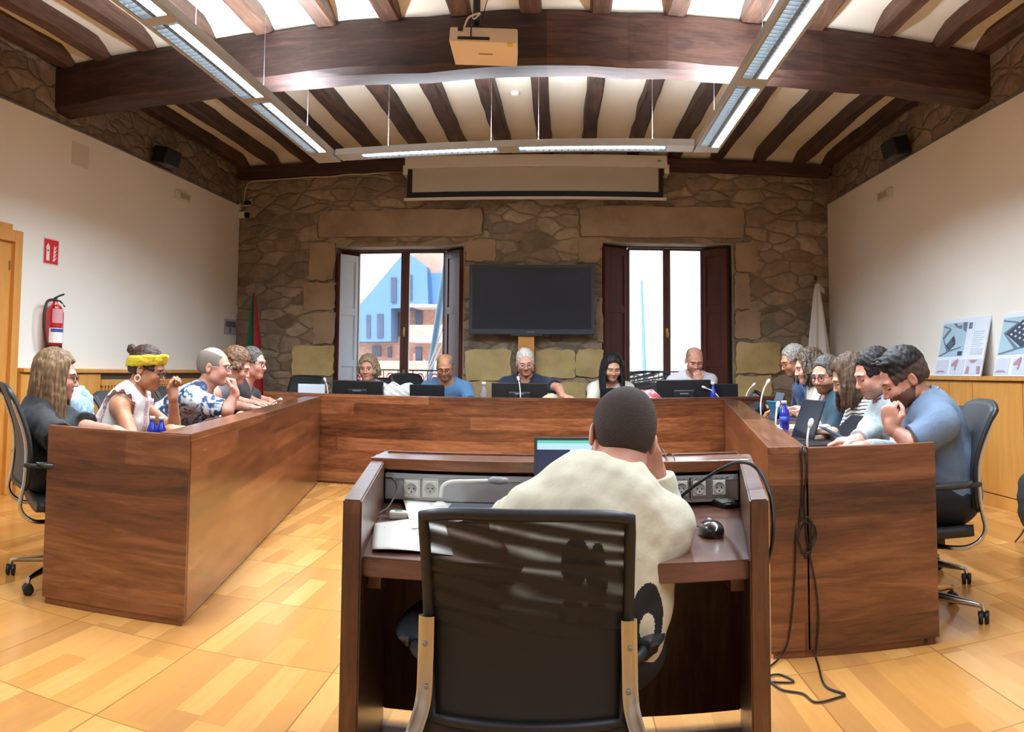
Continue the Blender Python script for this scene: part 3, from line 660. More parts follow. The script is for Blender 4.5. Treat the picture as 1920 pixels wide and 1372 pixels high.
luminaire('long louvred channel lamp hanging on wires along the right of the room', (XLr, -1.0, 0), (XLr+.02, 6.62, 0), [(.1, 2.0), (2.12, 3.30), (3.42, 5.84), (5.98, 7.45)], (1.0, 3.6, 5.6, 7.2))
luminaire('short louvred channel lamp hanging across the room in front of the projection screen', (XLl+.10, 6.72, 0), (XLr-.10, 6.52, 0), [(.22, 1.42), (1.58, 2.82)], (.45, 1.35, 1.75, 2.70), P=1.0)

# daylight entering the two windows (sky portals)
# ================================================================== THE DESKS
def desk_box(bm, p0, p1, w, z0, z1, side=1, bev=.003):
    """a wall of boards standing on segment p0-p1, thickness w to the given side"""
    d = (Vector(p1)-Vector(p0)).normalized(); n = Vector((-d.y, d.x))*side*w
    a, b = Vector(p0), Vector(p1); pts = [a, b, b+n, a+n]
    if side < 0: pts = pts[::-1]
    prism(bm, [(p.x, p.y) for p in pts], z0, z1)
ZCAP, ZTOP = .858, .745
def long_desk(name, label, origin, ang, L, depth, cap, zcap, ztop, outer, end_ang=None, kick=.0, ends=(True, True), split=False):
    """local x runs along the desk from its near end; inner face at y=0, depth towards outer (+1/-1)"""
    root = thing(name, label, 'desk', (origin[0], origin[1], 0), ang)
    s = outer
    def bx(bm, x0, y0, z0, x1, y1, z1, bev=.004): box(bm, (x0, min(s*y0, s*y1), z0), (x1, max(s*y0, s*y1), z1), bev)
    bm = BM(); bx(bm, 0, .0, .02, L, .03, zcap-.03); bx(bm, 0, cap-.03, ztop-.12, L, cap, zcap-.03); obj('front_panel', bm, M_DESK, root)
    bm = BM(); bx(bm, 0.01, .012, 0, L-.01, .03, .03); obj('plinth', bm, M_DESKDARK, root)
    bm = BM(); bx(bm, 0, -.004, zcap-.032, L, cap, zcap, .003); obj('ledge', bm, M_DESK, root)
    bm = BM(); bx(bm, .03, cap-.002, ztop-.03, L, depth, ztop, .004); obj('worktop', bm, M_DESKRED, root)
    if ends[0]:
        bm = BM()
        if split:
            bx(bm, -.003, .0, .03, .035, cap, zcap-.032, .002); bx(bm, -.003, cap+.007, .03, .035, depth+.015, zcap-.006, .003)
        else: bx(bm, -.003, .0, .03, .035, depth+.015, zcap-.006, .003)
        bx(bm, .005, .01, 0, .03, depth, .03)
        obj('end_panel', bm, M_DESKEND, root)
    n = max(1, int(L/1.4))
    for i in range(1, n+1):
        bm = BM(); x = L*i/n-.03; bx(bm, x-.02, .03, 0, x+.02, depth-.12, ztop-.03); obj('support_panel', bm, M_DESKDARK, root)
    return root
M_DESKEND = wood('desk_veneer_end', '3a2013', '693d24', '8f5d3a', along=1, rough=.3, coat=.4, plank=.14, figure=1.6, scale=.8)
LN, LF = Vector((-1.636, 3.287)), Vector((-2.41, 7.75))
RN, RF = Vector((.838, 3.25)), Vector((1.555, 7.75))
aL = math.atan2(LF.y-LN.y, LF.x-LN.x); aR = math.atan2(RF.y-RN.y, RF.x-RN.x)
left_desk = long_desk('bench_desk', 'long brown council desk along the left side with a solid front', LN, aL, (LF-LN).length-.02, .70, .145, ZCAP, ZTOP, 1)
right_desk = long_desk('bench_desk', 'long brown council desk along the right side with a solid front', RN, aR, (RF-RN).length-.02, .70, .155, ZCAP, ZTOP, -1, split=True)
far_desk = long_desk('bench_desk', 'brown council desk across the far end joining the two side desks', (LF.x-.62, LF.y+.0), 0, RF.x-LF.x+1.24, .72, .10, .885, ZTOP, 1, ends=(False, False))

# ---- foreground clerk's desk: side panels, work surface, riser shelf with socket strip
def P2(px, py, z): v = at(px, py, Z=z); return Vector((v.x, v.y))
ZS2 = .75
def clerk_desk():
    f0, f1 = P2(676, 1046, ZS2), P2(1403, 1046, ZS2)      # front corners inside
    b0, b1 = P2(720, 941, ZS2), P2(1387, 944, ZS2)        # back corners inside
    yf = (f0.y+f1.y)/2; yb = (b0.y+b1.y)/2
    cx = (f0.x+f1.x)/2
    root = thing('clerk_desk', 'brown wooden clerk desk in the foreground with raised back shelf and deep side panels', 'desk', (cx, yf, 0))
    T = Matrix.Translation((-cx, -yf, 0))
    def add(name, bm, m):
        bmesh.ops.transform(bm, matrix=T, verts=bm.verts); return obj(name, bm, m, root)
    yb2 = yb+.16
    # side panels (outer faces) : splayed, top slopes up to the back
    for sgn, fi, bi, fo in ((-1, f0, b0, 649), (1, f1, b1, 1432)):
        th = .045
        zf = at(fo, 936, Y=yf-.03).z
        zbk = .93
        dirx = (bi.x-fi.x)/(yb-yf); xb = fi.x+dirx*(yb2-yf)
        a = (fi.x-dirx*.03, yf-.03); b_ = (xb, yb2)
        bm = BM(); pts = [(a[0], a[1]), (b_[0], b_[1]), (b_[0]+sgn*th, b_[1]), (a[0]+sgn*th, a[1])]
        vb = [bm.verts.new((x, y, 0)) for x, y in pts]; vt = [bm.verts.new((x, y, zf if i in (0, 3) else zf)) for i, (x, y) in enumerate(pts)]
        bm.faces.new(vb[::-1]); bm.faces.new(vt)
        for i in range(4): bm.faces.new((vb[i], vb[(i+1) % 4], vt[(i+1) % 4], vt[i]))
        bmesh.ops.recalc_face_normals(bm, faces=bm.faces)
        bmesh.ops.bevel(bm, geom=list(bm.edges), offset=.004, segments=2, affect='EDGES')
        add('side_panel', bm, M_DESKDARK)
    # work surface
    def quad(yA, yB, z0, z1, o=0):
        g = lambda y: (f0.x+(b0.x-f0.x)*(y-yf)/(yb-yf)+o, f1.x+(b1.x-f1.x)*(y-yf)/(yb-yf)-o)
        a = g(yA); b_ = g(yB); bm = BM(); prism(bm, [(a[0], yA), (a[1], yA), (b_[1], yB), (b_[0], yB)], z0, z1, bev=.003); return bm
    add('worktop', quad(yf, yb2-.02, ZS2-.045, ZS2), M_DESKRED)
    # side battens under the top
    for s, p in ((1, f0), (-1, f1)):
        bm = BM(); box(bm, (p.x+s*.0, yf+.05, ZS2-.085), (p.x+s*.035, yf+.14, ZS2-.045), .004); add('batten', bm, M_DESKDARK)
    # back panel
    add('back_panel', quad(yb2-.02, yb2, .04, .90), M_DESKDARK)
    # top shelf
    zsh = at(1000, 853, Y=yb2+.02).z; t = .036
    y0 = yb-.02; x0 = at(695, 858, Y=y0).x; x1 = at(1408, 856, Y=y0).x
    bm = BM(); box(bm, (x0, y0, zsh-t), (x1, yb2+.03, zsh), .004); add('top_shelf', bm, M_DESK)
    # metal socket channel
    yc = yb-.005
    bm = quad(yc-.012, yc, at(800, 938, Y=yc).z, at(800, 888, Y=yc).z, .004); add('socket_channel', bm, mat('channel_grey', 'a6a6a8', .38, metal=.15, noise=.05))
    bm = quad(yc-.020, yc-.004, at(800, 898, Y=yc).z, at(800, 895, Y=yc).z, .004); add('channel_lip', bm, mat('channel_grey', 'a6a6a8', .38))
    return root, T, yf, yb, yc, (x0, x1, zsh, y0, yb2)
clerk, TCL, YCF, YCB, YCH, SH = clerk_desk()
YSOCK = YCH-.018
def socket(px, py, label, bare=False):
    c = at(px, py, Y=YSOCK); root = thing('power_socket', label, 'socket', c, 0, 'sockets in the clerk desk channel')
    W_, Hh = (.026, .030)
    bm = BM(); box(bm, (-W_, 0, -Hh), (W_, .006, Hh), .002); obj('frame', bm, M_WHITEPL if not bare else mat('socket_bracket', '9a9da0', .35, metal=.8), root)
    bm = BM(); box(bm, (-W_*.8, -.005, -Hh*.78), (W_*.8, .002, Hh*.78), .003); pl = obj('cover', bm, M_WHITEPL, root)
    bm = BM(); lathe(bm, [(.0185, 0), (.0185, .004), (.016, .004), (.0155, .0005), (.0, .0005)], 20, M=Matrix.Translation((0, -.005, 0)) @ Matrix.Rotation(math.pi/2, 4, 'X')); obj('well', bm, mat('socket_shadow_grey', 'b7b4ae', .5), root)
    for dx, dz in ((-.007, 0), (.007, 0), (0, -.010)): bm = BM(); cyl(bm, (dx, -.0085, dz), (dx, -.004, dz), .0022, seg=8); obj('contact_hole', bm, M_BLACK, root)
    if bare:
        for sx in (-1, 1): bm = BM(); box(bm, (sx*.026-.006, .001, -.034), (sx*.026+.006, .005, .034), .001); obj('claw', bm, mat('socket_bracket', '9a9da0', .35, metal=.8), root)
        bm = BM(); tube(bm, [(-.012, 0, .026), (-.008, -.004, .034), (.008, -.004, .034), (.012, 0, .026)], .0015, 6); obj('spring', bm, mat('socket_bracket', '9a9da0', .35, metal=.8), root)
    return root
socket(772, 915, 'white round power socket in the grey channel, first from the left side panel')
socket(807, 915, 'white round power socket in the grey channel, second from the left side panel')
socket(1277, 915, 'uncovered power socket with bare metal bracket, right of the man in the cream sweatshirt', True)
socket(1311, 915, 'uncovered power socket with bare metal bracket, middle one of the three on the right', True)
socket(1348, 913, 'uncovered power socket with bare metal bracket, nearest the right side panel', True)
# ================================================================== OFFICE CHAIRS (local +Y = the way the sitter faces)
def mesh_fabric():
    m, nt, b = newmat('chair_mesh_fabric', .6); b.inputs['Base Color'].default_value = srgb('17171a')
    tc = node(nt, 'ShaderNodeTexCoord'); sp = node(nt, 'ShaderNodeSeparateXYZ'); nt.links.new(tc.outputs['Object'], sp.inputs[0])
    out = nt.nodes['Material Output']; tr = node(nt, 'ShaderNodeBsdfTransparent'); mx = node(nt, 'ShaderNodeMixShader')
    # open weave near the top, dense at the bottom (lumbar pad behind)
    mp = node(nt, 'ShaderNodeMapping'); mp.inputs['Scale'].default_value = (1.6, 1.6, 13); mp.inputs['Rotation'].default_value = (0, .55, 0); nt.links.new(tc.outputs['Object'], mp.inputs[0])
    wv = node(nt, 'ShaderNodeTexWave', i_Scale=1.1, i_Distortion=5.0, i_Detail=1.0); nt.links.new(mp.outputs[0], wv.inputs['Vector'])
    hz = node(nt, 'ShaderNodeMapRange', i_1=.62, i_2=.80, i_3=0.0, i_4=1.0); nt.links.new(sp.outputs[2], hz.inputs[0])
    a = node(nt, 'ShaderNodeMath', operation='POWER', i_1=2.2); nt.links.new(wv.outputs[0], a.inputs[0])
    c = node(nt, 'ShaderNodeMath', operation='MULTIPLY'); nt.links.new(a.outputs[0], c.inputs[0]); nt.links.new(hz.outputs[0], c.inputs[1])
    d = node(nt, 'ShaderNodeMath', operation='MULTIPLY_ADD', i_1=.62, i_2=.07); nt.links.new(c.outputs[0], d.inputs[0])
    nt.links.new(d.outputs[0], mx.inputs[0]); nt.links.new(b.outputs[0], mx.inputs[1]); nt.links.new(tr.outputs[0], mx.inputs[2]); nt.links.new(mx.outputs[0], out.inputs[0]); return m
M_CMESH = mesh_fabric(); M_CBLACK = mat('chair_black', '19191c', .5, noise=.12, nscale=30); M_CDARK = mat('chair_back_shell', '26282b', .55, noise=.1); M_PAD = mat('arm_pad', '2e3236', .35, noise=.05)
def office_chair(label, loc, rz, w=.45, top=.93, mesh=False, group=None, seat_z=.46, arm_z=.665, back_y=-.24, name='office_chair', back_z=None):
    zb0 = seat_z+.07 if back_z is None else back_z
    root = thing(name, label, 'chair', (loc[0], loc[1], 0), rz, group)
    hw = w/2
    bm = BM(); sheet(bm, lambda u, v: Vector(((u-.5)*(w+.03), -.20+.44*v, seat_z-.012*(1-abs(2*u-1)**3)*(1-.3*v)-.035*max(0, v-.82)/.18+.012*abs(2*u-1)**4)), 12, 12, th=.05); obj('seat', bm, M_CBLACK, root, smooth=True)
    # backrest: curved panel leaning back
    def bk(u, v):
        z = zb0+(top-zb0)*v; x = (u-.5)*w*(.985+.015*math.sin(math.pi*v))*(1 if back_z is None else 1-.05*(1-v)**6); y = back_y-.02-.10*v*v+.045*math.sin(math.pi*v)*.6+.030*(2*u-1)**2
        z -= (.030 if back_z is None else .012)*abs(2*u-1)**4*v
        return Vector((x, y, z))
    bm = BM(); sheet(bm, bk, 16, 20, th=.006 if mesh else .018); obj('backrest', bm, M_CMESH if mesh else M_CDARK, root, smooth=True)
    bm = BM(); pts = [bk(0, v) for v in [k/14 for k in range(15)]] + [bk(u, 1) for u in [k/12 for k in range(1, 12)]] + [bk(1, v) for v in [k/14 for k in range(14, -1, -1)]] + [bk(u, 0) for u in [k/12 for k in range(11, 0, -1)]]
    tube(bm, pts, .0125, 8, closed=True, up=(0, 1, 0)); obj('back_frame', bm, M_CBLACK, root)
    for s in (-1, 1):
        u = .0 if s < 0 else 1.0
        if mesh:
            p = [bk(u, .49)+Vector((0, -.020, 0)), bk(u, .28)+Vector((s*.004, -.024, 0)), bk(u, .08)+Vector((s*.014, -.024, 0)), Vector((s*(hw+.026), back_y-.03, seat_z-.05)), Vector((s*(hw+.024), back_y+.01, seat_z-.14)), Vector((s*(hw-.01), back_y+.13, seat_z-.17)), Vector((s*.04, -.02, seat_z-.15))]
            bm = BM(); tube(bm, spline(p, 8), [.018]*49 if False else .0175, 10, flat=.55, up=(0, 1, 0)); up_ = obj('upright', bm, M_CHROME, root, auto=50)
            for vv in (.36, .16):
                bm = BM(); c = bk(u, vv)+Vector((s*.003, -.034, 0)); lathe(bm, [(.0055, 0), (.0055, .002), (.003, .003)], 12, M=Matrix.Translation(c) @ Matrix.Rotation(math.pi/2, 4, 'X')); obj('screw', bm, M_STEEL, up_)
        else:
            p = [bk(u, .95), bk(u, .5)+Vector((0, -.012, 0)), bk(u, .1)+Vector((s*.006, -.014, 0)), Vector((s*(hw+.012), back_y-.015, seat_z-.02)), Vector((s*(hw), back_y+.05, seat_z-.085)), Vector((s*(hw-.05), back_y+.16, seat_z-.09)), Vector((s*.08, -.02, seat_z-.08))]
            bm = BM(); tube(bm, spline(p, 6), .011, 8); obj('upright', bm, M_CHROME, root)
        # arm: bracket from the upright and a tapered pad
        bm = BM(); tube(bm, spline([(s*(hw+.005), back_y+.0, arm_z-.02), (s*(hw+.035), back_y+.05, arm_z-.018), (s*(hw+.05), back_y+.16, arm_z-.016)], 5), .012, 8)
        ar = obj('armrest', bm, M_CBLACK, root)
        bm = BM(); g = sheet(bm, lambda a, b_: Vector((s*(hw+.050+.012*b_)+(a-.5)*(.052+.030*math.sin(math.pi*min(1, b_*.9+.1)))*math.sqrt(max(.02, 1-(2*b_-1)**6)), back_y+.05+.27*b_, arm_z+.004+.006*b_-.012*abs(2*a-1)**2.5)), 8, 14, th=.022); obj('arm_pad', bm, M_PAD, ar, smooth=True)
    bm = BM(); cyl(bm, (0, 0, .10), (0, 0, seat_z-.10), .022, seg=14); cyl(bm, (0, 0, .08), (0, 0, .24), .030, .028, seg=14); box(bm, (-.10, -.11, seat_z-.12), (.10, .11, seat_z-.05), .01); obj('column', bm, M_CHROME if mesh else M_BLACK, root)
    for k in range(5):
        a = 2*math.pi*k/5+.45; c, s_ = math.cos(a), math.sin(a)
        bm = BM(); pts = [Vector((c*t, s_*t, z)) for t, z in ((.02, .115), (.12, .112), (.26, .088), (.30, .080), (.305, .055))]
        tube(bm, pts, [.024, .020, .014, .012, .010], 8); lg = obj('leg', bm, M_CHROME, root, auto=50)
        bm = BM(); Mw = Matrix.Translation((c*.305, s_*.305, .0)) @ Matrix.Rotation(a+.6*k, 4, 'Z')
        for q in (-1, 1): lathe(bm, [(.012, -.010), (.026, -.010), (.028, -.006), (.028, .006), (.026, .010), (.012, .010)], 16, M=Mw @ Matrix.Translation((0, q*.014, .0285)) @ Matrix.Rotation(math.pi/2, 4, 'X'))
        box(bm, (-.012, -.026, .028), (.012, .026, .056), .005, M=Mw); obj('castor', bm, M_BLACK, lg)
    return root
# ================================================================== IMPLICIT MODELLING: smooth blends of rounded shapes, meshed as one surface
class Sdf:
    """a list of primitives; each (bounding box, distance function, blend radius, material, operation)"""
    def __init__(s): s.p = []
    def add(s, lo, hi, fn, k=.02, mi=0, op='u', clip=()):
        s.p.append((np.array(lo, float), np.array(hi, float), fn, k, mi, op, [(np.array(n, float), float(c)) for n, c in clip])); return s
    def cone(s, a, b, r1, r2=None, k=.02, mi=0, op='u', clip=()):
        a = np.array(a, float); b = np.array(b, float); r2 = r1 if r2 is None else r2; ba = b-a; L2 = max(ba @ ba, 1e-12); R = max(r1, r2)
        def fn(X, Y, Z):
            x, y, z = X-a[0], Y-a[1], Z-a[2]; t = np.clip((x*ba[0]+y*ba[1]+z*ba[2])/L2, 0, 1)
            return np.sqrt((x-t*ba[0])**2+(y-t*ba[1])**2+(z-t*ba[2])**2)-(r1+(r2-r1)*t)
        return s.add(np.minimum(a, b)-R, np.maximum(a, b)+R, fn, k, mi, op, clip)
    def ell(s, c, r, A=None, k=.02, mi=0, op='u', clip=(), e=2.0):
        """(super-)ellipsoid with centre c, radii r, rows of A = its local axes"""
        c = np.array(c, float); r = np.array(r, float); A = np.eye(3) if A is None else np.array(A, float)
        ext = np.sqrt(((A*r[:, None])**2).sum(0)) if e == 2 else np.abs(A*r[:, None]).sum(0)
        def fn(X, Y, Z):
            x, y, z = X-c[0], Y-c[1], Z-c[2]
            q = [(A[i, 0]*x+A[i, 1]*y+A[i, 2]*z)/r[i] for i in range(3)]
            if e == 2:
                k0 = np.sqrt(q[0]**2+q[1]**2+q[2]**2)+1e-9; k1 = np.sqrt((q[0]/r[0])**2+(q[1]/r[1])**2+(q[2]/r[2])**2)+1e-9
                return k0*(k0-1)/k1
            k0 = (np.abs(q[0])**e+np.abs(q[1])**e+np.abs(q[2])**e)**(1/e); return (k0-1)*r.min()
        return s.add(c-ext, c+ext, fn, k, mi, op, clip)
    def mesh(s, h, disp=None, cut=()):
        lo = np.min([p[0] for p in s.p if p[5] == 'u'], 0)-3*h; hi = np.max([p[1] for p in s.p if p[5] == 'u'], 0)+3*h
        n = np.ceil((hi-lo)/h).astype(int)+1
        ax = [lo[i]+h*np.arange(n[i]) for i in range(3)]
        D = np.full(n, .2, np.float32); ID = np.zeros(n, np.int8)
        for a, b, fn, k, mi, op, clip in s.p:
            i0 = np.maximum(0, np.floor((a-k*1.2-2*h-lo)/h).astype(int)); i1 = np.minimum(n, np.ceil((b+k*1.2+2*h-lo)/h).astype(int)+1)
            if (i1 <= i0).any(): continue
            sl = tuple(slice(i0[j], i1[j]) for j in range(3))
            X = ax[0][sl[0]][:, None, None]; Y = ax[1][sl[1]][None, :, None]; Z = ax[2][sl[2]][None, None, :]
            d = fn(X, Y, Z)
            for nn, cc in clip: d = np.maximum(d, nn[0]*X+nn[1]*Y+nn[2]*Z-cc)
            S = D[sl]
            if op == 'u':
                w = d < S; hh = np.clip(.5+.5*(S-d)/k, 0, 1); ID[sl] = np.where(w, mi, ID[sl]); D[sl] = S*(1-hh)+d*hh-k*hh*(1-hh)
            elif op == 's':
                hh = np.clip(.5-.5*(S+d)/k, 0, 1); D[sl] = S*(1-hh)-d*hh+k*hh*(1-hh)
            elif op == 'm': ID[sl] = np.where(d < 0, mi, ID[sl])
        X = ax[0][:, None, None]; Y = ax[1][None, :, None]; Z = ax[2][None, None, :]
        if disp is not None:
            near = np.abs(D) < .05; ii = np.nonzero(near); D[ii] += disp(ax[0][ii[0]], ax[1][ii[1]], ax[2][ii[2]])
        for nn, cc in cut: D = np.maximum(D, (nn[0]*X+nn[1]*Y+nn[2]*Z-cc).astype(np.float32))
        return surface_nets(D, ID, lo, h)
def surface_nets(D, ID, lo, h):
    S = D < 0; nx, ny, nz = D.shape
    c = S[:-1, :-1, :-1].astype(np.int8); cnt = sum(S[i:nx-1+i, j:ny-1+j, k:nz-1+k].astype(np.int8) for i in (0, 1) for j in (0, 1) for k in (0, 1))
    act = (cnt > 0) & (cnt < 8); idx = np.nonzero(act); m = len(idx[0])
    if m == 0: return np.zeros((0, 3)), [], []
    vid = np.full(act.shape, -1, np.int64); vid[idx] = np.arange(m)
    P = np.zeros((m, 3)); N = np.zeros(m); corners = [(i, j, k) for i in (0, 1) for j in (0, 1) for k in (0, 1)]
    val = {q: D[idx[0]+q[0], idx[1]+q[1], idx[2]+q[2]].astype(float) for q in corners}
    for q in corners:
        for a in range(3):
            if q[a]: continue
            q2 = list(q); q2[a] = 1; q2 = tuple(q2); v1, v2 = val[q], val[q2]; cr = (v1 < 0) != (v2 < 0)
            t = np.where(cr, v1/np.where(cr, v1-v2, 1), 0)
            pt = np.array(q, float)[None, :].repeat(m, 0); pt[:, a] += t; P += pt*cr[:, None]; N += cr
    P /= N[:, None]; V = lo+h*(P+np.stack(idx, 1)); quads = []
    for a in range(3):
        b, cc = [(1, 2), (2, 0), (0, 1)][a]
        sl0 = [slice(None)]*3; sl1 = [slice(None)]*3; sl0[a] = slice(0, -1); sl1[a] = slice(1, None)
        A0, A1 = S[tuple(sl0)], S[tuple(sl1)]; e = np.nonzero(A0 != A1); e = [np.array(x) for x in e]
        ok = (e[b] > 0) & (e[cc] > 0) & (e[b] < D.shape[b]-1) & (e[cc] < D.shape[cc]-1); e = [x[ok] for x in e]
        inside = A0[tuple(e)]
        def g(db, dc):
            f = [x.copy() for x in e]; f[b] -= db; f[cc] -= dc; return vid[tuple(f)]
        q = np.stack([g(1, 1), g(0, 1), g(0, 0), g(1, 0)], 1); q[~inside] = q[~inside][:, ::-1]; quads.append(q)
    Q = np.concatenate(quads); Q = Q[(Q >= 0).all(1)]
    mi = ID[idx[0], idx[1], idx[2]]; return V, Q, mi[Q[:, 0]]
def build(name, parts, mats, parent=None, matfn=None, smooth=1):
    """parts: list of (V,Q,mi) joined in one object"""
    V = []; Q = []; MI = []; off = 0
    for v, q, mi in parts:
        if len(v) == 0: continue
        V.append(v); Q.append(q+off); MI.append(mi); off += len(v)
    V = np.concatenate(V); Q = np.concatenate(Q); MI = np.concatenate(MI).astype(np.int32)
    for _ in range(smooth):     # one pass of neighbour averaging takes the grid out of the surface
        acc = np.zeros_like(V); n = np.zeros(len(V))
        for i in range(4):
            np.add.at(acc, Q[:, i], V[Q[:, (i+1) % 4]]); np.add.at(n, Q[:, i], 1)
        V = V*.45+.55*acc/np.maximum(n, 1)[:, None]
    if matfn is not None:
        C = V[Q].mean(1); MI = matfn(C, MI)
    me = bpy.data.meshes.new(name); me.vertices.add(len(V)); me.vertices.foreach_set('co', V.astype(np.float32).ravel())
    me.loops.add(len(Q)*4); me.loops.foreach_set('vertex_index', Q.astype(np.int32).ravel()); me.polygons.add(len(Q))
    me.polygons.foreach_set('loop_start', np.arange(0, len(Q)*4, 4, dtype=np.int32)); me.polygons.foreach_set('loop_total', np.full(len(Q), 4, np.int32))
    me.polygons.foreach_set('material_index', MI.astype(np.int32)); me.polygons.foreach_set('use_smooth', np.ones(len(Q), bool))
    for m in mats: me.materials.append(m)
    me.update(); me.validate(); o = bpy.data.objects.new(name, me); return link(o, parent)
def wob(seed, f, amp):
    r = np.random.RandomState(seed); K = r.normal(size=(11, 3))*f*r.uniform(.5, 1.3, (11, 1)); ph = r.uniform(0, 6.28, 11)
    def fn(x, y, z): return amp*sum(np.sin(K[i, 0]*x+K[i, 1]*y+K[i, 2]*z+ph[i]) for i in range(11))/4
    return fn
# ================================================================== PEOPLE
def skin_mat(name, a, b_):
    m, nt, b = newmat(name, .5); tc = node(nt, 'ShaderNodeTexCoord')
    n = node(nt, 'ShaderNodeTexNoise', i_Scale=14.0, i_Detail=3.0); nt.links.new(tc.outputs['Object'], n.inputs['Vector'])
    nt.links.new(ramp(nt, [(.3, a), (.7, b_)], n.outputs[0]), b.inputs['Base Color'])
    _set(b, 'Subsurface Weight', .12); _set(b, 'Subsurface Radius', (.012, .004, .002)); _set(b, 'Subsurface Scale', 1.0)
    return m
SKINS = [skin_mat('skin_fair', 'be8d72', 'd4a68c'), skin_mat('skin_tan', 'ad7352', 'c58c68'), skin_mat('skin_rosy', 'bd836d', 'd49a84')]
def hair_mat(name, a, b_, c, sc=(60, 60, 6)):
    m, nt, b = newmat(name, .6); _set(b, 'Specular IOR Level', .3); tc = node(nt, 'ShaderNodeTexCoord'); mp = node(nt, 'ShaderNodeMapping'); mp.inputs['Scale'].default_value = sc; nt.links.new(tc.outputs['Object'], mp.inputs[0])
    n = node(nt, 'ShaderNodeTexNoise', i_Scale=1.5, i_Detail=4.0, i_Distortion=.6); nt.links.new(mp.outputs[0], n.inputs['Vector'])
    nt.links.new(ramp(nt, [(.3, a), (.52, b_), (.75, c)], n.outputs[0]), b.inputs['Base Color']); addbump(nt, b, n.outputs[0], .35, .006); return m
def cloth(name, col, noise=.08, rough=.85, bump=.25): return mat(name, col, rough, noise=noise, nscale=5, bump=bump, bscale=26, sheen=.15)
M_EYEW = mat('eye_white', 'd9d2c8', .3); M_IRIS = mat('dark_iris', '2a1a12', .25); M_LASH = mat('lash_line', '1d130e', .6); M_LIP = mat('lips', 'a4605a', .45, noise=.05)
def unit(v): v = np.array(v, float); return v/np.linalg.norm(v)
def basis(yaw, pitch, roll=0):
    """rows: right, forward, up. yaw 0 looks along +Y (away from the camera), positive turns left; pitch>0 looks down"""
    f0 = np.array([-math.sin(yaw), math.cos(yaw), 0]); r = np.array([math.cos(yaw), math.sin(yaw), 0]); z = np.array([0, 0, 1.])
    f = f0*math.cos(pitch)-z*math.sin(pitch); u = z*math.cos(pitch)+f0*math.sin(pitch)
    if roll: r, u = r*math.cos(roll)+u*math.sin(roll), u*math.cos(roll)-r*math.sin(roll)
    return np.array([r, f, u])
def head_sdf(S, c, B, s, female=False, mi=0, jaw=1.0):
    """c = head centre (between the ears); B rows right/fwd/up; eyes at half the head height"""
    W_ = lambda x, y, z: c+s*(x*B[0]+y*B[1]+z*B[2])
    def E(p, r, k=.02, **kw): S.ell(W_(*p), np.array(r)*s, B, k=k*s, mi=mi, **kw)
    j = jaw*(.92 if female else 1.0)
    E((0, -.018, .038), (.076, .094, .082)); E((0, .030, .0), (.066, .062, .075), .03); E((0, .036, -.045), (.054*j, .052, .062), .03)
    E((0, .068, -.088), (.027*j, .020, .018), .03)                                        # chin
    for q in (-1, 1):
        E((q*.047*j, .012, -.062), (.020, .036, .026), .03)                              # jaw corner
        E((q*.040, .064, -.026), (.022, .020, .020), .025)                               # cheek
        S.ell(W_(q*.031, .098, .004), np.array([.019, .014, .0115])*s, B, k=.014*s, mi=mi, op='s')   # eye socket
    E((0, .082, .026), (.050, .014, .010), .016)                                          # brow
    S.cone(W_(0, .088, .010), W_(0, .108, -.026), .0078*s, .0098*s, k=.013*s, mi=mi)      # nose
    for q in (-1, 1): S.ell(W_(q*.012, .099, -.030), np.array([.0072, .0085, .0062])*s, B, k=.007*s, mi=mi)
    E((0, .084, -.053), (.022, .012, .006), .007); E((0, .082, -.063), (.019, .012, .006), .007)
    for q in (-1, 1):                                                                     # ears
        Bq = basis_rot(B, q*.35); S.ell(W_(q*.079, -.012, -.008), np.array([.008, .017, .031])*s, Bq, k=.008*s, mi=mi)
        S.ell(W_(q*.087, -.008, -.005), np.array([.006, .009, .017])*s, Bq, k=.006*s, mi=mi, op='s')
def basis_rot(B, a):
    r = B[0]*math.cos(a)+B[1]*math.sin(a); f = B[1]*math.cos(a)-B[0]*math.sin(a); return np.array([r, f, B[2]])
def eye_parts(c, B, s, openness=.5, down=.0):
    """eyeballs as faces of the same body: lid skin (0), lash line (2), white (3), iris (4)"""
    out = []
    for q in (-1, 1):
        o = c+s*(q*.031*B[0]+.0775*B[1]+.004*B[2]); R = .0135*s; V = []; Q = []; M = []
        nu, nv = 12, 12
        for i in range(nu+1):
            for j in range(nv):
                th = math.pi*i/nu; ph = 2*math.pi*j/nv; V.append(o+R*(math.sin(th)*math.cos(ph)*B[0]+math.cos(th)*B[2]+math.sin(th)*math.sin(ph)*B[1]))
        top = .62-openness*.42; bot = -.30
        for i in range(nu):
            for j in range(nv):
                Q.append([i*nv+j, (i+1)*nv+j, (i+1)*nv+(j+1) % nv, i*nv+(j+1) % nv])
                th = math.pi*(i+.5)/nu; ph = 2*math.pi*(j+.5)/nv; z = math.cos(th); x = math.sin(th)*math.cos(ph); y = math.sin(th)*math.sin(ph)
                mm = 0
                if y > .2:
                    t1 = .35 if openness > .3 else -.22
                    if z < t1 and z > -.45: mm = 3 if openness > .3 else 2
                    if mm == 3 and abs(x) < .42: mm = 4
                    if z >= t1 and z < t1+.22: mm = 2
                M.append(mm)
        out.append((np.array(V), np.array(Q), np.array(M)))
    return out
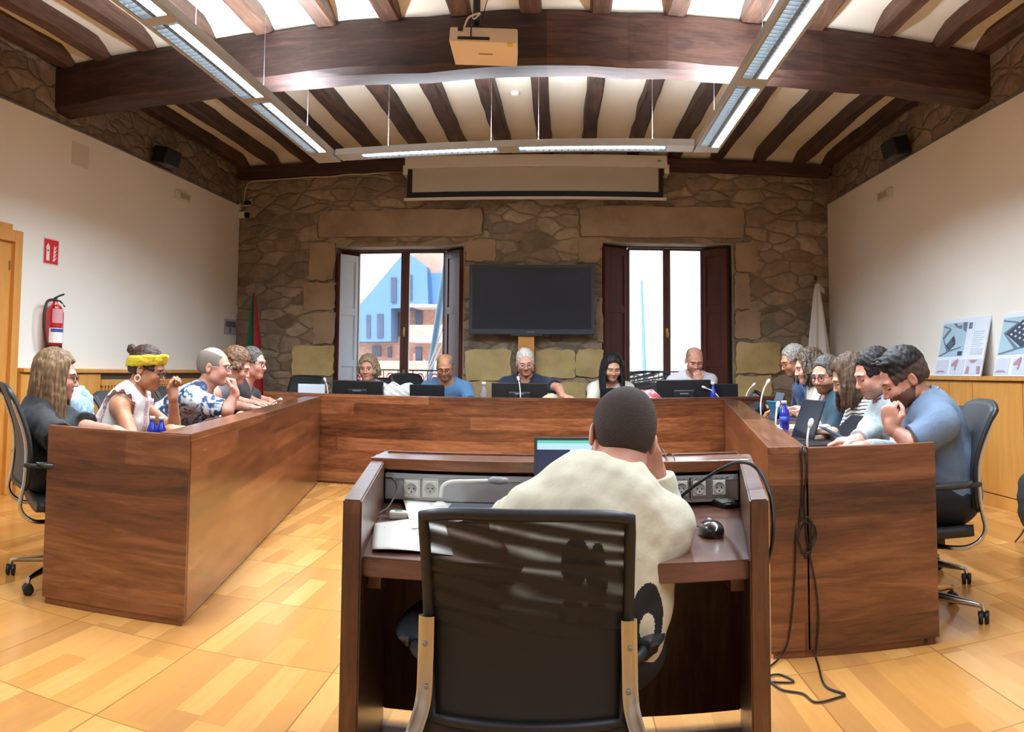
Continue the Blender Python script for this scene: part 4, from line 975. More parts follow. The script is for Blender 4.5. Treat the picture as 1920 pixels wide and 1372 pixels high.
def hand_sdf(S, w, d, n, s=1.0, curl=.35, side=1, thumb=.5, mi=0, spread=.10, inflate=0, fist=None):
    """palm plus four unequal fingers and a thumb. w wrist, d finger direction, n palm normal (towards what is touched), side=+1 right hand"""
    d = unit(d); n = np.array(n, float); n = unit(n-d*(n @ d)); l = np.cross(d, n)*side   # l points to the thumb side for palm down right hand
    l = -l if False else l
    A = np.array([l, d, n]); g = inflate
    S.ell(w+d*.045*s, np.array([.040, .052, .0155])*s+g, A, k=.012*s, mi=mi, e=3); S.cone(w-d*.01*s, w+d*.02*s, .026*s, .024*s, k=.015, mi=mi)
    S.ell(w+d*.030*s+l*.020*s+n*.006*s, np.array([.018, .032, .015])*s, A, k=.012*s, mi=mi)
    L = [(.027, .040, .026, .021, .0085), (.009, .044, .029, .022, .0088), (-.010, .041, .027, .021, .0084), (-.028, .032, .021, .018, .0076)]
    for q, (o, a, b_, c_, r) in enumerate(L):
        p = w+d*(.088-.004*abs(q-1.2))*s+l*o*s; r = r*s+g; ang = 0; fd = unit(d+l*(spread*(1.5-q)*.5))
        cq = curl[q] if isinstance(curl, (list, tuple)) else curl*(1+.12*q)
        for i, seg in enumerate((a, b_, c_)):
            ang += cq*(.9 if i == 0 else 1.15); dd = fd*math.cos(ang)+n*math.sin(ang); p2 = p+dd*seg*s
            S.cone(p, p2, r*(1-.05*i), r*(.95-.06*i), k=.004*s, mi=mi); p = p2
    t0 = w+d*.018*s+l*.026*s; t1 = t0+unit(l*.75+d*.7+n*.35*thumb)*.040*s; t2 = t1+unit(l*(.35-.5*thumb)+d*.9+n*.5*thumb)*.031*s; t3 = t2+unit(l*(.15-.8*thumb)+d*.9+n*.5*thumb)*.024*s
    S.cone(t0, t1, .013*s, .0105*s, k=.010*s, mi=mi); S.cone(t1, t2, .0105*s, .0095*s, k=.004*s, mi=mi); S.cone(t2, t3, .0095*s, .008*s, k=.004*s, mi=mi)
def ik(a, b, l1, l2, pole):
    a, b, pole = map(lambda v: np.array(v, float), (a, b, pole)); v = b-a; D = np.linalg.norm(v); D2 = min(max(D, abs(l1-l2)+.02), (l1+l2)*.995); v = v/D
    if abs(D2-D) > 1e-6: b = a+v*D2
    x = (l1*l1-l2*l2+D2*D2)/(2*D2); h = math.sqrt(max(l1*l1-x*x, 0)); p = pole-v*(pole @ v); p = unit(p) if np.linalg.norm(p) > 1e-6 else np.array([0, 0, -1.])
    return a+v*x+p*h, b
def person(label, head, yaw, pelvis, s=1.0, hyaw=None, hpitch=.25, hroll=0, skin=0, female=False, top=None, sleeve=.5, collar=None, hair=None, R=None, L=None,
           fat=1.0, hs=None, fine=False, eyes=.2, beard=None, glasses=None, extra=None, bshift=(0, 0, 0), toph=None, trousers='dark', sitting=True, topclip=None, fabric_disp=.003, neckr=.058, brows='3a2a20', lean_side=0, low=.56, matfn_top=None, topmats=None, hemz=.5, sh=None, sleeveless=False):
    """head: centre of the head in the world; pelvis: plan position of the hips; R,L: dicts with wrist w, dir d, normal n, curl, pole"""
    head = np.array(head, float); hyaw = yaw if hyaw is None else hyaw; hs = hs or s
    B = basis(yaw, 0); HB = basis(hyaw, hpitch, hroll)
    pel = np.array([pelvis[0], pelvis[1], low], float)
    neck_top = head-HB[2]*.075*hs-HB[1]*.022*hs
    base = head-HB[2]*.115*hs-HB[1]*.045*hs+np.array([0, 0, -.035*hs])+np.array(bshift)
    ub = unit(base-pel); Lt = np.linalg.norm(base-pel); rt = B[0]-ub*(B[0] @ ub); rt = unit(rt+lean_side*ub); fw = unit(np.cross(ub, rt)); 
    if fw @ B[1] < 0: fw = -fw
    T = np.array([rt, fw, ub]); sw = (.165 if female else .19)*s*(sh or 1.0); mid = pel+ub*Lt*.5-fw*.03*s; chest = pel+ub*Lt*.74-fw*.005
    root = thing('person', label, 'person', (pel[0], pel[1], 0)); off = np.array([pel[0], pel[1], 0])
    head = head-off; base = base-off; pel = pel-off; mid = mid-off; chest = chest-off; neck_top = neck_top-off
    sk = SKINS[skin]
    arms = {}
    la, lf = .285*s, .25*s
    for q, P in ((1, R), (-1, L)):
        shd = base+rt*q*sw-ub*.082*s+fw*.004
        if P is None: P = dict(w=off+pel+rt*q*.2+fw*.30+np.array([0, 0, .12]), d=fw+np.array([0, 0, -.1]))
        w = np.array(P['w'], float)-off
        pole = np.array(P.get('pole', rt*q*.6+np.array([0, 0, -1.])-fw*.25), float)
        if 'e' in P:
            el = np.array(P['e'], float)-off; 
        else: el, w = ik(shd, w, la, lf, pole)
        arms[q] = (shd, el, w, P)
    af = .5+.5*fat
    def torso(S, g, k=.05, sf=1):
        S.ell(pel+np.array([0, 0, .01]), np.array([.165*s*fat**.5, .125*s*fat, .12*s])+g, T, k=k); S.ell(mid, np.array([.138*s*fat, .10*s*fat, .20*s])+g, T, k=k); S.ell(mid-ub*.07*s+fw*.02*s*fat, np.array([.150*s*fat, .115*s*fat**1.3, .13*s])+g, T, k=k)
        S.ell(chest, np.array([.155*s*af, .105*s*af, .17*s])+g, T, k=k)
        if female:
            for q in (-1, 1): S.ell(chest-ub*.05*s+fw*.070*s+rt*q*.060*s, np.array([.060, .052, .062])*s+g, T, k=.05)
        S.cone(base-ub*.07*s-rt*sw*.55, base-ub*.07*s+rt*sw*.55, .062*s+g, k=.05); 
        for q in (-1, 1): S.cone(base-ub*.012*s-fw*.01, base+(arms[q][0]-base)*sf, .046*s+g*.6, (.048 if sf == 1 else .040)*s+g*.6, k=.05)
    # ---- body: one continuous surface
    S = Sdf(); torso(S, 0)
    S.cone(base-ub*.03, neck_top, neckr*s, neckr*.93*s, k=.03); 
    kn = {}
    for q in (-1, 1):
        hip = pel+rt*q*.09*s; flat = unit(np.array([B[1][0], B[1][1], 0])); knee = hip+flat*.42*s+rt*q*.05+np.array([0, 0, -.01]); foot = knee+np.array([0, 0, -(knee[2]-.085)])-flat*.03; kn[q] = (hip, knee, foot, flat)
        S.cone(hip, knee, .078*s*af, .055*s, k=.04); S.cone(knee, foot, .052*s, .036*s, k=.02)
    for q, (shd, el, w, P) in arms.items():
        S.cone(shd, el, .050*s*af, .038*s*af, k=.03); S.ell(shd, np.array([.050, .050, .052])*s*af, k=.04); S.cone(el, w, .041*s*af, .026*s, k=.02)
    parts = [S.mesh(.010 if not fine else .008)]
    for q, (shd, el, w, P) in arms.items():
        if P.get('hide'): continue
        H = Sdf(); dd = P.get('d', w-el); nn = P.get('n', (0, 0, -1)); H.cone(w-unit(w-el)*.03, w, .028*s, .026*s, k=.01)
        hand_sdf(H, w, dd, nn, s*P.get('hs', 1.0), P.get('curl', .3), q*P.get('flip', 1), P.get('thumb', .4), spread=P.get('spread', .1)); parts.append(H.mesh(.0034 if not P.get('coarse') else .005))
    Hd = Sdf(); head_sdf(Hd, head, HB, hs, female); Hd.cone(neck_top-HB[2]*.03, neck_top+HB[2]*.02, neckr*.93*s, k=.02); hv = Hd.mesh(.0024 if fine else .0034)
    nb = [len(p[1]) for p in parts]; parts.append(hv); parts += eye_parts(head, HB, hs, eyes)
    bmat = [sk, M_LIP, M_LASH, M_EYEW, M_IRIS, mat('brow_'+brows, brows, .8)]
    if beard: bmat.append(mat('stubble_'+beard[0], beard[0], .85, noise=.3, nscale=110))
    def mf(C, MI):
        q = (C-head)/hs; x, y, z = q @ HB[0], q @ HB[1], q @ HB[2]; isH = np.zeros(len(C), bool); a = sum(nb); isH[a:a+len(hv[1])] = True
        MI = MI.copy()
        lip = isH & (np.abs(z+.0575) < .0078*(1-(x/.024)**2)) & (y > .078); MI[lip] = 1
        br = isH & (np.abs(z-.0225-.005*np.sin((np.abs(x)-.010)*75)) < .0040*(1.15-np.abs(x)*14)) & (np.abs(x) > .013) & (np.abs(x) < .048) & (y > .055); MI[br] = 5
        if beard:
            zz = beard[1]; jit = .0025*np.sin(x*310)*np.sin(y*270+z*190); z = z+jit; bd = isH & (z < zz-.010) & (y > -.02) & (y > .02-.6*(z+.02)-.045) & ~((np.abs(x) < .032) & (z > -.040)) & ~((np.abs(x) < .05) & (z > -.028)) & ~lip & (z > -.12); MI[bd] = 6
        return MI
    build('body', parts, bmat, root, mf)
    # ---- clothing
    if top:
        C = Sdf(); g = .0115+fabric_disp*.75; torso(C, g, .055, .70 if sleeveless else 1)
        C.cone(base-ub*.05, base-ub*.0, .066*s, .060*s, k=.03)
        for q, (shd, el, w, P) in arms.items():
            if not sleeveless: C.ell(shd, np.array([.049, .049, .055])*s*af+g*.5, k=.05)
            if sleeve > 0 and not sleeveless:
                e1 = shd+(el-shd)*min(sleeve, 1.0); ax_ = unit(el-shd)
                clip = [(ax_, ax_ @ e1)] if sleeve < 1 else ()
                r1 = .050*s*af+g; flare = .050*s*af+g*(1.6 if sleeve < .9 else .9)
                C.cone(shd, shd+(el-shd)*min(sleeve*1.25, 1.0), r1, flare, k=.04, clip=clip)
                if sleeve > 1:
                    f = sleeve-1; e2 = el+(w-el)*f; a2 = unit(w-el); C.cone(el, el+(w-el)*min(1, f*1.15), .044*s*af+g, .034*s+g*.7, k=.03, clip=[(a2, a2 @ e2)])
        # neck opening
        C.cone(base-ub*.018*s+fw*.012, base+ub*.14-ub*.0+fw*.05, neckr*s*1.02+.004, neckr*s*1.25+.02, k=.01, op='s')
        w1 = wob((sum(map(ord, label))*7+3) % 9999, 22, fabric_disp); w2 = wob(sum(map(ord, label)) % 777+5, 60, fabric_disp*.35)
        mm = [top] + (topmats or [])
        V = C.mesh(toph or (.0075 if not fine else .005), disp=lambda x, y, z: w1(x, y, z)+w2(x, y, z), cut=[((0, 0, -1), -(hemz-.03))])
        info = dict(T=T, base=base, chest=chest, head=head, arms=arms, s=s, off=off, pel=pel)
        build('top', [V], mm, root, (lambda c, m: matfn_top(c, m, info)) if matfn_top else None, smooth=2)
        if collar:
            K = Sdf(); cm = collar
            n = 16; rr = neckr*s*1.10+.014
            def f(a, o=0, dz=0): return base+ub*((.034+.018*math.cos(a))*s+dz)+fw*.008+(-fw*math.cos(a)+rt*math.sin(a))*(rr+o)
            for i in range(n):
                a0 = -2.6+5.2*i/n; a1 = -2.6+5.2*(i+1)/n
                for o, dz, r_ in ((.000, .010, .0045), (.007, -.008, .0055), (.016, -.026, .0065)): K.cone(f(a0, o, dz), f(a1, o, dz), r_, k=.012)
            build('collar', [K.mesh(.0045)], [cm], root)
    tr = {'dark': mat('trouser_dark', '20222a', .85, noise=.1), 'jeans': mat('trouser_denim', '33465f', .85, noise=.15), 'beige': mat('trouser_beige', 'a08f78', .85)}[trousers]
    Tt = Sdf(); Tt.ell(pel+np.array([0, 0, -.01]), np.array([.172*s*fat**.5, .132*s*fat, .115*s])+.008, T, k=.04)
    for q, (hip, knee, foot, flat) in kn.items():
        Tt.cone(hip, knee, .088*s*af, .066*s, k=.05); a = unit(foot-knee); Tt.cone(knee, foot+a*.03, .064*s, .055*s, k=.03, clip=[(a, a @ (foot-a*.01))])
    build('trousers', [Tt.mesh(.014)], [tr], root)
    for q, (hip, knee, foot, flat) in kn.items():
        Sh = Sdf(); f0 = np.array([foot[0], foot[1], .045]); Sh.cone(f0-flat*.03, f0+flat*.13, .045, .036, k=.02); Sh.cone(f0+np.array([0, 0, .02]), f0+np.array([0, 0, .07]), .042, .042, k=.02)
        build('shoe', [Sh.mesh(.012, cut=[((0, 0, -1), -.006)])], [M_BLACK], root)
    W_ = lambda x, y, z: head+hs*(x*HB[0]+y*HB[1]+z*HB[2])
    if hair: hair(root, W_, HB, hs, info if top else None)
    if glasses:
        bm = BM(); gm = mat('glasses_'+glasses, glasses, .3)
        for q in (-1, 1):
            pts = [Vector(W_(q*.034+.024*math.cos(t), .103-.10*abs(q*.034+.024*math.cos(t)-0)**1.5*2, .002+.018*math.sin(t))) for t in [k*math.pi/8 for k in range(16)]]
            tube(bm, pts, .0022*hs, 6, closed=True)
            tube(bm, [Vector(W_(q*.058, .093, .006)), Vector(W_(q*.078, .04, .006)), Vector(W_(q*.083, -.01, .004)), Vector(W_(q*.083, -.022, -.012))], .002*hs, 6)
        tube(bm, [Vector(W_(-.010, .108, .006)), Vector(W_(0, .112, .010)), Vector(W_(.010, .108, .006))], .002*hs, 6)
        obj('glasses', bm, gm, root)
    if extra: extra(root, W_, HB, hs, dict(T=T, base=base, chest=chest, head=head, arms=arms, s=s, off=off, pel=pel, rt=rt, fw=fw, ub=ub))
    return root
# ---- hair styles: each returns a builder
def cap(S, W_, HB, hs, t=.010, front=.052, low=-.03, side=.0, mi=0, back=-.045, top=0):
    """scalp volume with hairline: forehead, temples and nape cut away"""
    S.ell(W_(0, -.020, .040+top*.4), np.array([.0775+t, .0955+t, .083+t+top])*hs, HB, k=.01, mi=mi)
    S.ell(W_(0, -.045, .0), np.array([.071+t*.8, .064+t, .075])*hs, HB, k=.02, mi=mi)
    S.ell(W_(0, .024, .010), np.array([.0695+t, .060+t*.5, .070+t])*hs, HB, k=.012, mi=mi)
    # cut the face: everything forward and below the hairline
    S.ell(W_(0, .125, -.050), np.array([.105, .100, .100+front*0])*hs, HB, k=.012, op='s')
    S.ell(W_(0, .118, .020), np.array([.070, .066, front+.012])*hs, HB, k=.008, op='s', e=3)
    for q in (-1, 1): S.ell(W_(q*.085, .035, -.040), np.array([.04, .052, .050])*hs, HB, k=.01, op='s'); S.ell(W_(q*.092, -.008, -.016), np.array([.022, .024, .036])*hs, HB, k=.006, op='s')
    S.ell(W_(0, -.02, low-.105), np.array([.14, .14, .09])*hs, HB, k=.012, op='s')
def hair_short(m, t=.007, front=.056, low=-.02, top=.006, tuft=0, nz=.0028, seed=1, side_m=None):
    def f(root, W_, HB, hs, info):
        S = Sdf(); cap(S, W_, HB, hs, t, front, low, top=top)
        if tuft:
            r = random.Random(seed)
            for i in range(26):
                x = r.uniform(-.055, .055); y = r.uniform(.0, .062); z = .100+r.uniform(0, .018)-.9*x*x*8-.25*max(0, y-.02)
                S.cone(W_(x, y-.02, z), W_(x+r.uniform(-.012, .012), y+.018+r.uniform(0, .015), z+tuft*r.uniform(.4, 1.2)), .012*hs, .004*hs, k=.01)
        w1 = wob(seed, 170, nz); mats = [m] + ([side_m] if side_m else [])
        def mf(C, MI):
            if not side_m: return MI
            z = np.array([(c-W_(0, 0, 0)) @ HB[2] for c in C])/hs; return np.where(z < .045, 1, 0)
        build('hair', [S.mesh(.0048, disp=lambda x, y, z: w1(x, y, z))], mats, root, mf)
    return f
def hair_bald(m, t=.003, top=.05):
    """close-cropped sides and back only, bare crown"""
    def f(root, W_, HB, hs, info):
        S = Sdf(); cap(S, W_, HB, hs, t, .06, -.02)
        S.ell(W_(0, .02, .125), np.array([.068, .125, .062])*hs, HB, k=.008, op='s')
        build('hair', [S.mesh(.0045)], [m], root)
    return f
def hair_long(m, length=.26, vol=.022, seed=1, curly=0, front=.058, part=0, fringe=0, wide=1.0, back=1.0):
    """hair falling past the shoulders in strands"""
    def f(root, W_, HB, hs, info):
        S = Sdf(); cap(S, W_, HB, hs, .018, front, -.09, top=.004); r = random.Random(seed); dn = np.array([0, 0, -1.])
        S.ell(W_(0, -.055, -length*.36), np.array([.070*wide, .040, length*.55])*hs, HB, k=.03)
        n = 74
        for i in range(n):
            a = math.radians(-128+256*i/(n-1)) if back else 0
            # around the back of the head from temple to temple
            x = math.sin(a)*.085*wide; y = -.025-math.cos(a)*.088+.012; z0 = .035+r.uniform(-.01, .02)
            if abs(a) > 2.0: z0 -= .005
            p = np.array(W_(x*.95, y, z0)); out = unit(np.array(W_(x, y, 0))-np.array(W_(0, -.01, 0))); rr = vol*(.6 if abs(a) > 1.7 else 1.0)*r.uniform(.75, 1.1)*hs
            nseg = 6; prev = p; ph = r.uniform(0, 6)
            for k in range(nseg):
                t = (k+1)/nseg; L = length*r.uniform(.93, 1.05)*t*hs
                q = p+dn*L+out*(.022*math.sin(t*2.2)*hs)+HB[0]*curly*.020*math.sin(ph+t*11)*hs+HB[1]*curly*.016*math.cos(ph+t*9)*hs
                S.cone(prev, q, rr*(1-.45*(k/nseg)), rr*(1-.45*t)*.95, k=.014 if curly < .6 else .007); prev = q
        w1 = wob(seed, 170, .0042)
        build('hair', [S.mesh(.0046, disp=lambda x, y, z: w1(x, y, z*.10))], [m], root)
    return f
def hair_bob(m, seed=1, curly=1, length=.11, vol=.03, front=.05, n=80):
    """loose curls or a tousled crop made of many short locks"""
    def f(root, W_, HB, hs, info):
        S = Sdf(); cap(S, W_, HB, hs, .016, front, -.04, top=.008); r = random.Random(seed)
        for i in range(n):
            a = r.uniform(-2.35, 2.35); b = r.uniform(-.5, 1.15); x = math.sin(a)*math.cos(b)*.084; y = -.02-math.cos(a)*math.cos(b)*.092; z = .035+math.sin(b)*.078
            if y > .055 and z < .06: continue
            p = np.array(W_(x, y, z)); o = unit(p-np.array(W_(0, -.01, .02))); q = p+o*vol*.5*hs+np.array([0, 0, -1])*length*.5*hs*r.uniform(.6, 1.2)+np.array([r.uniform(-1, 1), r.uniform(-1, 1), 0])*.018*curly*hs
            e = q+np.array([0, 0, -1])*length*.35*hs-o*.01*hs+np.array([r.uniform(-1, 1), r.uniform(-1, 1), 0])*.02*curly*hs
            S.cone(p, q, .015*hs, .012*hs, k=.008); S.cone(q, e, .012*hs, .005*hs, k=.006)
        w1 = wob(seed, 140, .004)
        build('hair', [S.mesh(.0052, disp=w1)], [m], root)
    return f
H_BROWN = hair_mat('hair_brown', '2c1d13', '4d3726', '6f5238'); H_DARK = hair_mat('hair_dark', '0b0908', '171210', '2a201b', (50, 50, 50)); H_GREY = hair_mat('hair_grey', '57534e', '837d75', 'a8a29a', (60, 60, 60))
H_WHITE = hair_mat('hair_white', '8f8a84', 'bdb8b0', 'd8d4cc', (60, 60, 60)); H_LBROWN = hair_mat('hair_light_brown', '4a3623', '73573a', '9b7c55'); H_SALT = hair_mat('hair_dark_grey', '2b2826', '4c4742', '736d66', (60, 60, 60))
H_SANDY = hair_mat('hair_sandy_grey', '5e4d3b', '877359', 'ab977a', (50, 50, 30)); H_CURL = hair_mat('hair_dark_blonde_curls', '1d1611', '43342a', '8a7456', (50, 50, 25)); H_BLACK = hair_mat('hair_black', '0b0a0c', '191619', '2b272a')
H_BUZZ = mat('buzz_cut', '3a2f29', .9, noise=.3, nscale=60, bump=.5, bscale=300); H_SHAVE = mat('shaved_grey', '6b5b50', .9, noise=.2, nscale=80, bump=.3, bscale=300); H_FADE = mat('faded_dark_sides', '4a3930', .9, noise=.25, nscale=80, bump=.3, bscale=300)
# ================================================================== WHO SITS WHERE
nL = Vector((-(LF-LN).y, (LF-LN).x)).normalized(); uL = (LF-LN).normalized(); oL = LN+nL*.70    # outer edge of the left desk
uR = (RF-RN).normalized(); nR = Vector((uR.y, -uR.x)); oR = RN+nR*.70
def seat_at(head, side, off):
    h = Vector((head.x, head.y))
    u, n, o = (uL, nL, oL) if side == 'L' else (uR, nR, oR)
    return o+u*((h-o) @ u)+n*off
YAWL, YAWR = math.atan2(-(-nL).x, (-nL).y), math.atan2(-(-nR).x, (-nR).y)
GR = {'L': 'office chairs along the left desk', 'R': 'office chairs along the right desk', 'F': 'office chairs along the far desk'}
ZT = ZTOP
def D(side, px, n, z=ZTOP):
    """point on a side desk seen at picture column px, n metres out from the inner face"""
    o, u, nn = (LN, uL, nL) if side == 'L' else (RN, uR, nR); lo, hi = -1.0, 6.5
    def col(t):
        p = o+u*t+nn*n; q = RC @ np.array([p.x, p.y, z-CAM_H]); return 960+F_PX*math.atan2(q[0], q[2])
    inc = col(hi) > col(lo)
    for _ in range(40):
        m = (lo+hi)/2
        if (col(m) < px) == inc: lo = m
        else: hi = m
    p = o+u*lo+nn*n; return Vector((p.x, p.y, z))
def HL(px, n=.38, z=.785): return D('L', px, n, z)
def HR(px, n=.38, z=.785): return D('R', px, n, z)
def HF(px, y=8.30, z=.80): return Vector((at(px, 740, Y=y).x, y, z))
def on(px, py, z=ZT+.03): return at(px, py, Z=z)
def stripes(name, a, b_, period, axis, duty=.35):
    m, nt, b = newmat(name, .85); tc = node(nt, 'ShaderNodeTexCoord'); n = node(nt, 'ShaderNodeTexNoise', i_Scale=3.0); nt.links.new(tc.outputs['Object'], n.inputs['Vector'])
    dt = node(nt, 'ShaderNodeVectorMath', operation='DOT_PRODUCT'); nt.links.new(tc.outputs['Object'], dt.inputs[0]); dt.inputs[1].default_value = axis
    ad = node(nt, 'ShaderNodeMath', operation='MULTIPLY_ADD', i_1=.05); nt.links.new(n.outputs[0], ad.inputs[0]); nt.links.new(dt.outputs['Value'], ad.inputs[2])
    dv = node(nt, 'ShaderNodeMath', operation='DIVIDE', i_1=period); nt.links.new(ad.outputs[0], dv.inputs[0]); fr = node(nt, 'ShaderNodeMath', operation='FRACT'); nt.links.new(dv.outputs[0], fr.inputs[0])
    nt.links.new(ramp(nt, [(0, a), (duty, b_)], fr.outputs[0], 'CONSTANT'), b.inputs['Base Color']); return m
def blotch(name, stops, scale=14, detail=3, dist=1.5, rough=.85):
    m, nt, b = newmat(name, rough); tc = node(nt, 'ShaderNodeTexCoord'); n = node(nt, 'ShaderNodeTexNoise', i_Scale=scale, i_Detail=detail, i_Distortion=dist); nt.links.new(tc.outputs['Object'], n.inputs['Vector'])
    nt.links.new(ramp(nt, stops, n.outputs[0]), b.inputs['Base Color']); return m
pi = math.pi
# ---------------- left row
h = at(106, 706, r=4.5); s_ = seat_at(h, 'L', .22)
office_chair('black office chair with a light grey edge under the long-haired woman at the left', (s_.x+.17, s_.y-.12), YAWL+.62, w=.54, top=1.03, group=GR['L'], back_y=-.27)
person('woman with long light brown hair and glasses in a loose black short-sleeved blouse', h, YAWL+.12, s_, s=1.05, hs=1.12, hyaw=YAWL+.25, hpitch=.10, female=True, skin=2, top=cloth('black_blouse', '17191b', bump=.4), sleeve=.85, fabric_disp=.008, fat=1.25,
       hair=hair_long(H_LBROWN, .255, .024, seed=4), glasses='1b1b1e', fine=True, eyes=.5,
       R=dict(w=D('L', 190, .47, .78), d=(1, .9, -.05), curl=.3, pole=(-.6, -.5, -1)), L=dict(w=D('L', 268, .33, .80), d=(1, -.1, -.1), curl=.35, pole=(0, .4, -1)))
h = at(276, 692, r=4.95); s_ = seat_at(h, 'L', .16)
office_chair('black office chair on the left side with a pale denim jacket over its back', s_, YAWL, w=.46, top=.93, group=GR['L'], back_y=-.26); chair_jacket = s_
M_WTOP = mat('white_cotton', 'e4dfd9', .85, noise=.04, bump=.2, bscale=30); M_EMB = blotch('red_embroidery', [(.44, 'e4dcd8'), (.48, 'b3606a'), (.56, 'b3606a'), (.6, 'e4dcd8')], 90, 1, 0)
def emb(C, MI, I):
    q = C-I['chest']; x = q @ I['T'][0]; y = q @ I['T'][1]; z = q @ I['T'][2]; MI = MI.copy(); MI[(abs(x) < .045) & (y > 0) & (z > -.16) & (z < .10)] = 1
    e = C-I['base']; MI[(np.abs(np.abs(e @ I['T'][0])-.150) < .018)] = 1; return MI
def headscarf(root, W_, HB, hs, I):
    S = Sdf()
    for k in range(24):
        a0, a1 = [2*pi*(k+j)/24 for j in (0, 1)]
        f = lambda a: W_(math.sin(a)*.083, -.014+math.cos(a)*.098, .046+.038*math.cos(a))
        for dz, rr in ((-.018, .011), (.0, .013), (.018, .011)): S.cone(np.array(f(a0))+HB[2]*dz*hs, np.array(f(a1))+HB[2]*dz*hs, rr*hs, k=.01)
    w = wob(3, 70, .003); build('headband', [S.mesh(.0042, disp=w)], [mat('yellow_scarf', 'cdb52c', .85, noise=.12, nscale=40, bump=.5, bscale=60)], root)
    for q in (-1, 1): bm = BM(); tube(bm, [Vector(W_(q*.086, -.008+.016*math.cos(t), -.055+.018*math.sin(t))) for t in [k*pi/6 for k in range(12)]], .0035*hs, 6, closed=True); obj('hoop_earring', bm, mat('pearl_hoop', 'e6dccb', .3), root)
    # ruffles over the shoulders
    for q in (-1, 1):
        shd = I['arms'][q][0]; rt, ub, fw = I['rt'], I['ub'], I['fw']
        def fr(u, v, q=q):
            a = -2.0+4.0*u; base_ = shd-rt*q*.030+fw*math.sin(a)*.080+ub*(math.cos(a)*.086-.005); out = (rt*q*.050+fw*math.sin(a)*.02+ub*math.cos(a)*.02)*v+ub*(.012*math.sin(u*44)*v); return Vector(base_+out)
        bm = BM(); sheet(bm, fr, 44, 4, th=.003); obj('ruffle', bm, M_EMB if q else M_WTOP, root, smooth=True)
def hair_bun(m):
    def f(root, W_, HB, hs, info):
        S = Sdf(); cap(S, W_, HB, hs, .007, .052, -.02, top=.003); S.ell(W_(0, -.128, .075), np.array([.026, .026, .026])*hs, HB, k=.012)
        w = wob(9, 120, .003); build('hair', [S.mesh(.0045, disp=w)], [m], root)
    return f
person('woman with a yellow headband and glasses in a white top with pink embroidery and ruffles', h, YAWL+.05, s_, s=1.04, hs=1.10, hyaw=YAWL+.0, hpitch=.30, female=True, skin=1, top=M_WTOP, topmats=[M_EMB], matfn_top=emb, sleeve=0, sleeveless=True, fabric_disp=.004, fat=1.08,
       hair=hair_bun(hair_mat('hair_auburn', '1c110d', '3a231a', '5a3a28')), glasses='3a3442', fine=True, eyes=.15, extra=headscarf,
       R=dict(w=D('L', 322, .34, .80), d=(1, .15, .0), n=(0, .3, -1), curl=.12, pole=(-.5, -.3, -1)), L=dict(w=at(324, 742, r=5.0), d=(-.05, .1, 1), n=(1, -.3, 0), curl=1.1, thumb=.9, pole=(.1, .5, -1)))
h = at(402, 688, r=5.65); s_ = seat_at(h, 'L', .20)
office_chair('black office chair behind the man in the blue and white patterned shirt', s_, YAWL, w=.45, top=.93, group=GR['L'])
M_TIE = blotch('blue_leaf_print', [(.36, '1f2c4a'), (.47, '3f5478'), (.53, 'b9c1c6'), (.66, 'd7d8d2')], 17, 5, 1.2)
person('balding man with glasses in a blue and white leaf print shirt, chin on fist', h, YAWL-.05, s_, s=1.05, hs=1.12, hyaw=YAWL-.05, hpitch=.12, skin=2, top=M_TIE, sleeve=.9, fat=1.12, hair=hair_bald(mat('cropped_grey', '756a60', .9, noise=.2, nscale=90), .003), glasses='8a8a8c', fine=True, eyes=.5, fabric_disp=.006, neckr=.062,
       R=dict(w=at(441, 738, r=5.42), e=at(426, 769, r=5.40), d=(-.15, .0, 1), n=(-.8, -.2, .1), curl=1.25, thumb=.8), L=dict(w=D('L', 452, .33, .785), d=(1, -.4, 0), curl=.5, pole=(0, .3, -1)))
h = at(442, 688, r=6.35); s_ = seat_at(h, 'L', .18)
office_chair('black office chair behind the person in the grey vest', s_, YAWL, w=.45, top=.93, group=GR['L'])
person('person with short tousled brown hair in a sleeveless grey vest, leaning over the left desk', h, YAWL, s_, s=1.04, hs=1.12, hyaw=YAWL-.05, hpitch=.35, skin=2, female=True, top=cloth('grey_vest', '6c7079'), sleeve=0, sleeveless=True, hair=hair_bob(hair_mat('hair_chestnut', '3a2518', '64452e', '866445', (60, 60, 60)), 3, .8, .06, .03), eyes=.2,
       R=dict(w=D('L', 484, .34, .785), d=(1, .3, -.05), curl=.4, pole=(-.2, -.4, -1)), L=dict(w=D('L', 500, .36, .785), d=(1, .1, -.05), curl=.5, pole=(-.2, .4, -1)))
h = at(474, 682, r=7.0); s_ = seat_at(h, 'L', .22)
office_chair('black office chair behind the man in the black printed T-shirt', s_, YAWL, w=.45, top=.93, group=GR['L'])
M_BTEE = cloth('black_tee', '16181c'); M_PRINT = blotch('tee_print', [(.40, '1a1c20'), (.46, '4c7a4a'), (.52, 'd8d4c8'), (.60, 'a8503c'), (.68, '1a1c20')], 26, 2, .5)
def chestprint(C, MI, I):
    q = C-I['chest']; x = q @ I['T'][0]; y = q @ I['T'][1]; z = q @ I['T'][2]; MI = MI.copy(); MI[((x/.09)**2+((z+.03)/.11)**2 < 1) & (y > 0)] = 1; return MI
person('man with dark glasses in a black T-shirt with a green and white print', h, YAWL-.15, s_, s=1.08, hs=1.14, hyaw=YAWL-.25, hpitch=.08, skin=2, top=M_BTEE, topmats=[M_PRINT], matfn_top=chestprint, sleeve=.62, fat=1.15, hair=hair_short(H_SALT, .005, .056), glasses='141416', fine=True, eyes=.5, neckr=.064,
       R=dict(w=D('L', 503, .38, .785), d=(1, .1, -.05), curl=.3, pole=(-.2, -.4, -1)), L=dict(w=D('L', 520, .40, .785), d=(.6, -.8, 0), curl=.3, pole=(0, .4, -1)))
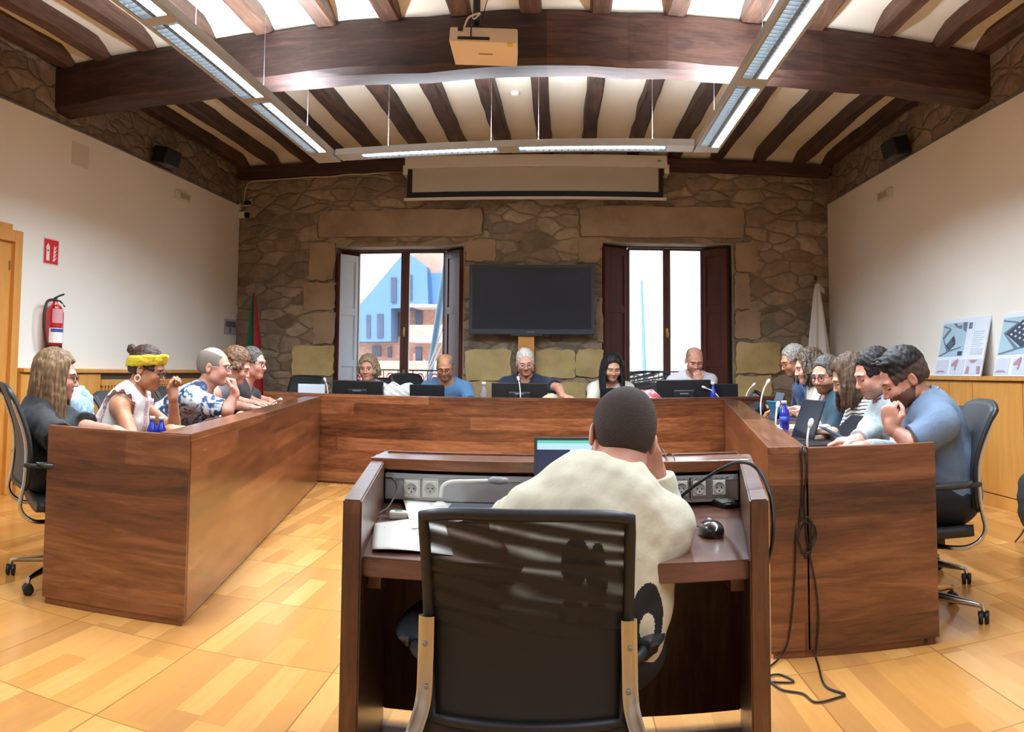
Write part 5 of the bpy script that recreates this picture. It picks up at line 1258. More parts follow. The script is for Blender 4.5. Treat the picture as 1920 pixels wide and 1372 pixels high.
# ---------------- far row (facing the camera)
def far_chair(px, label, y=9.02, w=.45, top=.95, mesh=False, rz=pi):
    x = at(px, 700, Y=y).x; return office_chair(label, (x, y), rz, w=w*1.08, top=top, mesh=mesh, group=GR['F'])
def farp(px, py, label, **kw):
    hY = kw.pop('hY', 8.62); h = at(px, py, Y=hY); pY = kw.pop('pY', 8.98); dx = kw.pop('dx', 0)
    return person(label, h, kw.pop('yaw', pi), (h.x+dx, pY), s=kw.pop('s', 1.10), hs=kw.pop('hs', 1.17), **kw), h
far_chair(705, 'dark office chair behind the sandy haired woman at the far desk', top=1.02)
farp(690, 692, 'woman with tousled sandy grey hair in a white cardigan behind the leftmost monitor', hpitch=.06, female=True, skin=2, top=mat('white_knit', 'd6d6d6', .9, noise=.05, bump=.4, bscale=60), sleeve=1.8, hair=hair_bob(H_SANDY, 5, .9, .09, .034), eyes=.4,
     R=dict(w=HF(670), d=(.3, -1, 0), coarse=True), L=dict(w=HF(712), d=(-.3, -1, 0), coarse=True))
far_chair(795, 'dark office chair turned beside the man in the blue T-shirt', y=9.2, rz=pi+.9, top=1.08)
M_BTOP = cloth('blue_tee', '4d739a'); farp(835, 689, 'balding man with dark rimmed glasses in a blue T-shirt looking down at a laptop', hpitch=.38, skin=1, top=M_BTOP, sleeve=.6, fat=1.12, hair=hair_bald(mat('cropped_grey', '756a60', .9, noise=.2, nscale=90), .003), glasses='17171a', eyes=.0, beard=('9a7462', -.045), neckr=.064,
     R=dict(w=HF(815), d=(.4, -1, 0), coarse=True), L=dict(w=HF(862), d=(-.5, -1, 0), coarse=True))
far_chair(977, 'dark office chair behind the white haired man in the navy polo shirt')
def polo_trim(root, W_, HB, hs, I):
    base, rt, ub, fw, s = I['base'], I['rt'], I['ub'], I['fw'], I['s']
    for q in (-1, 1):
        bm = BM(); pts = [Vector(base+ub*.03+rt*q*.062*s-fw*.01), Vector(base+ub*.005+rt*q*.070*s+fw*.045*s), Vector(base-ub*.035+rt*q*.050*s+fw*.088*s)]
        tube(bm, spline(pts, 5), .006, 6, flat=.4); obj('collar_stripe', bm, mat('white_trim', 'dadcdf', .8), root)
farp(985, 680, 'white haired man with glasses in a navy polo shirt with white trimmed collar', hpitch=.30, hroll=-.08, hyaw=pi+.12, skin=2, top=cloth('navy_polo', '1b2338'), sleeve=.72, fat=1.22, hair=hair_short(H_WHITE, .004, .060), glasses='9c9c9e', eyes=.2, neckr=.064, collar=cloth('navy_polo', '1b2338'), extra=polo_trim, sh=1.06,
     R=dict(w=HF(975), d=(.2, -1, 0), coarse=True), L=dict(w=HF(1056, 8.24, .885), e=at(1046, 727, Y=8.5), d=(.9, -.4, -.1), curl=.3))
farp(1148, 690, 'young woman with long straight dark hair in a white cardigan looking down', hpitch=.32, hyaw=pi+.12, female=True, skin=0, top=mat('ivory_knit', 'd9d3c4', .9, noise=.05, bump=.4, bscale=60), sleeve=1.8, hair=hair_long(H_BLACK, .25, .021, seed=8), eyes=.0,
     R=dict(w=HF(1130), d=(.2, -1, 0), coarse=True), L=dict(w=HF(1172), d=(-.2, -1, 0), coarse=True))
far_chair(1142, 'dark office chair behind the young woman with long dark hair')
far_chair(1224, 'empty mesh-back office chair between the dark haired woman and the bald man', y=8.80, top=1.13, mesh=True, w=.44)
far_chair(1303, 'dark office chair behind the bald man in the white T-shirt')
farp(1302, 676, 'bald man in a white T-shirt with his hand over his mouth at the far desk', hpitch=.42, hyaw=pi+.05, skin=2, top=mat('white_tee', 'd5d6dc', .85, noise=.04, bump=.3, bscale=25), sleeve=.66, fat=1.08, hair=hair_bald(mat('shaved_sandy', '9a7c66', .8), .0015), eyes=.0, beard=('a07a64', -.05),
     R=dict(w=HF(1270), d=(.6, -1, 0), coarse=True), L=dict(w=at(1309, 716, Y=8.47), e=at(1326, 741, Y=8.40), d=(-.15, 0, 1), n=(0, 1, 0), curl=1.0, thumb=.8))
# ---------------- right row (facing left)
h = at(1488, 677, r=7.15); s_ = seat_at(h, 'R', .16)
office_chair('black office chair behind the man in the navy shirt', s_, YAWR, w=.45, top=.93, group=GR['R'])
person('grey haired man with glasses in a navy shirt reading a tablet', h, YAWR+.15, s_, s=1.08, hs=1.12, hyaw=YAWR+.25, hpitch=.35, skin=1, top=cloth('navy_shirt', '22406a', bump=.4), sleeve=.9, fat=1.1, hair=hair_short(H_GREY, .007, .056), glasses='5c3030', eyes=.1, beard=('94745f', -.045), fabric_disp=.005,
       R=dict(w=D('R', 1450, .46, .80), d=(-1, .1, 0), curl=.5), L=dict(w=D('R', 1465, .44, .80), d=(-1, .5, .1), curl=.5))
h = at(1517, 689, r=6.45); s_ = seat_at(h, 'R', .12)
office_chair('black office chair behind the woman with curly hair', s_, YAWR, w=.45, top=.93, group=GR['R'])
person('woman with shoulder length curly dark blonde hair in a cream T-shirt at the right desk', h, YAWR+.1, s_, s=1.04, hs=1.10, hyaw=YAWR+.1, hpitch=.22, skin=0, female=True, top=cloth('cream_tee', 'd2c9b6'), sleeve=.6, hair=hair_bob(H_CURL, 7, 1.3, .17, .045, n=170), fine=True, eyes=.2,
       R=dict(w=D('R', 1478, .50, .80), d=(-1, .2, 0), curl=.6), L=dict(w=D('R', 1487, .52, .80), d=(-.8, .3, .3), curl=.8, pole=(.1, -.5, -1)))
h = at(1549, 704, r=5.75); s_ = seat_at(h, 'R', .12)
office_chair('black office chair behind the bearded man in the dark teal T-shirt', s_, YAWR, w=.45, top=.93, group=GR['R'])
person('bearded man with dark glasses in a dark teal T-shirt with arms on the desk', h, YAWR+.3, s_, s=1.05, hs=1.10, hyaw=YAWR+.75, hpitch=.20, skin=2, top=cloth('teal_tee', '2f5164'), sleeve=.66, fat=1.1, hair=hair_short(H_SALT, .007, .056, side_m=H_SHAVE), glasses='201c1c', fine=True, eyes=.4, beard=('76523e', -.030),
       R=dict(w=D('R', 1512, .50, .86), d=(-.7, .6, .35), curl=.6, thumb=.8), L=dict(w=D('R', 1528, .58, .80), d=(-1, .5, -.1), curl=.5, pole=(.2, -.5, -1)))
h = at(1594, 709, r=5.0); s_ = seat_at(h, 'R', .10)
office_chair('black office chair behind the woman in the striped top', s_, YAWR, w=.45, top=.93, group=GR['R'])
M_STR = stripes('breton_stripes', '2d2a2c', 'dcd8d0', .0235, (.35, .15, .92), .32)
person('woman with long brown hair falling over her face in a black and white striped top', h, YAWR+.1, s_, s=1.04, hs=1.10, hyaw=YAWR+.0, hpitch=.42, skin=0, female=True, top=M_STR, sleeve=1.35, hair=hair_long(H_BROWN, .185, .022, seed=11, curly=.2), fine=True, eyes=.1, fabric_disp=.004,
       R=dict(w=D('R', 1548, .50, .80), d=(-1, .3, 0), curl=.6), L=dict(w=D('R', 1560, .50, .80), d=(-1, .5, 0), curl=.6, pole=(.2, -.5, -1)))
h = at(1640, 702, r=4.42); s_ = seat_at(h, 'R', .16)
office_chair('black office chair behind the man in the pale grey sweater', s_, YAWR, w=.46, top=.93, group=GR['R'])
M_SWE = mat('pale_grey_knit', 'a9b2b5', .95, noise=.12, nscale=60, bump=.5, bscale=120)
person('dark haired man in a pale grey sweater over a light blue collared shirt, hands folded', h, YAWR+.15, s_, s=1.06, hs=1.10, hyaw=YAWR+.18, hpitch=.34, skin=2, top=M_SWE, sleeve=1.85, fat=1.02, sh=.95, hair=hair_short(H_DARK, .007, .056), fine=True, eyes=.1, beard=('a8806c', -.045), collar=cloth('light_blue_cotton', '9fb4d2'), fabric_disp=.006, neckr=.064,
       R=dict(w=D('R', 1604, .50, .81), d=(-1, .35, -.05), curl=.7), L=dict(w=D('R', 1614, .48, .80), d=(-1, .55, -.05), curl=.6, pole=(.3, -.6, -1)))
h = at(1694, 710, r=3.80); s_ = seat_at(h, 'R', .17)
office_chair('black office chair with polished frame and five castors under the man in the blue polo', s_-nR*.15, YAWR-.05, w=.47, top=1.0, group=GR['R'], back_y=-.24)
M_POLO = mat('dusty_blue_pique', '6c7e96', .9, noise=.06, bump=.3, bscale=40)
def placket(root, W_, HB, hs, I):
    base, rt, ub, fw, s = I['base'], I['rt'], I['ub'], I['fw'], I['s']
    for i in range(2): bm = BM(); c = base-ub*(.06+.045*i)+fw*(.098+.01*i); lathe(bm, [(.005, 0), (.005, .003)], 10, M=Matrix.Translation(c)); obj('button', bm, mat('pale_button', 'c5cbd2', .4), root)
person('young dark haired man in a dusty blue polo shirt, chin on fist, holding a phone', h, YAWR+.05, s_, s=1.08, hs=1.12, hyaw=YAWR+.05, hpitch=.52, skin=2, top=M_POLO, sleeve=.86, fat=1.1, hair=hair_short(H_DARK, .008, .054, tuft=.026, side_m=H_FADE), fine=True, eyes=.1, beard=('6f4f40', -.022), collar=M_POLO, fabric_disp=.006, hroll=0, sh=.93, extra=placket,
       R=dict(w=D('R', 1606, .50, .81), d=(-1, .45, .05), n=(.1, .1, -1), curl=.5, thumb=.7, flip=1), L=dict(w=at(1672, 802, r=3.64), e=at(1708, 832, r=3.62), d=(-.12, .05, 1), n=(.6, .5, .1), curl=1.3, thumb=.9))
# ---------------- the clerk in the foreground, seen from behind
hF = at(1166, 822, Y=2.10); pF = (at(1092, 1000, Y=1.92).x, 1.93)
M_CREAM = mat('cream_sweatshirt', 'cdc6b0', .92, noise=.05, bump=.25, bscale=30); M_BLKPRINT = mat('black_print', '1c1c1e', .8)
def back_print(C, MI, I):
    q = C-I['base']; x = q @ I['T'][0]; y = q @ I['T'][1]; z = q @ I['T'][2]; MI = MI.copy(); b_ = (y < .02)
    def el(cx, cz, rx, rz_, inner=None):
        d = ((x-cx)/rx)**2+((z-cz)/rz_)**2; k = d < 1
        if inner: k &= ((x-cx-inner[0])/inner[2])**2+((z-cz-inner[1])/inner[3])**2 > 1
        return k
    m = el(-.075, -.165, .030, .055) | el(-.030, -.170, .020, .055) | el(.10, -.27, .045, .085, (.004, -.010, .020, .030)) | ((np.abs(x+.02) < .018) & (np.abs(z+.28) < .09)) | el(-.07, -.30, .030, .07, (0, 0, .012, .04)) | ((np.abs(z+.335-.5*(x-.10)) < .018) & (x > .05) & (x < .14))
    MI[m & b_] = 1; return MI
def neck_rib(root, W_, HB, hs, I):
    base, rt, ub, fw, s = I['base'], I['rt'], I['ub'], I['fw'], I['s']; bm = BM()
    pts = [Vector(base+ub*(.012)+rt*.068*math.sin(t)*s-fw*(.066*math.cos(t)+.0)*s+fw*.010) for t in [-2.6+5.2*k/24 for k in range(25)]]
    tube(bm, pts, .012, 8, flat=.6); obj('ribbed_neckband', bm, M_CREAM, root)
    bm = BM(); pts = [Vector(base-ub*(.03+.075*math.cos(t))+rt*.085*math.sin(t)-fw*(.105-.012*abs(math.sin(t)))) for t in [-1.5+3.0*k/20 for k in range(21)]]
    tube(bm, pts, .0022, 6); obj('back_yoke_seam', bm, M_CREAM, root)
def hair_buzz(root, W_, HB, hs, info):
    S = Sdf(); cap(S, W_, HB, hs, .0035, .05, -.045); build('hair', [S.mesh(.0032)], [H_BUZZ], root)
person('man with a dark buzz cut in a cream sweatshirt printed black on the back', hF, .12, pF, s=1.0, hs=1.02, hyaw=.18, hpitch=.50, hroll=-.20, skin=2, top=M_CREAM, topmats=[M_BLKPRINT], matfn_top=back_print, sleeve=1.88, fat=1.18, hair=hair_buzz, fine=True, eyes=.1, fabric_disp=.005, extra=neck_rib, low=.57, sh=.84, neckr=.064, lean_side=.05, bshift=(-.045, -.02, 0), toph=.0036,
       R=dict(w=at(1228, 880, Y=2.26), e=at(1246, 985, Y=2.28), d=(-.25, .15, 1), n=(-.6, -.2, 0), curl=.9, thumb=.4), L=dict(w=at(944, 962, Y=2.34), e=at(972, 985, Y=2.16), d=(-.5, .9, -.15), curl=.4))
c_ = at(990, 1000, Y=1.72)
office_chair('black mesh-back office chair with polished uprights in the foreground', (c_.x, 1.72+.20), 0, w=.425, top=.905, mesh=True, back_y=-.20, arm_z=.60, group=None, back_z=.455)
# ================================================================== THINGS ON THE WALLS AND CEILING
def local(bm, v): bmesh.ops.transform(bm, matrix=Matrix.Translation(-Vector(v)), verts=bm.verts); return bm
M_SCREENF = mat('projection_fabric', 'b9b2a6', .9); M_SCRBLK = mat('screen_black_border', '15171f', .8)
def projection_screen():
    Y = 9.82; a = at(764, 372, Y=Y); b = at(1243, 372, Y=Y); zt = 3.80; zb = a.z; x0, x1 = a.x, b.x
    L = (x0, Y, zb); root = thing('projection_screen', 'pull-down projection screen with black border hanging high on the far wall', 'screen', L)
    bm = BM(); box(bm, (x0-.03, Y-.06, zt-.15), (x1+.05, Y+.06, zt), .012); obj('casing', local(bm, L), M_WHITEPL, root)
    bm = BM(); box(bm, (x0-.005, Y-.003, zb), (x1+.005, Y+.003, zt-.14)); obj('border', local(bm, L), M_SCRBLK, root)
    bm = BM(); box(bm, (x0+.06, Y-.006, zb+.075), (x1-.055, Y-.003, zt-.14)); obj('fabric', local(bm, L), M_SCREENF, root)
    bm = BM(); box(bm, (x0-.045, Y-.02, zb-.03), (x1+.045, Y+.02, zb+.004), .006); obj('weight_bar', local(bm, L), M_WHITEPL, root)
    for x in (x0-.03, x1+.05):
        bm = BM(); box(bm, (x-.03, Y-.02, zt-.22), (x+.03, YF-.02, zt-.10), .006); obj('bracket', local(bm, L), M_WHITEPL, root)
    bm = BM(); c = (x1-.05, Y-.062, zt-.07); lathe(bm, [(.03, 0), (.03, .004)], 16, M=Matrix.Translation(c) @ Matrix.Diagonal((1, 1, .45, 1)) @ Matrix.Rotation(math.pi/2, 4, 'X')); obj('badge', local(bm, L), M_STEEL, root)
projection_screen()
def big_tv():
    Y = 9.86; a = at(880, 496, Y=Y); b = at(1115, 628, Y=Y); L = ((a.x+b.x)/2, Y, b.z)
    root = thing('display_screen', 'large dark wide display panel on a beech post between the two windows', 'television', L)
    bm = BM(); box(bm, (a.x, Y, b.z), (b.x, Y+.09, a.z), .012); obj('housing', local(bm, L), mat('tv_housing', '2c343e', .45), root)
    bm = BM(); box(bm, (a.x+.045, Y-.004, b.z+.075), (b.x-.045, Y+.01, a.z-.04), .002); obj('display', local(bm, L), mat('tv_glass', '1b2738', .18, spec=.5), root)
    bm = BM(); box(bm, (a.x+.035, Y-.002, b.z+.066), (b.x-.035, Y+.004, a.z-.032)); obj('inner_bezel', local(bm, L), M_BLACK, root)
    text_mesh('Panasonic', .022, mat('tv_mark', '9aa0a8', .5), root, Matrix.Translation((-.05, -.003, .03)) @ Matrix.Rotation(pi/2, 4, 'X'), 'badge')
    p0 = at(972, 650, Y=Y+.1); p1 = at(1002, 650, Y=Y+.1)
    bm = BM(); box(bm, (p0.x, Y+.02, 0), (p1.x, Y+.10, b.z+.03), .004); obj('post', local(bm, L), mat('tv_post_beech', 'd0913f', .45), root)
    bm = BM(); box(bm, (p0.x-.10, Y-.0, b.z-.02), (p1.x+.10, Y+.1, b.z+.005), .006); obj('bracket', local(bm, L), M_BLACK, root)
big_tv()
def projector():
    # box hung under the beam, bottom and rear face seen from below
    c = at(909, 92, Y=4.72); L = (c.x, c.y, c.z)
    root = thing('projector', 'white ceiling projector hanging on a black pole in front of the main beam', 'projector', L)
    a = at(842, 62, Y=4.55); w = at(969, 62, Y=4.55).x-a.x; h = .105; dpt = .30; z1 = at(900, 50, Y=4.55).z; z0 = at(900, 79, Y=4.55).z
    cx = a.x+w/2
    bm = BM(); vs = box(bm, (-w/2, 0, -0), (w/2, dpt, z1-z0), .010)
    for v in vs:
        if v.co.y > dpt*.5: v.co.x *= .97
    M = Matrix.Translation((cx-L[0], 4.55-L[1], z0-L[2])) @ Matrix.Rotation(-.10, 4, 'X') @ Matrix.Rotation(.05, 4, 'Y') @ Matrix.Rotation(.03, 4, 'Z')
    bmesh.ops.transform(bm, matrix=M, verts=bm.verts); M_PJ = mat('projector_shell', 'd9c8b2', .5, noise=.03); bd = obj('body', bm, M_PJ, root, auto=40)
    hh = z1-z0
    bm = BM()
    box(bm, (-.15, -.002, hh*.14), (.04, .002, hh*.34), 0, M=M)
    for x in (-.145, -.11, -.075, -.045, -.02, .01): box(bm, (x, -.006, hh*.16), (x+.024, .002, hh*.32), .002, M=M)
    obj('port_panel', bm, M_BLACK, bd); bm = BM(); box(bm, (-w*.38, -.006, hh*.7), (-w*.38+.03, .002, hh*.95), .003, M=M); obj('power_inlet', bm, M_BLACK, bd)
    bm = BM(); tube(bm, [M @ Vector((-.07, -.01, hh*.25)), M @ Vector((-.07, -.03, hh*.6)), M @ Vector((-.07, -.02, hh*1.1))], .005, 6); obj('plug', bm, M_BLACK, bd)
    bm = BM(); lathe(bm, [(.020, 0), (.020, .002)], 12, M=M @ Matrix.Translation((w*.40, .02, -.002))); obj('yellow_sticker', bm, mat('yellow_sticker', 'c9b72a', .6), bd)
    bm = BM(); box(bm, (-.035, .14, -.003), (.05, .147, .002), 0, M=M); obj('slot', bm, mat('slot_brown', '7d5f45', .6), bd)
    px = at(893, 30, Y=4.68).x-L[0]
    bm = BM(); tube(bm, [(px, -.02, hh*.9+.0), (px, -.02, ZC+.12-L[2])], .022, 12); box(bm, (px-.05, -.08, hh*.85), (px+.05, .06, hh*.85+.035), .006); obj('mount_pole', bm, M_BLACK, root)
    bm = BM(); tube(bm, spline([M @ Vector((-.115, -.005, hh*.95)), M @ Vector((-.09, -.01, hh*1.6)), M @ Vector((-.03, .01, hh*2.0)), Vector((px-.02, -.02, hh*2.0)), Vector((px-.015, -.02, hh*3.5))], 6), .006, 6); obj('white_cable', bm, M_WHITEPL, root)
    bm = BM(); tube(bm, spline([Vector((px+.03, .0, hh*2.0)), Vector((px+.07, .0, hh*3.6)), Vector((px+.11, .0, hh*5.0))], 6), .003, 6); obj('thin_cable', bm, M_BLACK, root)
projector()
# smoke detector
p = at(965, 179, Z=3.945); bm = BM(); lathe(bm, [(.055, .02), (.055, .0), (.045, -.02), (.028, -.028), (.0, -.028)], 20); tag(obj('smoke_detector', bm, M_WHITEPL, loc=(p.x, p.y, 3.965), auto=40), 'round cream smoke detector on the ceiling plaster beyond the main beam', 'detector')
def wall_box(name, side, px, py, wy, hz, d, label, cat, m=M_WHITEPL):
    X = XL if side == 'left' else XR; s = 1 if side == 'left' else -1; c = at(px, py, X=X); root = thing(name, label, cat, (X, c.y, c.z)); bm = BM(); box(bm, (min(0, s*d), -wy/2, -hz/2), (max(0, s*d), wy/2, hz/2), .006); obj('housing', bm, m, root); return root, c, s
for side, px, py in (('left', 339, 369), ('right', 1663, 366)):
    r_, c, s = wall_box('emergency_light', side, px, py, .34, .10, .05, f'small cream emergency light high on the {side} wall', 'light')
    bm = BM(); box(bm, (min(.045*s, .054*s), -.10, -.03), (max(.045*s, .054*s), .13, .03), .003); obj('lens', bm, mat('frosted_lens', 'b5ad95', .3), r_)
for side, px, py in (('left', 312, 308), ('right', 1680, 308)):
    X = XL if side == 'left' else XR; s = 1 if side == 'left' else -1; c = at(px, py, X=X+s*.10)
    root = thing('wall_speaker', f'black loudspeaker sitting on the ledge of the {side} wall below the stone band', 'speaker', (X+s*.08, c.y, Z_STONE))
    bm = BM(); box(bm, (-.09, -.17, .0), (.09, .17, .19), .02, M=Matrix.Rotation(s*.25, 4, 'Y')); obj('cabinet', bm, M_BLACK, root)
    bm = BM(); box(bm, (s*.085-.006, -.15, .02), (s*.085+.008, .15, .17), .004, M=Matrix.Rotation(s*.25, 4, 'Y')); obj('speaker_grille', bm, mat('speaker_cloth', '202226', .9), root)
# security cameras at the left corner
c = at(452, 386, X=XL+.02)
root = thing('security_camera', 'small black and white security camera on an arm in the far left corner, upper one', 'camera', (XL, c.y, c.z))
bm = BM(); cyl(bm, (.0, 0, 0), (.02, 0, 0), .055, seg=16); cyl(bm, (.02, 0, 0), (.16, -.02, .0), .010, seg=8); obj('bracket', bm, M_WHITEPL, root)
bm = BM(); cyl(bm, (.13, -.10, .02), (.15, .06, .035), .030, seg=12); obj('camera_body', bm, M_BLACK, root)
c = at(453, 404, X=XL+.02)
root = thing('security_camera', 'small white dome camera with black lens in the far left corner, lower one', 'camera', (XL, c.y, c.z))
bm = BM(); box(bm, (0, -.09, -.045), (.09, .09, .045), .02); obj('camera_body', bm, M_WHITEPL, root)
bm = BM(); cyl(bm, (.09, -.03, 0), (.14, -.05, -.01), .036, seg=14); obj('lens', bm, M_BLACK, root)
# sign, notices, switches on the left wall
c = at(96, 472, X=XL+.004); root = thing('fire_sign', 'red square fire extinguisher sign with white pictogram on the left wall', 'sign', (XL+.001, c.y, c.z)); M_SR = mat('sign_red', 'cf2027', .4); M_SW = mat('sign_white', 'f1e9e2', .5)
hy = .115; hz = .118
bm = BM(); box(bm, (0, -hy, -hz), (.003, hy, hz)); obj('border', bm, mat('sign_border', 'e9b7ac', .5), root)
bm = BM(); box(bm, (.002, -hy+.01, -hz+.01), (.005, hy-.01, hz-.01)); obj('red_field', bm, M_SR, root)
bm = BM(); box(bm, (.004, -.075, -.085), (.007, -.028, .035), .004); box(bm, (.004, -.062, .035), (.007, -.040, .05)); prism(bm, [(-.085, .035), (-.052, .075), (-.02, .035), (-.03, .03), (-.052, .052), (-.078, .028)], .004, .007, M=Matrix(((0, 0, 1, 0), (1, 0, 0, 0), (0, 1, 0, 0), (0, 0, 0, 1)))); obj('extinguisher_symbol', bm, M_SW, root)
bm = BM()
for i in range(4):
    z = -.085+.034*i; pts = [(.020+.006*i, z), (.055, z+.006), (.085, z+.045), (.068, z+.034), (.05, z+.030), (.040, z+.046), (.036, z+.022)]
    prism(bm, pts, .004, .007, M=Matrix(((0, 0, 1, 0), (1, 0, 0, 0), (0, 1, 0, 0), (0, 0, 0, 1))))
obj('flame_symbol', bm, M_SW, root)
bm = BM(); box(bm, (.006, -.062, .0), (.008, -.040, .015)); obj('symbol_label', bm, M_SR, root)
c = at(432, 613, X=XL+.004); root = thing('wall_notice', 'small grey paper notice taped to the left wall near the far corner', 'poster', (XL+.001, c.y, c.z)); bm = BM(); box(bm, (0, -.20, -.105), (.003, .20, .105)); obj('paper', bm, mat('notice_lilac', 'b8b2c0', .8), root)
bm = BM(); box(bm, (.002, -.15, .0), (.005, .17, .075)); box(bm, (.002, -.03, -.08), (.005, .02, -.01)); obj('printed_picture', bm, mat('notice_dark', '6c6874', .8), root)
c = at(449, 581, X=XL+.01); root = thing('light_switch', 'white wall switch plate beside the far left corner', 'switch', (XL+.001, c.y, c.z)); bm = BM(); box(bm, (0, -.08, -.055), (.012, .08, .055), .004); obj('plate', bm, M_WHITEPL, root); bm = BM(); box(bm, (.010, -.02, -.03), (.018, .02, .025), .003); obj('rocker', bm, mat('switch_dark', '4a4742', .5), root)
c = at(151, 291, X=XL+.003); bm = BM(); box(bm, (0, -.14, -.11), (.004, .14, .11), .002); tag(obj('blank_plate', bm, mat('painted_plate', 'd9d3c8', .75), loc=(XL, c.y, c.z)), 'faint square cover plate painted like the left wall, high above the extinguisher', 'plate')
# white cable along the top of the far wall
bm = BM(); pts = [at(px, py+1, Y=YF-.05) for px, py in ((458, 385), (459, 360), (468, 341), (500, 337), (540, 334), (580, 331), (620, 330), (652, 326), (690, 325), (730, 321), (762, 321))]
tube(bm, spline(pts, 5), .010, 6); tag(obj('wall_cable', bm, mat('cream_cable', 'c4b08f', .6)), 'cream cable running along the top of the far stone wall to the projection screen', 'cable')
# ---- fire extinguisher
c = at(104, 600, X=XL+.11); zc = c.z; root = thing('fire_extinguisher', 'red fire extinguisher with black hose hanging on the left wall', 'fire extinguisher', (XL+.10, c.y, 1.06))
M_RED = mat('extinguisher_red', 'b8161c', .25, coat=.5); r_ = .082; zt = at(104, 574, X=XL+.10).z-1.06; zb = at(104, 649, X=XL+.10).z-1.06
bm = BM(); lathe(bm, [(r_*.9, zb), (r_, zb+.03), (r_, zt-.06), (r_*.86, zt-.02), (r_*.45, zt+.015), (r_*.3, zt+.03), (r_*.3, zt+.045)], 28); obj('cylinder', bm, M_RED, root, auto=40)
bm = BM(); lathe(bm, [(r_*.93, zb-.05), (r_*.95, zb+.01)], 24); obj('base_ring', bm, M_BLACK, root)
bm = BM(); cyl(bm, (0, 0, zt+.03), (0, 0, zt+.075), .018); tube(bm, [(0, -.01, zt+.07), (.01, .04, zt+.095), (.02, .10, zt+.115)], .009, 6); tube(bm, [(0, 0, zt+.055), (.01, .06, zt+.05), (.02, .12, zt+.005)], .008, 6); tube(bm, [(0, 0, zt+.05), (0, -.05, zt+.055)], .012, 8); obj('handle', bm, M_BLACK, root)
bm = BM(); tube(bm, spline([(0, -.05, zt+.055), (0, -.12, zt+.03), (0, -.155, zt-.06), (0, -.155, zt-.18), (0, -.125, zb+.06), (0, -.10, zb+.0)], 7), .013, 8); obj('hose', bm, mat('hose_dark_red', '3a1616', .5), root)
def band(z0, z1, a0, a1, m, name):
    e_ = .0012 if name == 'label' else .0028
    bm = BM(); sheet(bm, lambda u, v: Vector(((r_+e_)*math.cos(a0+(a1-a0)*u), (r_+e_)*math.sin(a0+(a1-a0)*u), z0+(z1-z0)*v)), 14, 1); return obj(name, bm, m, root)
band(zb+.03, zb+.16, -1.5, .35, M_SW, 'label'); band(zb+.125, zb+.155, -1.3, .3, mat('label_blue', '2b4c9b', .5), 'label_band')
band(zb+.205, zb+.33, -1.2, .1, mat('label_pink', 'd0929a', .6), 'instructions')
for i, (s_, zz, sz) in enumerate((('POLVO', zb+.36, .035), ('ABC', zb+.335, .022))):
    t = text_mesh(s_, sz, M_SW, root, Matrix.Translation((r_*.62, -.075, zz)) @ Matrix.Rotation(-.62+pi/2, 4, 'Z') @ Matrix.Rotation(pi/2, 4, 'X'), 'lettering', .001)
bm = BM(); box(bm, (-.105, -.02, zt-.10), (-.06, .02, zt-.02)); obj('wall_hook', bm, M_STEEL, root)
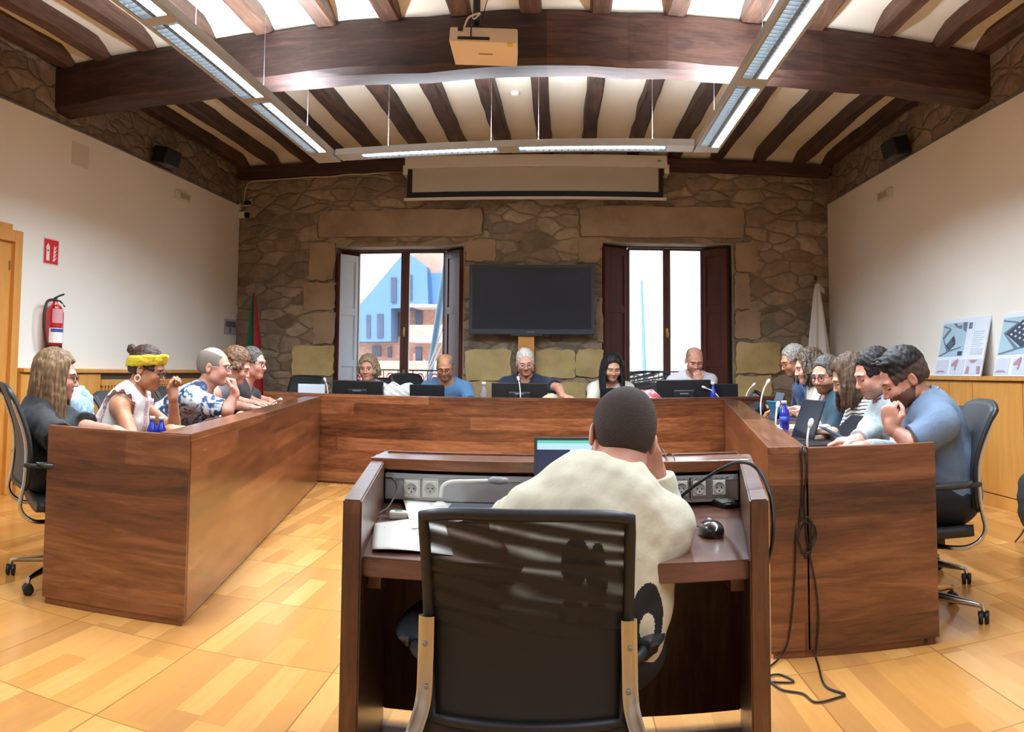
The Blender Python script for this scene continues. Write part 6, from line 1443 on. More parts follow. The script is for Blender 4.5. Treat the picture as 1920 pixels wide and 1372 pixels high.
# ---- poster boards leaning on the right cabinet top
M_PAPER = mat('poster_white', 'd9dfec', .6); M_PBLUE = mat('plan_blue', 'a3bfcc', .7, noise=.06, nscale=6); M_PGREY = mat('plan_grey', '6a7484', .7, noise=.15, nscale=30); M_PDARK = mat('plan_dark', '3c4356', .7); M_PPINK = mat('sketch_pink', 'a9808c', .8, noise=.2, nscale=20); M_PPALE = mat('sketch_pale', 'c3c8d6', .8, noise=.08, nscale=12)
XBrd = XR-.135
def board(y_near, y_far, zt, label, variant):
    zb = 1.066; Lw = y_far-y_near; H_ = zt-zb
    root = thing('poster_board', label, 'poster', (XBrd, y_near, zb))
    # local frame: u from far (photo left) to near, v up; board leans back to the wall
    tilt = math.asin(min(.9, .125/H_))
    def M(): return Matrix.Rotation(tilt, 4, 'Y')
    def q(bm, u0, v0, u1, v1, d): box(bm, (-d, Lw*(1-u1), H_*v0), (-d+.002, Lw*(1-u0), H_*v1), 0, M=M())
    def poly(bm, pts, d):
        f = [bm.verts.new(M() @ Vector((-d, Lw*(1-u), H_*v))) for u, v in pts]; fc = bm.faces.new(f); 
    bm = BM(); box(bm, (-.0, 0, 0), (.012, Lw, H_), .001, M=M()); obj('panel', bm, M_PAPER, root)
    bm = BM(); q(bm, .02, .34, .56 if variant == 0 else .97, .93, .003); obj('plan_picture', bm, M_PBLUE, root)
    W_ = .54 if variant == 0 else .95
    P = lambda pts: [(.02+W_*a, .34+.59*b) for a, b in pts]
    bm = BM()
    poly(bm, P([(0, .95), (.32, .86), (.34, .82), (.02, .90)]), .0055); poly(bm, P([(.05, .58), (.30, .84), (.36, .80), (.12, .52), (.40, .16), (.33, .12)]), .0055); poly(bm, P([(.42, .98), (.56, .99), (.62, .90), (.80, .92), (.78, .80), (.58, .86)]), .0055); poly(bm, P([(.82, .99), (.98, .99), (.98, .70), (.86, .78)]), .0055); poly(bm, P([(0, .02), (.40, .18), (.9, .28), (.9, .25), (.4, .13), (.05, .0)]), .0055)
    obj('plan_outline', bm, M_PGREY, root)
    bm = BM()
    if variant == 0: poly(bm, P([(.25, .34), (.52, .62), (.60, .50), (.64, .36), (.42, .16)]), .006); poly(bm, P([(.8, .02), (.97, .02), (.97, .14), (.8, .14)]), .006)
    else: poly(bm, P([(.10, .56), (.40, .90), (.66, .80), (.76, .86), (.94, .62), (.46, .16)]), .006); poly(bm, P([(.9, .02), (.99, .02), (.99, .14), (.9, .14)]), .006)
    obj('plan_building', bm, M_PDARK, root)
    bm = BM()
    c0 = (.44, .37) if variant == 0 else (.50, .55); rx, rz = (.12, .14) if variant == 0 else (.30, .26)
    for i in range(5):
        for j in range(4):
            a = c0[0]+rx*((i-2)*.30+(j-1.5)*.22); b = c0[1]+rz*((j-1.5)*.34-(i-2)*.22)
            w_ = rx*.09; poly(bm, P([(a-w_, b), (a, b+w_*1.3), (a+w_, b), (a, b-w_*1.3)]), .0065)
    obj('plan_rooms', bm, M_PPALE, root)
    for (u0, u1) in ((.02, .28), (.35, .63), (.67, .98)): bm = BM(); q(bm, u0, .03, u1, .28, .003); obj('sketch', bm, M_PPALE, root)
    for pts_ in ([(.36, .20), (.48, .30), (.50, .27), (.47, .10), (.44, .10), (.45, .17), (.37, .16)], [(.72, .27), (.90, .27), (.84, .22), (.77, .22)], [(.68, .04), (.72, .18), (.76, .14), (.76, .04)], [(.92, .04), (.90, .16), (.97, .16), (.98, .04)], [(.03, .06), (.26, .06), (.20, .09), (.08, .09)]): bm = BM(); poly(bm, pts_, .0055); obj('sketch_drawing', bm, M_PPINK, root)
    if variant == 0:
        text_mesh('00', H_*.17, M_PDARK, root, M() @ Matrix.Translation((-.004, Lw*.41, H_*.80)) @ Matrix.Rotation(-pi/2, 4, 'Z') @ Matrix.Rotation(pi/2, 4, 'X'), 'number', sx=.75)
        bm = BM()
        for i in range(9): q(bm, .72, .74-.035*i, .95-.04*(i % 3), .75-.035*i, .003)
        for i in range(5): q(bm, .70, .82+.022*i, .71, .832+.022*i, .003)
        obj('printed_text', bm, M_PPALE, root)
        bm = BM(); q(bm, .72, .36, .95, .46, .003); obj('small_picture', bm, M_PPALE, root)
y0 = at(1750, 650, X=XBrd).y; y1 = at(1836, 650, X=XBrd).y
board(y1, y0, at(1842, 589, X=XR-.02).z, 'white project board with a plan and the number 00 leaning on the right cabinets', 0)
y0 = at(1860, 650, X=XBrd).y; board(y0-.80, y0, at(1900, 583, X=XR-.02).z, 'white project board with a large site plan, cut by the right edge of the photo', 1)
# ---- flags
def flag(px, ptop, pbot, Y, label, bands, seed, w0=.02, w1=.17, tip=True):
    t = at(px, ptop, Y=Y); root = thing('flag', label, 'flag', (t.x, Y, 0))
    bm = BM(); cyl(bm, (0, 0, .02), (0, 0, t.z), .012, seg=8); lathe(bm, [(.14, 0), (.14, .02), (.03, .05), (.02, .12)], 20); obj('pole', bm, M_STEEL, root)
    bm = BM(); lathe(bm, [(.012, t.z-.01), (.022, t.z+.01), (.016, t.z+.04), (.003, t.z+.06)], 10); obj('finial', bm, M_BLACK if bands is None else M_STEEL, root)
    zb = .55; r = random.Random(seed); ph = r.uniform(0, 6)
    def fs(u, v):
        z = t.z-.06-(t.z-.06-zb)*v; w = w0+(w1-w0)*max(0.0, min(1, v*1.25))**.8; x = -w*.45+w*u*1.1+.0*v; y = -.02-.05*math.sin(u*13+ph+v*1.5)*min(1, .25+v)-.02
        return Vector((x, y, z))
    bm = BM(); g = sheet(bm, fs, 30, 24, th=.002)
    if bands:
        bm.faces.ensure_lookup_table()
        for f in bm.faces:
            c = f.calc_center_median(); v = (t.z-.06-c.z)/(t.z-.06-zb); w = w0+(w1-w0)*max(0.0, min(1, v*1.25))**.8; u = (c.x+w*.45)/(w*1.1)
            f.material_index = bands(u, v)
        obj('flag_cloth', bm, [mat('flag_green', '1f6b4a', .8), mat('flag_red', 'a92d2d', .8), mat('flag_white', 'c9c4bf', .85)], root, smooth=True)
    else: obj('flag_cloth', bm, mat('flag_white_bright', 'e4e0dc', .85, noise=.03), root, smooth=True)
    return root, t
flag(478, 541, 690, 9.75, 'furled red, green and white flag on a pole in the far left corner', lambda u, v: 0 if u < .45+.1*v and u > .12*v*2 else (1 if u > .3 else (2 if v > .55 and u < .3 else 1)), 2, w1=.30)
r_, t = flag(1529, 524, 690, 9.72, 'furled white flag on a pole in the far right corner', None, 5, w0=.04, w1=.36)
bm = BM(); sheet(bm, lambda u, v: Vector((.01+.10*u, -.03, t.z-.03-.09*v-.10*u*(1-v*.3))), 4, 4, th=.003); obj('cloth_tip', bm, mat('flag_white', 'c9c4bf', .85), r_, smooth=True)
# ================================================================== THINGS ON THE DESKS
M_MON = mat('monitor_black', '0f1012', .35)
def monitor(px0, px1, pytop, label, y=8.18, rz=0):
    a = at(px0, pytop, Y=y); b = at(px1, pytop, Y=y); w = b.x-a.x; h = a.z-ZTOP-.06; root = thing('computer_monitor', label, 'monitor', ((a.x+b.x)/2, y, ZTOP), rz, 'monitors on the far desk')
    bm = BM(); box(bm, (-w/2, -.02, .07), (w/2, .015, .07+h-.01), .008); obj('screen_housing', bm, M_MON, root)
    bm = BM(); box(bm, (-w*.2, -.04, .09), (w*.2, -.015, .07+h*.55), .015); obj('rear_bulge', bm, M_BLACK, root)
    bm = BM(); box(bm, (-.03, -.04, .005), (.03, -.02, .14), .004); box(bm, (-.13, -.10, 0), (.13, .10, .012), .005); obj('stand', bm, M_BLACK, root)
    bm = BM(); box(bm, (-.045, -.043, .16), (.045, -.040, .172)); obj('maker_badge', bm, M_STEEL, root)
    return root
monitor(624, 719, 712, 'black monitor seen from behind in front of the sandy haired woman')
monitor(922, 1027, 717, 'black monitor seen from behind in front of the white haired man')
monitor(1231, 1332, 712, 'black monitor seen from behind in front of the bald man')
def laptop(loc, rz, w, d, ang, label, m=None, scr=None, name='laptop', group=None, kb=True, z=ZTOP):
    """local: base towards +Y (the user), lid at the -Y edge"""
    root = thing(name, label, 'laptop', (loc[0], loc[1], z), rz, group); m = m or mat('laptop_dark', '1d1f24', .4, metal=.3)
    bm = BM(); box(bm, (-w/2, 0, 0), (w/2, d, .014), .004); obj('base', bm, m, root)
    if kb: bm = BM(); box(bm, (-w*.44, .02, .0135), (w*.44, d*.58, .0155)); obj('keyboard', bm, M_BLACK, root)
    Mx = Matrix.Translation((0, .004, .012)) @ Matrix.Rotation(ang, 4, 'X')
    bm = BM(); box(bm, (-w/2, -.004, 0), (w/2, .004, d), .003, M=Mx); lid = obj('lid', bm, m, root)
    bm = BM(); box(bm, (-w/2+.01, .0035, .012), (w/2-.01, .005, d-.01), 0, M=Mx); obj('display', bm, scr or mat('laptop_screen_off', '20242c', .2), lid)
    return root
def fdx(px, y): return at(px, 740, Y=y).x
laptop((fdx(801, 8.12), 8.12), 0, .36, .235, .12, 'dark laptop seen from behind in front of the man in the blue T-shirt', group='laptops on the far desk')
laptop((fdx(1161, 8.14), 8.14), 0, .39, .22, .15, 'dark laptop seen from behind in front of the young dark haired woman', group='laptops on the far desk')
laptop((fdx(1357, 8.2), 8.2), -.3, .30, .25, .12, 'dark laptop seen from behind at the right end of the far desk', group='laptops on the far desk')
# empty dark conference chair and grey laptop at the far left corner
c = at(543, 720, Y=8.6); office_chair('empty black office chair at the far left corner of the desks', (c.x, 8.80), pi-.12, w=.44, top=1.03, group=GR['F'])
p = D('L', 588, .45); laptop((fdx(584, 7.93), 7.93), .35, .28, .22, -.35+.1, 'grey laptop standing open on the far left corner of the desks', m=mat('laptop_grey', '8e929a', .4, metal=.5))
def mic(loc, h, lean, label, m=None, group='gooseneck microphones'):
    root = thing('microphone', label, 'microphone', loc, 0, group); m = m or M_WHITEPL
    bm = BM(); lathe(bm, [(.032, 0), (.032, .012), (.012, .02), (.010, .03)], 16); obj('base', bm, M_BLACK, root)
    pts = spline([(0, 0, .02), (0, 0, h*.5), (lean[0]*.5, lean[1]*.5, h*.85), (lean[0], lean[1], h)], 6); bm = BM(); tube(bm, pts, .006, 8); obj('gooseneck', bm, m, root)
    d = (pts[-1]-pts[-3]).normalized(); bm = BM(); tube(bm, [pts[-1]-d*.01, pts[-1]+d*.012, pts[-1]+d*.035, pts[-1]+d*.045], [.008, .014, .014, .007], 10); obj('capsule', bm, m, root)
    return root
p = at(612, 715, Y=8.1); mic((p.x+.02, 8.1, ZTOP), p.z-ZTOP, (-.03, 0), 'white gooseneck microphone near the left end of the far desk')
p = D('L', 375, .32); mic(p, .10, (.13, -.05), 'bent grey gooseneck microphone on the left desk by the woman with the yellow headband', M_CHROME)
p = D('L', 505, .30); mic(p, .12, (.10, -.05), 'white bent gooseneck microphone on the left desk beside the silver phone')
p = D('R', 1514, .26); mic(p, .14, (.02, .02), 'white gooseneck microphone at the near end of the right desk', M_WHITEPL)
p = D('R', 1455, .24); mic(p, .17, (.02, .03), 'white gooseneck microphone in front of the blue bottle')
p = D('R', 1427, .24); mic(p, .30, (.06, .03), 'tall silver gooseneck microphone beside the desk phone')
p = D('R', 1398, .22); mic(p, .24, (.08, .03), 'silver gooseneck microphone farthest along the right desk')
p = at(985, 735, Y=8.1); mic((p.x-.05, 8.12, ZTOP), .30, (-.02, .02), 'thin gooseneck microphone in front of the white haired man')
p = at(1350, 735, Y=8.1); mic((p.x, 8.12, ZTOP), .22, (-.14, .02), 'white gooseneck microphone leaning left beside the bald man')
# bottles
M_BLUEG = mat('cobalt_bottle', '1b2fae', .12, coat=.6, trans=.25, spec=.6); M_CAPW = mat('white_cap', 'e6e3dc', .5)
def bottle(loc, h, r, label, m=None, group=None, cap=True):
    root = thing('bottle', label, 'bottle', loc, 0, group); bm = BM()
    lathe(bm, [(r*.9, 0), (r, .008), (r, h*.55), (r*.92, h*.62), (r*.5, h*.80), (r*.40, h*.86), (r*.42, h*.95)], 20); obj('glass', bm, m or M_BLUEG, root, auto=50)
    bm = BM(); lathe(bm, [(r*.50, h*.90), (r*.52, h*.99), (r*.46, h)], 16); obj('cap', bm, M_CAPW, root)
    bm = BM(); lathe(bm, [(r*1.01, h*.18), (r*1.01, h*.46)], 20); obj('label', bm, mat('bottle_label_blue', '24329a', .5), root); return root
p = D('L', 284, .30); ht = at(284, 780, r=math.hypot(p.x, p.y)).z-ZTOP; bottle(p, ht, .027, 'small cobalt blue water bottle on the left desk, the left one of the pair')
p2 = D('L', 301, .27); bottle(p2, ht-.005, .027, 'small cobalt blue water bottle on the left desk, the right one of the pair')
p = D('R', 1471, .33); bottle(p, at(1471, 751, r=math.hypot(p.x, p.y)).z-ZTOP, .036, 'tall cobalt blue water bottle on the right desk behind the open laptop')
p = at(907, 735, Y=8.12); bottle((p.x, 8.12, ZTOP), at(907, 716, Y=8.12).z-ZTOP, .042, 'clear glass water bottle on the far desk left of the central monitor', m=mat('clear_bottle', 'cfc8cf', .1, trans=.7, alpha=.75))
p = at(1337, 735, Y=8.15); bottle((p.x, 8.15, ZTOP), at(1337, 716, Y=8.15).z-ZTOP, .036, 'blue bottle with white cap half hidden right of the rightmost monitor')
# crumpled bags on the far desk
def lump(name, label, cat, c, r, m, seed, amp=.02, f=24, h=.005):
    S = Sdf(); rr = random.Random(seed)
    for i in range(7): S.ell((rr.uniform(-1, 1)*r[0]*.5, rr.uniform(-1, 1)*r[1]*.4, r[2]*rr.uniform(.25, .6)), (r[0]*rr.uniform(.4, .62), r[1]*.6, r[2]*rr.uniform(.35, .5)), k=.03)
    w = wob(seed, f, amp); o = build(name, [S.mesh(h, disp=w, cut=[((0, 0, -1), -.001)])], [m]); o.location = c; return tag(o, label, cat)
lump('plastic_bag', 'crumpled white bag on the far desk beside the sandy haired woman', 'bag', (fdx(748, 8.3), 8.3, ZTOP), (.19, .12, .26), stripes('bag_stripes', 'd8d6cf', 'b9b7b0', .05, (.5, .2, .8), .5), 3, .010, 40)
lump('cloth_bundle', 'crumpled red and white cloth on the far desk left of the rightmost monitor', 'cloth', (fdx(1213, 8.2), 8.2, ZTOP), (.14, .09, .22), blotch('red_white_cloth', [(.45, 'c4545c'), (.52, 'd98c8c'), (.58, 'd8d4cc')], 12, 2, .5), 5, .010, 40)
lump('papers_bundle', 'loose beige papers lying beside the white haired man on the far desk', 'papers', (fdx(1032, 8.15), 8.15, ZTOP), (.13, .08, .18), mat('beige_papers', 'b9a88f', .8), 8, .006, 30)
lump('black_bag', 'small black pouch with straps on the right desk below the desk phone', 'bag', D('R', 1418, .28), (.09, .12, .10), mat('black_nylon', '1b1c20', .7), 12, .010, 50)
# right desk: phone, tablets, laptops, papers
p = D('R', 1424, .42); root = thing('desk_phone', 'grey and black desk telephone standing at the far end of the right desk', 'telephone', p, 1.2)
bm = BM(); box(bm, (-.10, -.08, 0), (.10, .10, .03), .01); box(bm, (-.10, -.01, .0), (.10, .03, .17), .01, M=Matrix.Rotation(-.5, 4, 'X')); obj('phone_body', bm, mat('phone_grey', '50586a', .45), root)
bm = BM(); box(bm, (-.06, -.018, .09), (.05, -.01, .15), .002, M=Matrix.Rotation(-.5, 4, 'X')); obj('phone_display', bm, mat('lcd_grey', '9fb0b8', .3), root)
bm = BM(); tube(bm, spline([(.10, -.06, .04), (.12, -.02, .10), (.13, .04, .15), (.11, .08, .16)], 5), .018, 8); obj('handset', bm, M_BLACK, root)
p = D('R', 1447, .34); laptop(p, YAWR+pi+.1, .30, .22, -.35, 'slim grey laptop with its lid edge towards the camera on the right desk', m=mat('laptop_slate', '5a6a7c', .4, metal=.5))
p = D('R', 1505, .34); laptop((p.x, p.y), YAWR+pi+.25+pi, .34, .24, .35, 'open black laptop nearest the camera on the right desk', m=M_BLACK)
p = D('R', 1560, .52); 
def slab(name, label, cat, loc, rz, w, d, h, m, tilt=0, name2='body', extra=None):
    root = thing(name, label, cat, loc, rz); bm = BM(); box(bm, (-w/2, -d/2, 0), (w/2, d/2, h), min(.004, h*.3), M=Matrix.Rotation(tilt, 4, 'X')); obj(name2, bm, m, root)
    if extra: bm = BM(); box(bm, (-w/2+.008, -d/2+.008, h-.0005), (w/2-.008, d/2-.008, h+.0008), 0, M=Matrix.Rotation(tilt, 4, 'X')); obj(extra[0], bm, extra[1], root)
    return root
M_PAP = mat('white_paper', 'e3e0d8', .8, noise=.02); M_SCRD = mat('phone_glass', '14161c', .1)
laptop((D('R', 1568, .50).x, D('R', 1568, .50).y), YAWR+pi+.2+pi, .31, .22, .9, 'low open dark laptop under the folded hands of the man in the grey sweater', m=M_BLACK)
slab('notebook', 'closed brown folder lying in front of the woman in the striped top', 'folder', D('R', 1535, .50), YAWR+.2, .32, .24, .016, mat('brown_folder', '8a5d3e', .6))
slab('paper_sheets', 'white papers on the right desk in front of the bearded man', 'papers', D('R', 1490, .42), YAWR+.2, .30, .42, .012, M_PAP)
slab('paper_sheet', 'small white card with turquoise edge on the right desk by the striped top', 'papers', D('R', 1522, .44), YAWR+.3, .16, .22, .010, M_PAP)
slab('red_folder', 'red folder on the right desk between blue bottle and open laptop', 'folder', D('R', 1488, .27), YAWR, .22, .10, .012, mat('red_card', 'c5443f', .6))
p = D('R', 1462, .40); r_ = thing('tablet', 'tablet held upright by the grey haired man at the far end of the right desk', 'tablet', (p.x, p.y, ZTOP), YAWR+.3); bm = BM(); box(bm, (-.12, -.004, 0), (.12, .004, .17), .003, M=Matrix.Rotation(-.4, 4, 'X')); obj('case', bm, mat('tablet_blue', '3c8fb4', .4), r_)
# pen, phone in hand
hx = D('R', 1562, .42, .815); slab('smartphone', 'black phone with pale blue edge held by the man in the blue polo', 'phone', (hx.x, hx.y, .83), YAWR+.2, .075, .155, .010, mat('phone_blue_edge', '5f93b5', .3, metal=.4), .5, 'case', ('screen', M_SCRD))
hp_ = D('L', 338, .30, .80); slab('smartphone', 'dark phone held flat by the woman with the yellow headband', 'phone', (hp_.x, hp_.y, .792), YAWL+.5, .075, .16, .009, M_SCRD, .12, 'case', ('screen', M_SCRD))
p = D('L', 318, .30); r_ = thing('pen', 'thin dark pen lying beside the two blue bottles', 'pen', (p.x, p.y, ZTOP+.006), .6); bm = BM(); tube(bm, [(-.07, 0, 0), (.055, 0, 0), (.07, 0, 0)], [.004, .004, .001], 8); obj('barrel', bm, M_BLACK, r_)
slab('smartphone', 'silver phone lying on the left desk by the tattooed forearm', 'phone', D('L', 446, .30), YAWL+.8, .07, .15, .012, M_CHROME, 0, 'case')
slab('smartphone', 'black and white phone on the left desk before the person in the grey vest', 'phone', D('L', 487, .30), YAWL+.4, .08, .16, .02, M_WHITEPL, 0, 'case', ('screen', M_SCRD))
slab('paper_sheets', 'white papers on the far end of the left desk beside the black T-shirt man', 'papers', D('L', 528, .40), YAWL+.2, .21, .30, .008, M_PAP)
# denim jacket over the chair
def jacket():
    loc = chair_jacket; root = thing('denim_jacket', 'pale blue denim jacket draped over the chair of the woman with the headband', 'jacket', (loc[0], loc[1], 0), YAWL)
    S = Sdf(); 
    S.ell((0, -.30, .80), (.245, .045, .17), k=.03, e=3); S.cone((-.20, -.29, .94), (.20, -.29, .94), .038, k=.03); S.cone((-.22, -.27, .90), (-.25, -.24, .60), .055, .045, k=.03); S.cone((.22, -.27, .90), (.25, -.24, .58), .055, .045, k=.03); S.ell((0, -.22, .86), (.20, .03, .09), k=.03)
    w = wob(4, 22, .010); w2 = wob(6, 55, .004); build('jacket_cloth', [S.mesh(.007, disp=lambda x, y, z: w(x, y, z)+w2(x, y, z))], [mat('pale_denim', '9fb9cc', .9, noise=.08, nscale=20, bump=.3, bscale=150)], root)
jacket()
# backpack at the right edge
p = at(1916, 960, Z=0.0); p = Vector((2.95, 4.35, 0)); q = at(1926, 930, r=5.6)
root = thing('backpack', 'dark grey backpack on the floor cut by the right edge of the photo', 'backpack', (q.x+.10, q.y, 0)); S = Sdf(); S.ell((0, 0, .22), (.15, .12, .22), k=.03, e=3); S.ell((-.02, -.10, .16), (.11, .05, .11), k=.02, e=3)
build('bag_body', [S.mesh(.009, disp=wob(2, 25, .006), cut=[((0, 0, -1), -.004)])], [mat('backpack_grey', '2a2e30', .85, noise=.1)], root)
bm = BM(); pts = spline([(-.12, -.10, .16), (-.20, -.14, .10), (-.27, -.18, .05), (-.33, -.2, .015)], 5); tube(bm, pts, .018, 6, flat=.3); obj('strap', bm, M_BLACK, root)
# ---- things on the clerk's desk
YD = YCF
def ck(px, py, z=ZS2): return at(px, py, Z=z)
def paper(quad, label, name='paper_sheet', lift=.006, seed=1, marks=None, sag=.0):
    P = [ck(*q) for q in quad]; c = sum(P, Vector())/4; root = thing(name, label, 'papers', (c.x, c.y, ZS2)); r = random.Random(seed)
    def fn(u, v):
        a = P[0].lerp(P[1], u); b = P[3].lerp(P[2], u); p = a.lerp(b, v)-c; p.z = lift+.006*math.sin(u*3+seed)*v+.006*u*(1-v)*math.sin(seed+1); return p
    bm = BM(); sheet(bm, fn, 12, 12, th=.0015); obj('sheet', bm, M_PAP, root, smooth=True)
    bm = BM()
    for i in range(marks or 0):
        v = .22+.055*i; u1 = r.uniform(.6, .85); n = 10
        top = [bm.verts.new(fn(.15+(u1-.15)*k/n, v)+Vector((0, 0, .0012))) for k in range(n+1)]; bot = [bm.verts.new(fn(.15+(u1-.15)*k/n, v+.012)+Vector((0, 0, .0012))) for k in range(n+1)]
        for k in range(n): bm.faces.new((top[k], top[k+1], bot[k+1], bot[k]))
    if marks: obj('printed_lines', bm, mat('print_grey', 'a9a7a2', .8), root)
    return root, fn
pr, fn = paper([(755, 940), (858, 928), (884, 978), (772, 1000)], 'white letter with a small red seal lying at the back left of the clerk desk', lift=.012, seed=3, marks=6)
bm = BM(); p = fn(.14, .12)+Vector((0, 0, .003)); lathe(bm, [(.006, 0), (.006, .0005)], 12, M=Matrix.Translation(p)); obj('red_seal', bm, mat('seal_red', '9c3a46', .7), pr)
paper([(702, 984), (830, 972), (850, 1042), (697, 1036)], 'large white printed sheet at the front left of the clerk desk', lift=.004, seed=7, marks=4)
paper([(716, 980), (760, 976), (768, 990), (720, 994)], 'pink paper slip showing under the white sheets', lift=.001, seed=2)[0].children[0].data.materials[0] = mat('pink_paper', 'c9677a', .8)
p = ck(748, 972); root = thing('stapler', 'small white device with green mark beside the white letter', 'device', (p.x, p.y, ZS2+.0), .1); bm = BM(); box(bm, (-.028, -.02, 0), (.03, .02, .022), .006); obj('casing', bm, M_WHITEPL, root); bm = BM(); box(bm, (-.012, -.008, .0215), (.010, .004, .023)); obj('green_mark', bm, mat('green_mark', '3f7d5a', .6), root)
# clerk laptop: lid seen over the shelf
def screen_mat():
    m, nt, b = newmat('laptop_display_on', .25); tc = node(nt, 'ShaderNodeTexCoord'); s = node(nt, 'ShaderNodeSeparateXYZ'); nt.links.new(tc.outputs['Generated'], s.inputs[0])
    x, z = s.outputs[0], s.outputs[2]
    def gt(src, v, op='GREATER_THAN'): q = node(nt, 'ShaderNodeMath', operation=op, i_1=v); nt.links.new(src, q.inputs[0]); return q.outputs[0]
    def mixc(f, a, c): k = node(nt, 'ShaderNodeMix', data_type='RGBA'); nt.links.new(f, k.inputs[0]); (nt.links.new(a, k.inputs[6]) if not isinstance(a, tuple) else setattr(k.inputs[6], 'default_value', a)); k.inputs[7].default_value = c; return k.outputs[2]
    base = mixc(gt(x, .58), srgb('c3d3f2'), srgb('1b2340'))
    bx = node(nt, 'ShaderNodeTexBrick', i_Scale=9.0); nt.links.new(tc.outputs['Generated'], bx.inputs['Vector'])
    c = mixc(gt(z, .86), base, srgb('a8cdf4')); c = mixc(gt(z, .955), c, srgb('5cb8a0'))
    nt.links.new(c, b.inputs['Emission Color']); b.inputs['Emission Strength'].default_value = .75; b.inputs['Base Color'].default_value = (.02, .02, .03, 1); return m
yl = YCB-.12
a = at(1001, 822, Y=yl); b = at(1160, 822, Y=yl); zt = a.z; w = b.x-a.x; hL = (zt-ZS2-.012)
laptop(((a.x+b.x)/2, yl-.0), pi, w, hL*1.02, 0.12, 'open laptop with a lit display in front of the man in the cream sweatshirt', m=mat('laptop_edge_grey', '4a4e54', .4, metal=.4), scr=screen_mat(), z=ZS2)
p = ck(860, 990); slab('document_tray', 'dark grey laptop dock lying flat behind the white papers', 'device', (at(955, 960, Y=YCB-.18).x, YCB-.20, ZS2), 0, .36, .16, .03, mat('dock_grey', '3a3f48', .4))
# mouse with cable
p = ck(1334, 1003); root = thing('computer_mouse', 'glossy black computer mouse on the right of the clerk desk', 'mouse', (p.x, p.y, ZS2), .08)
S = Sdf(); S.ell((0, 0, .012), (.031, .052, .026), k=.01, e=2.4); build('mouse_shell', [S.mesh(.0025, cut=[((0, 0, -1), -.0005)])], [mat('mouse_black', '1a1a1c', .15, coat=.5)], root)
bm = BM(); box(bm, (-.0045, .012, .0335), (.0045, .034, .040), .003); obj('scroll_wheel', bm, M_STEEL, root)
bm = BM(); tube(bm, spline([Vector((-.0, .050, .012)), Vector((-.03, .10, .006)), Vector((-.10, .11, .004)), Vector((-.16, .09, .004))], 6), .0018, 6); obj('mouse_cable', bm, M_BLACK, root)
p = ck(1355, 948); root = thing('remote_control', 'black remote control with many buttons at the back right of the clerk desk', 'remote control', (p.x, p.y, ZS2), .35)
bm = BM(); box(bm, (-.028, -.06, 0), (.028, .07, .020), .006, M=Matrix.Rotation(.08, 4, 'X')); obj('casing', bm, M_BLACK, root)
bm = BM(); box(bm, (-.024, -.036, .018), (.024, .066, .0205), .001, M=Matrix.Rotation(.08, 4, 'X'))
for i in range(3):
    for j in range(6): box(bm, (-.020+.015*i, -.030+.015*j, .019), (-.010+.015*i, -.021+.015*j, .024), .001, M=Matrix.Rotation(.08, 4, 'X'))
o = obj('keypad', bm, mat('remote_buttons', '8a8d86', .5), root)
p0 = at(888, 905, Y=YCH-.06); root = thing('microphone', 'white bent gooseneck microphone in front of the grey socket channel', 'microphone', (at(825, 935, Y=YCH-.06).x, YCH-.06, ZS2), 0)
q = lambda px, py: at(px, py, Y=YCH-.06)-Vector(root.location)
bm = BM(); tube(bm, spline([q(826, 932), q(830, 912), q(846, 903), q(880, 902), q(918, 901)], 7), .006, 8); obj('gooseneck', bm, M_WHITEPL, root)
bm = BM(); tube(bm, [q(916, 901), q(925, 900), q(938, 901), q(953, 901)], [.007, .012, .012, .008], 10); obj('capsule', bm, mat('mic_grey', '8f9194', .4), root)
bm = BM(); lathe(bm, [(.03, 0), (.03, .012), (.012, .02)], 16, M=Matrix.Translation((0, 0, 0))); obj('base', bm, M_WHITEPL, root)
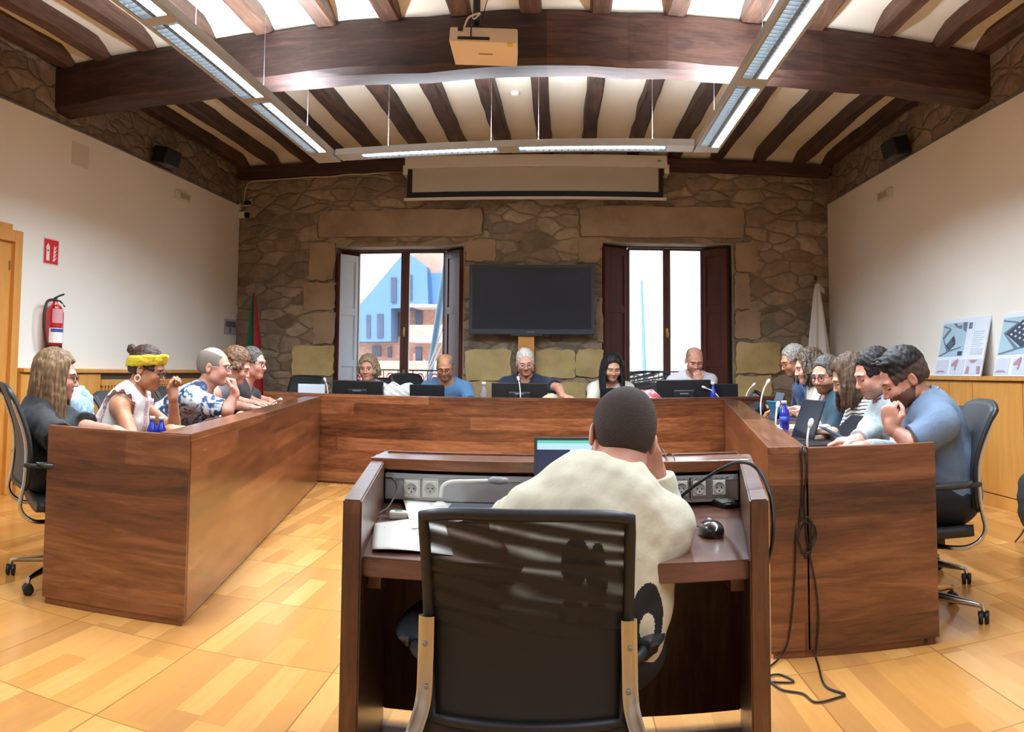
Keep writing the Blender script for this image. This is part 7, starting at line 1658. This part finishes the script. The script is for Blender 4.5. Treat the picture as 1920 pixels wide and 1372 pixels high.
# cables
def cable(pts, r, label, m=M_BLACK, n=7):
    bm = BM(); tube(bm, spline(pts, n), r, 7); return tag(obj('cable', bm, m), label, 'cable')
Yc = YCB
cable([at(1268, 938, Y=Yc-.06), at(1310, 905, Y=Yc-.12), at(1360, 875, Y=Yc-.22), at(1395, 866, Y=YCF+.25), at(1425, 885, Y=YCF+.2), at(1447, 940, Y=YCF+.14), at(1449, 1010, Y=YCF+.10), at(1437, 1065, Y=YCF+.15)], .0055, 'thick black cable looping from the sockets over the right side of the clerk desk')
cable([at(722, 895, Y=Yc-.03), at(738, 898, Y=Yc-.05), at(744, 918, Y=Yc-.06), at(728, 950, Y=Yc-.16), at(708, 965, Y=Yc-.22), at(718, 978, Y=Yc-.3), at(742, 983, Y=Yc-.32)], .003, 'thin grey cable curling inside the left corner of the clerk desk', mat('grey_cable', '4a4542', .6))
for i, (xx, yy) in enumerate(((1243, 842), (1259, 850))):
    cable([at(xx+6, 900, Y=Yc-.03), at(xx+8, 870, Y=Yc+.0), at(xx, yy, Y=Yc+.06), at(xx-14, yy+6, Y=Yc+.1)], .0022, f'thin black wire over the clerk desk shelf, {"nearer to" if i == 0 else "farther from"} the sitting man')
# bundle of wires down the near end of the right desk
def on_end(px, py, off=.015):
    """point on the near end panel of the right desk"""
    d = ray(px, py); n = np.array([uR.x, uR.y, 0]); p0 = np.array([RN.x, RN.y, 0])-n*(off+.003); t = ((p0-np.array([0, 0, CAM_H])) @ n)/(d @ n); return Vector(np.array([0, 0, CAM_H])+t*d)
def fl(px, py): v = at(px, py, Z=.006); return v
cable([D('R', 1530, .22, ZTOP+.06), on_end(1503, 838, .0), on_end(1504, 880), on_end(1504, 930), on_end(1500, 972), on_end(1493, 1000), on_end(1491, 1060), on_end(1487, 1130), on_end(1478, 1200), on_end(1462, 1232), fl(1440, 1252)], .004, 'black wire hanging down the end of the right desk, left strand of the bundle')
cable([D('R', 1530, .24, ZTOP+.05), on_end(1508, 840, .0), on_end(1513, 878), on_end(1508, 930), on_end(1510, 975), on_end(1516, 1030), on_end(1529, 1095), on_end(1535, 1160), on_end(1530, 1225), fl(1534, 1245), fl(1547, 1285), fl(1582, 1300), fl(1575, 1306), fl(1530, 1316), fl(1505, 1300), fl(1465, 1292), fl(1440, 1270), fl(1462, 1264), fl(1488, 1278), fl(1440, 1278)], .004, 'black wire running down the end of the right desk and looping on the floor')
pts = []
for k in range(34):
    t = k/33*2*pi*3.2; rx = 17+5*math.sin(k*1.7); ry = 34+7*math.cos(k*2.3); pts.append(on_end(1511+rx*math.cos(t)*(.6+.012*k), 1008+ry*math.sin(t), .012+.018*(k % 3)/2))
cable(pts, .0032, 'coiled knot of black wire hanging on the end of the right desk', n=4)
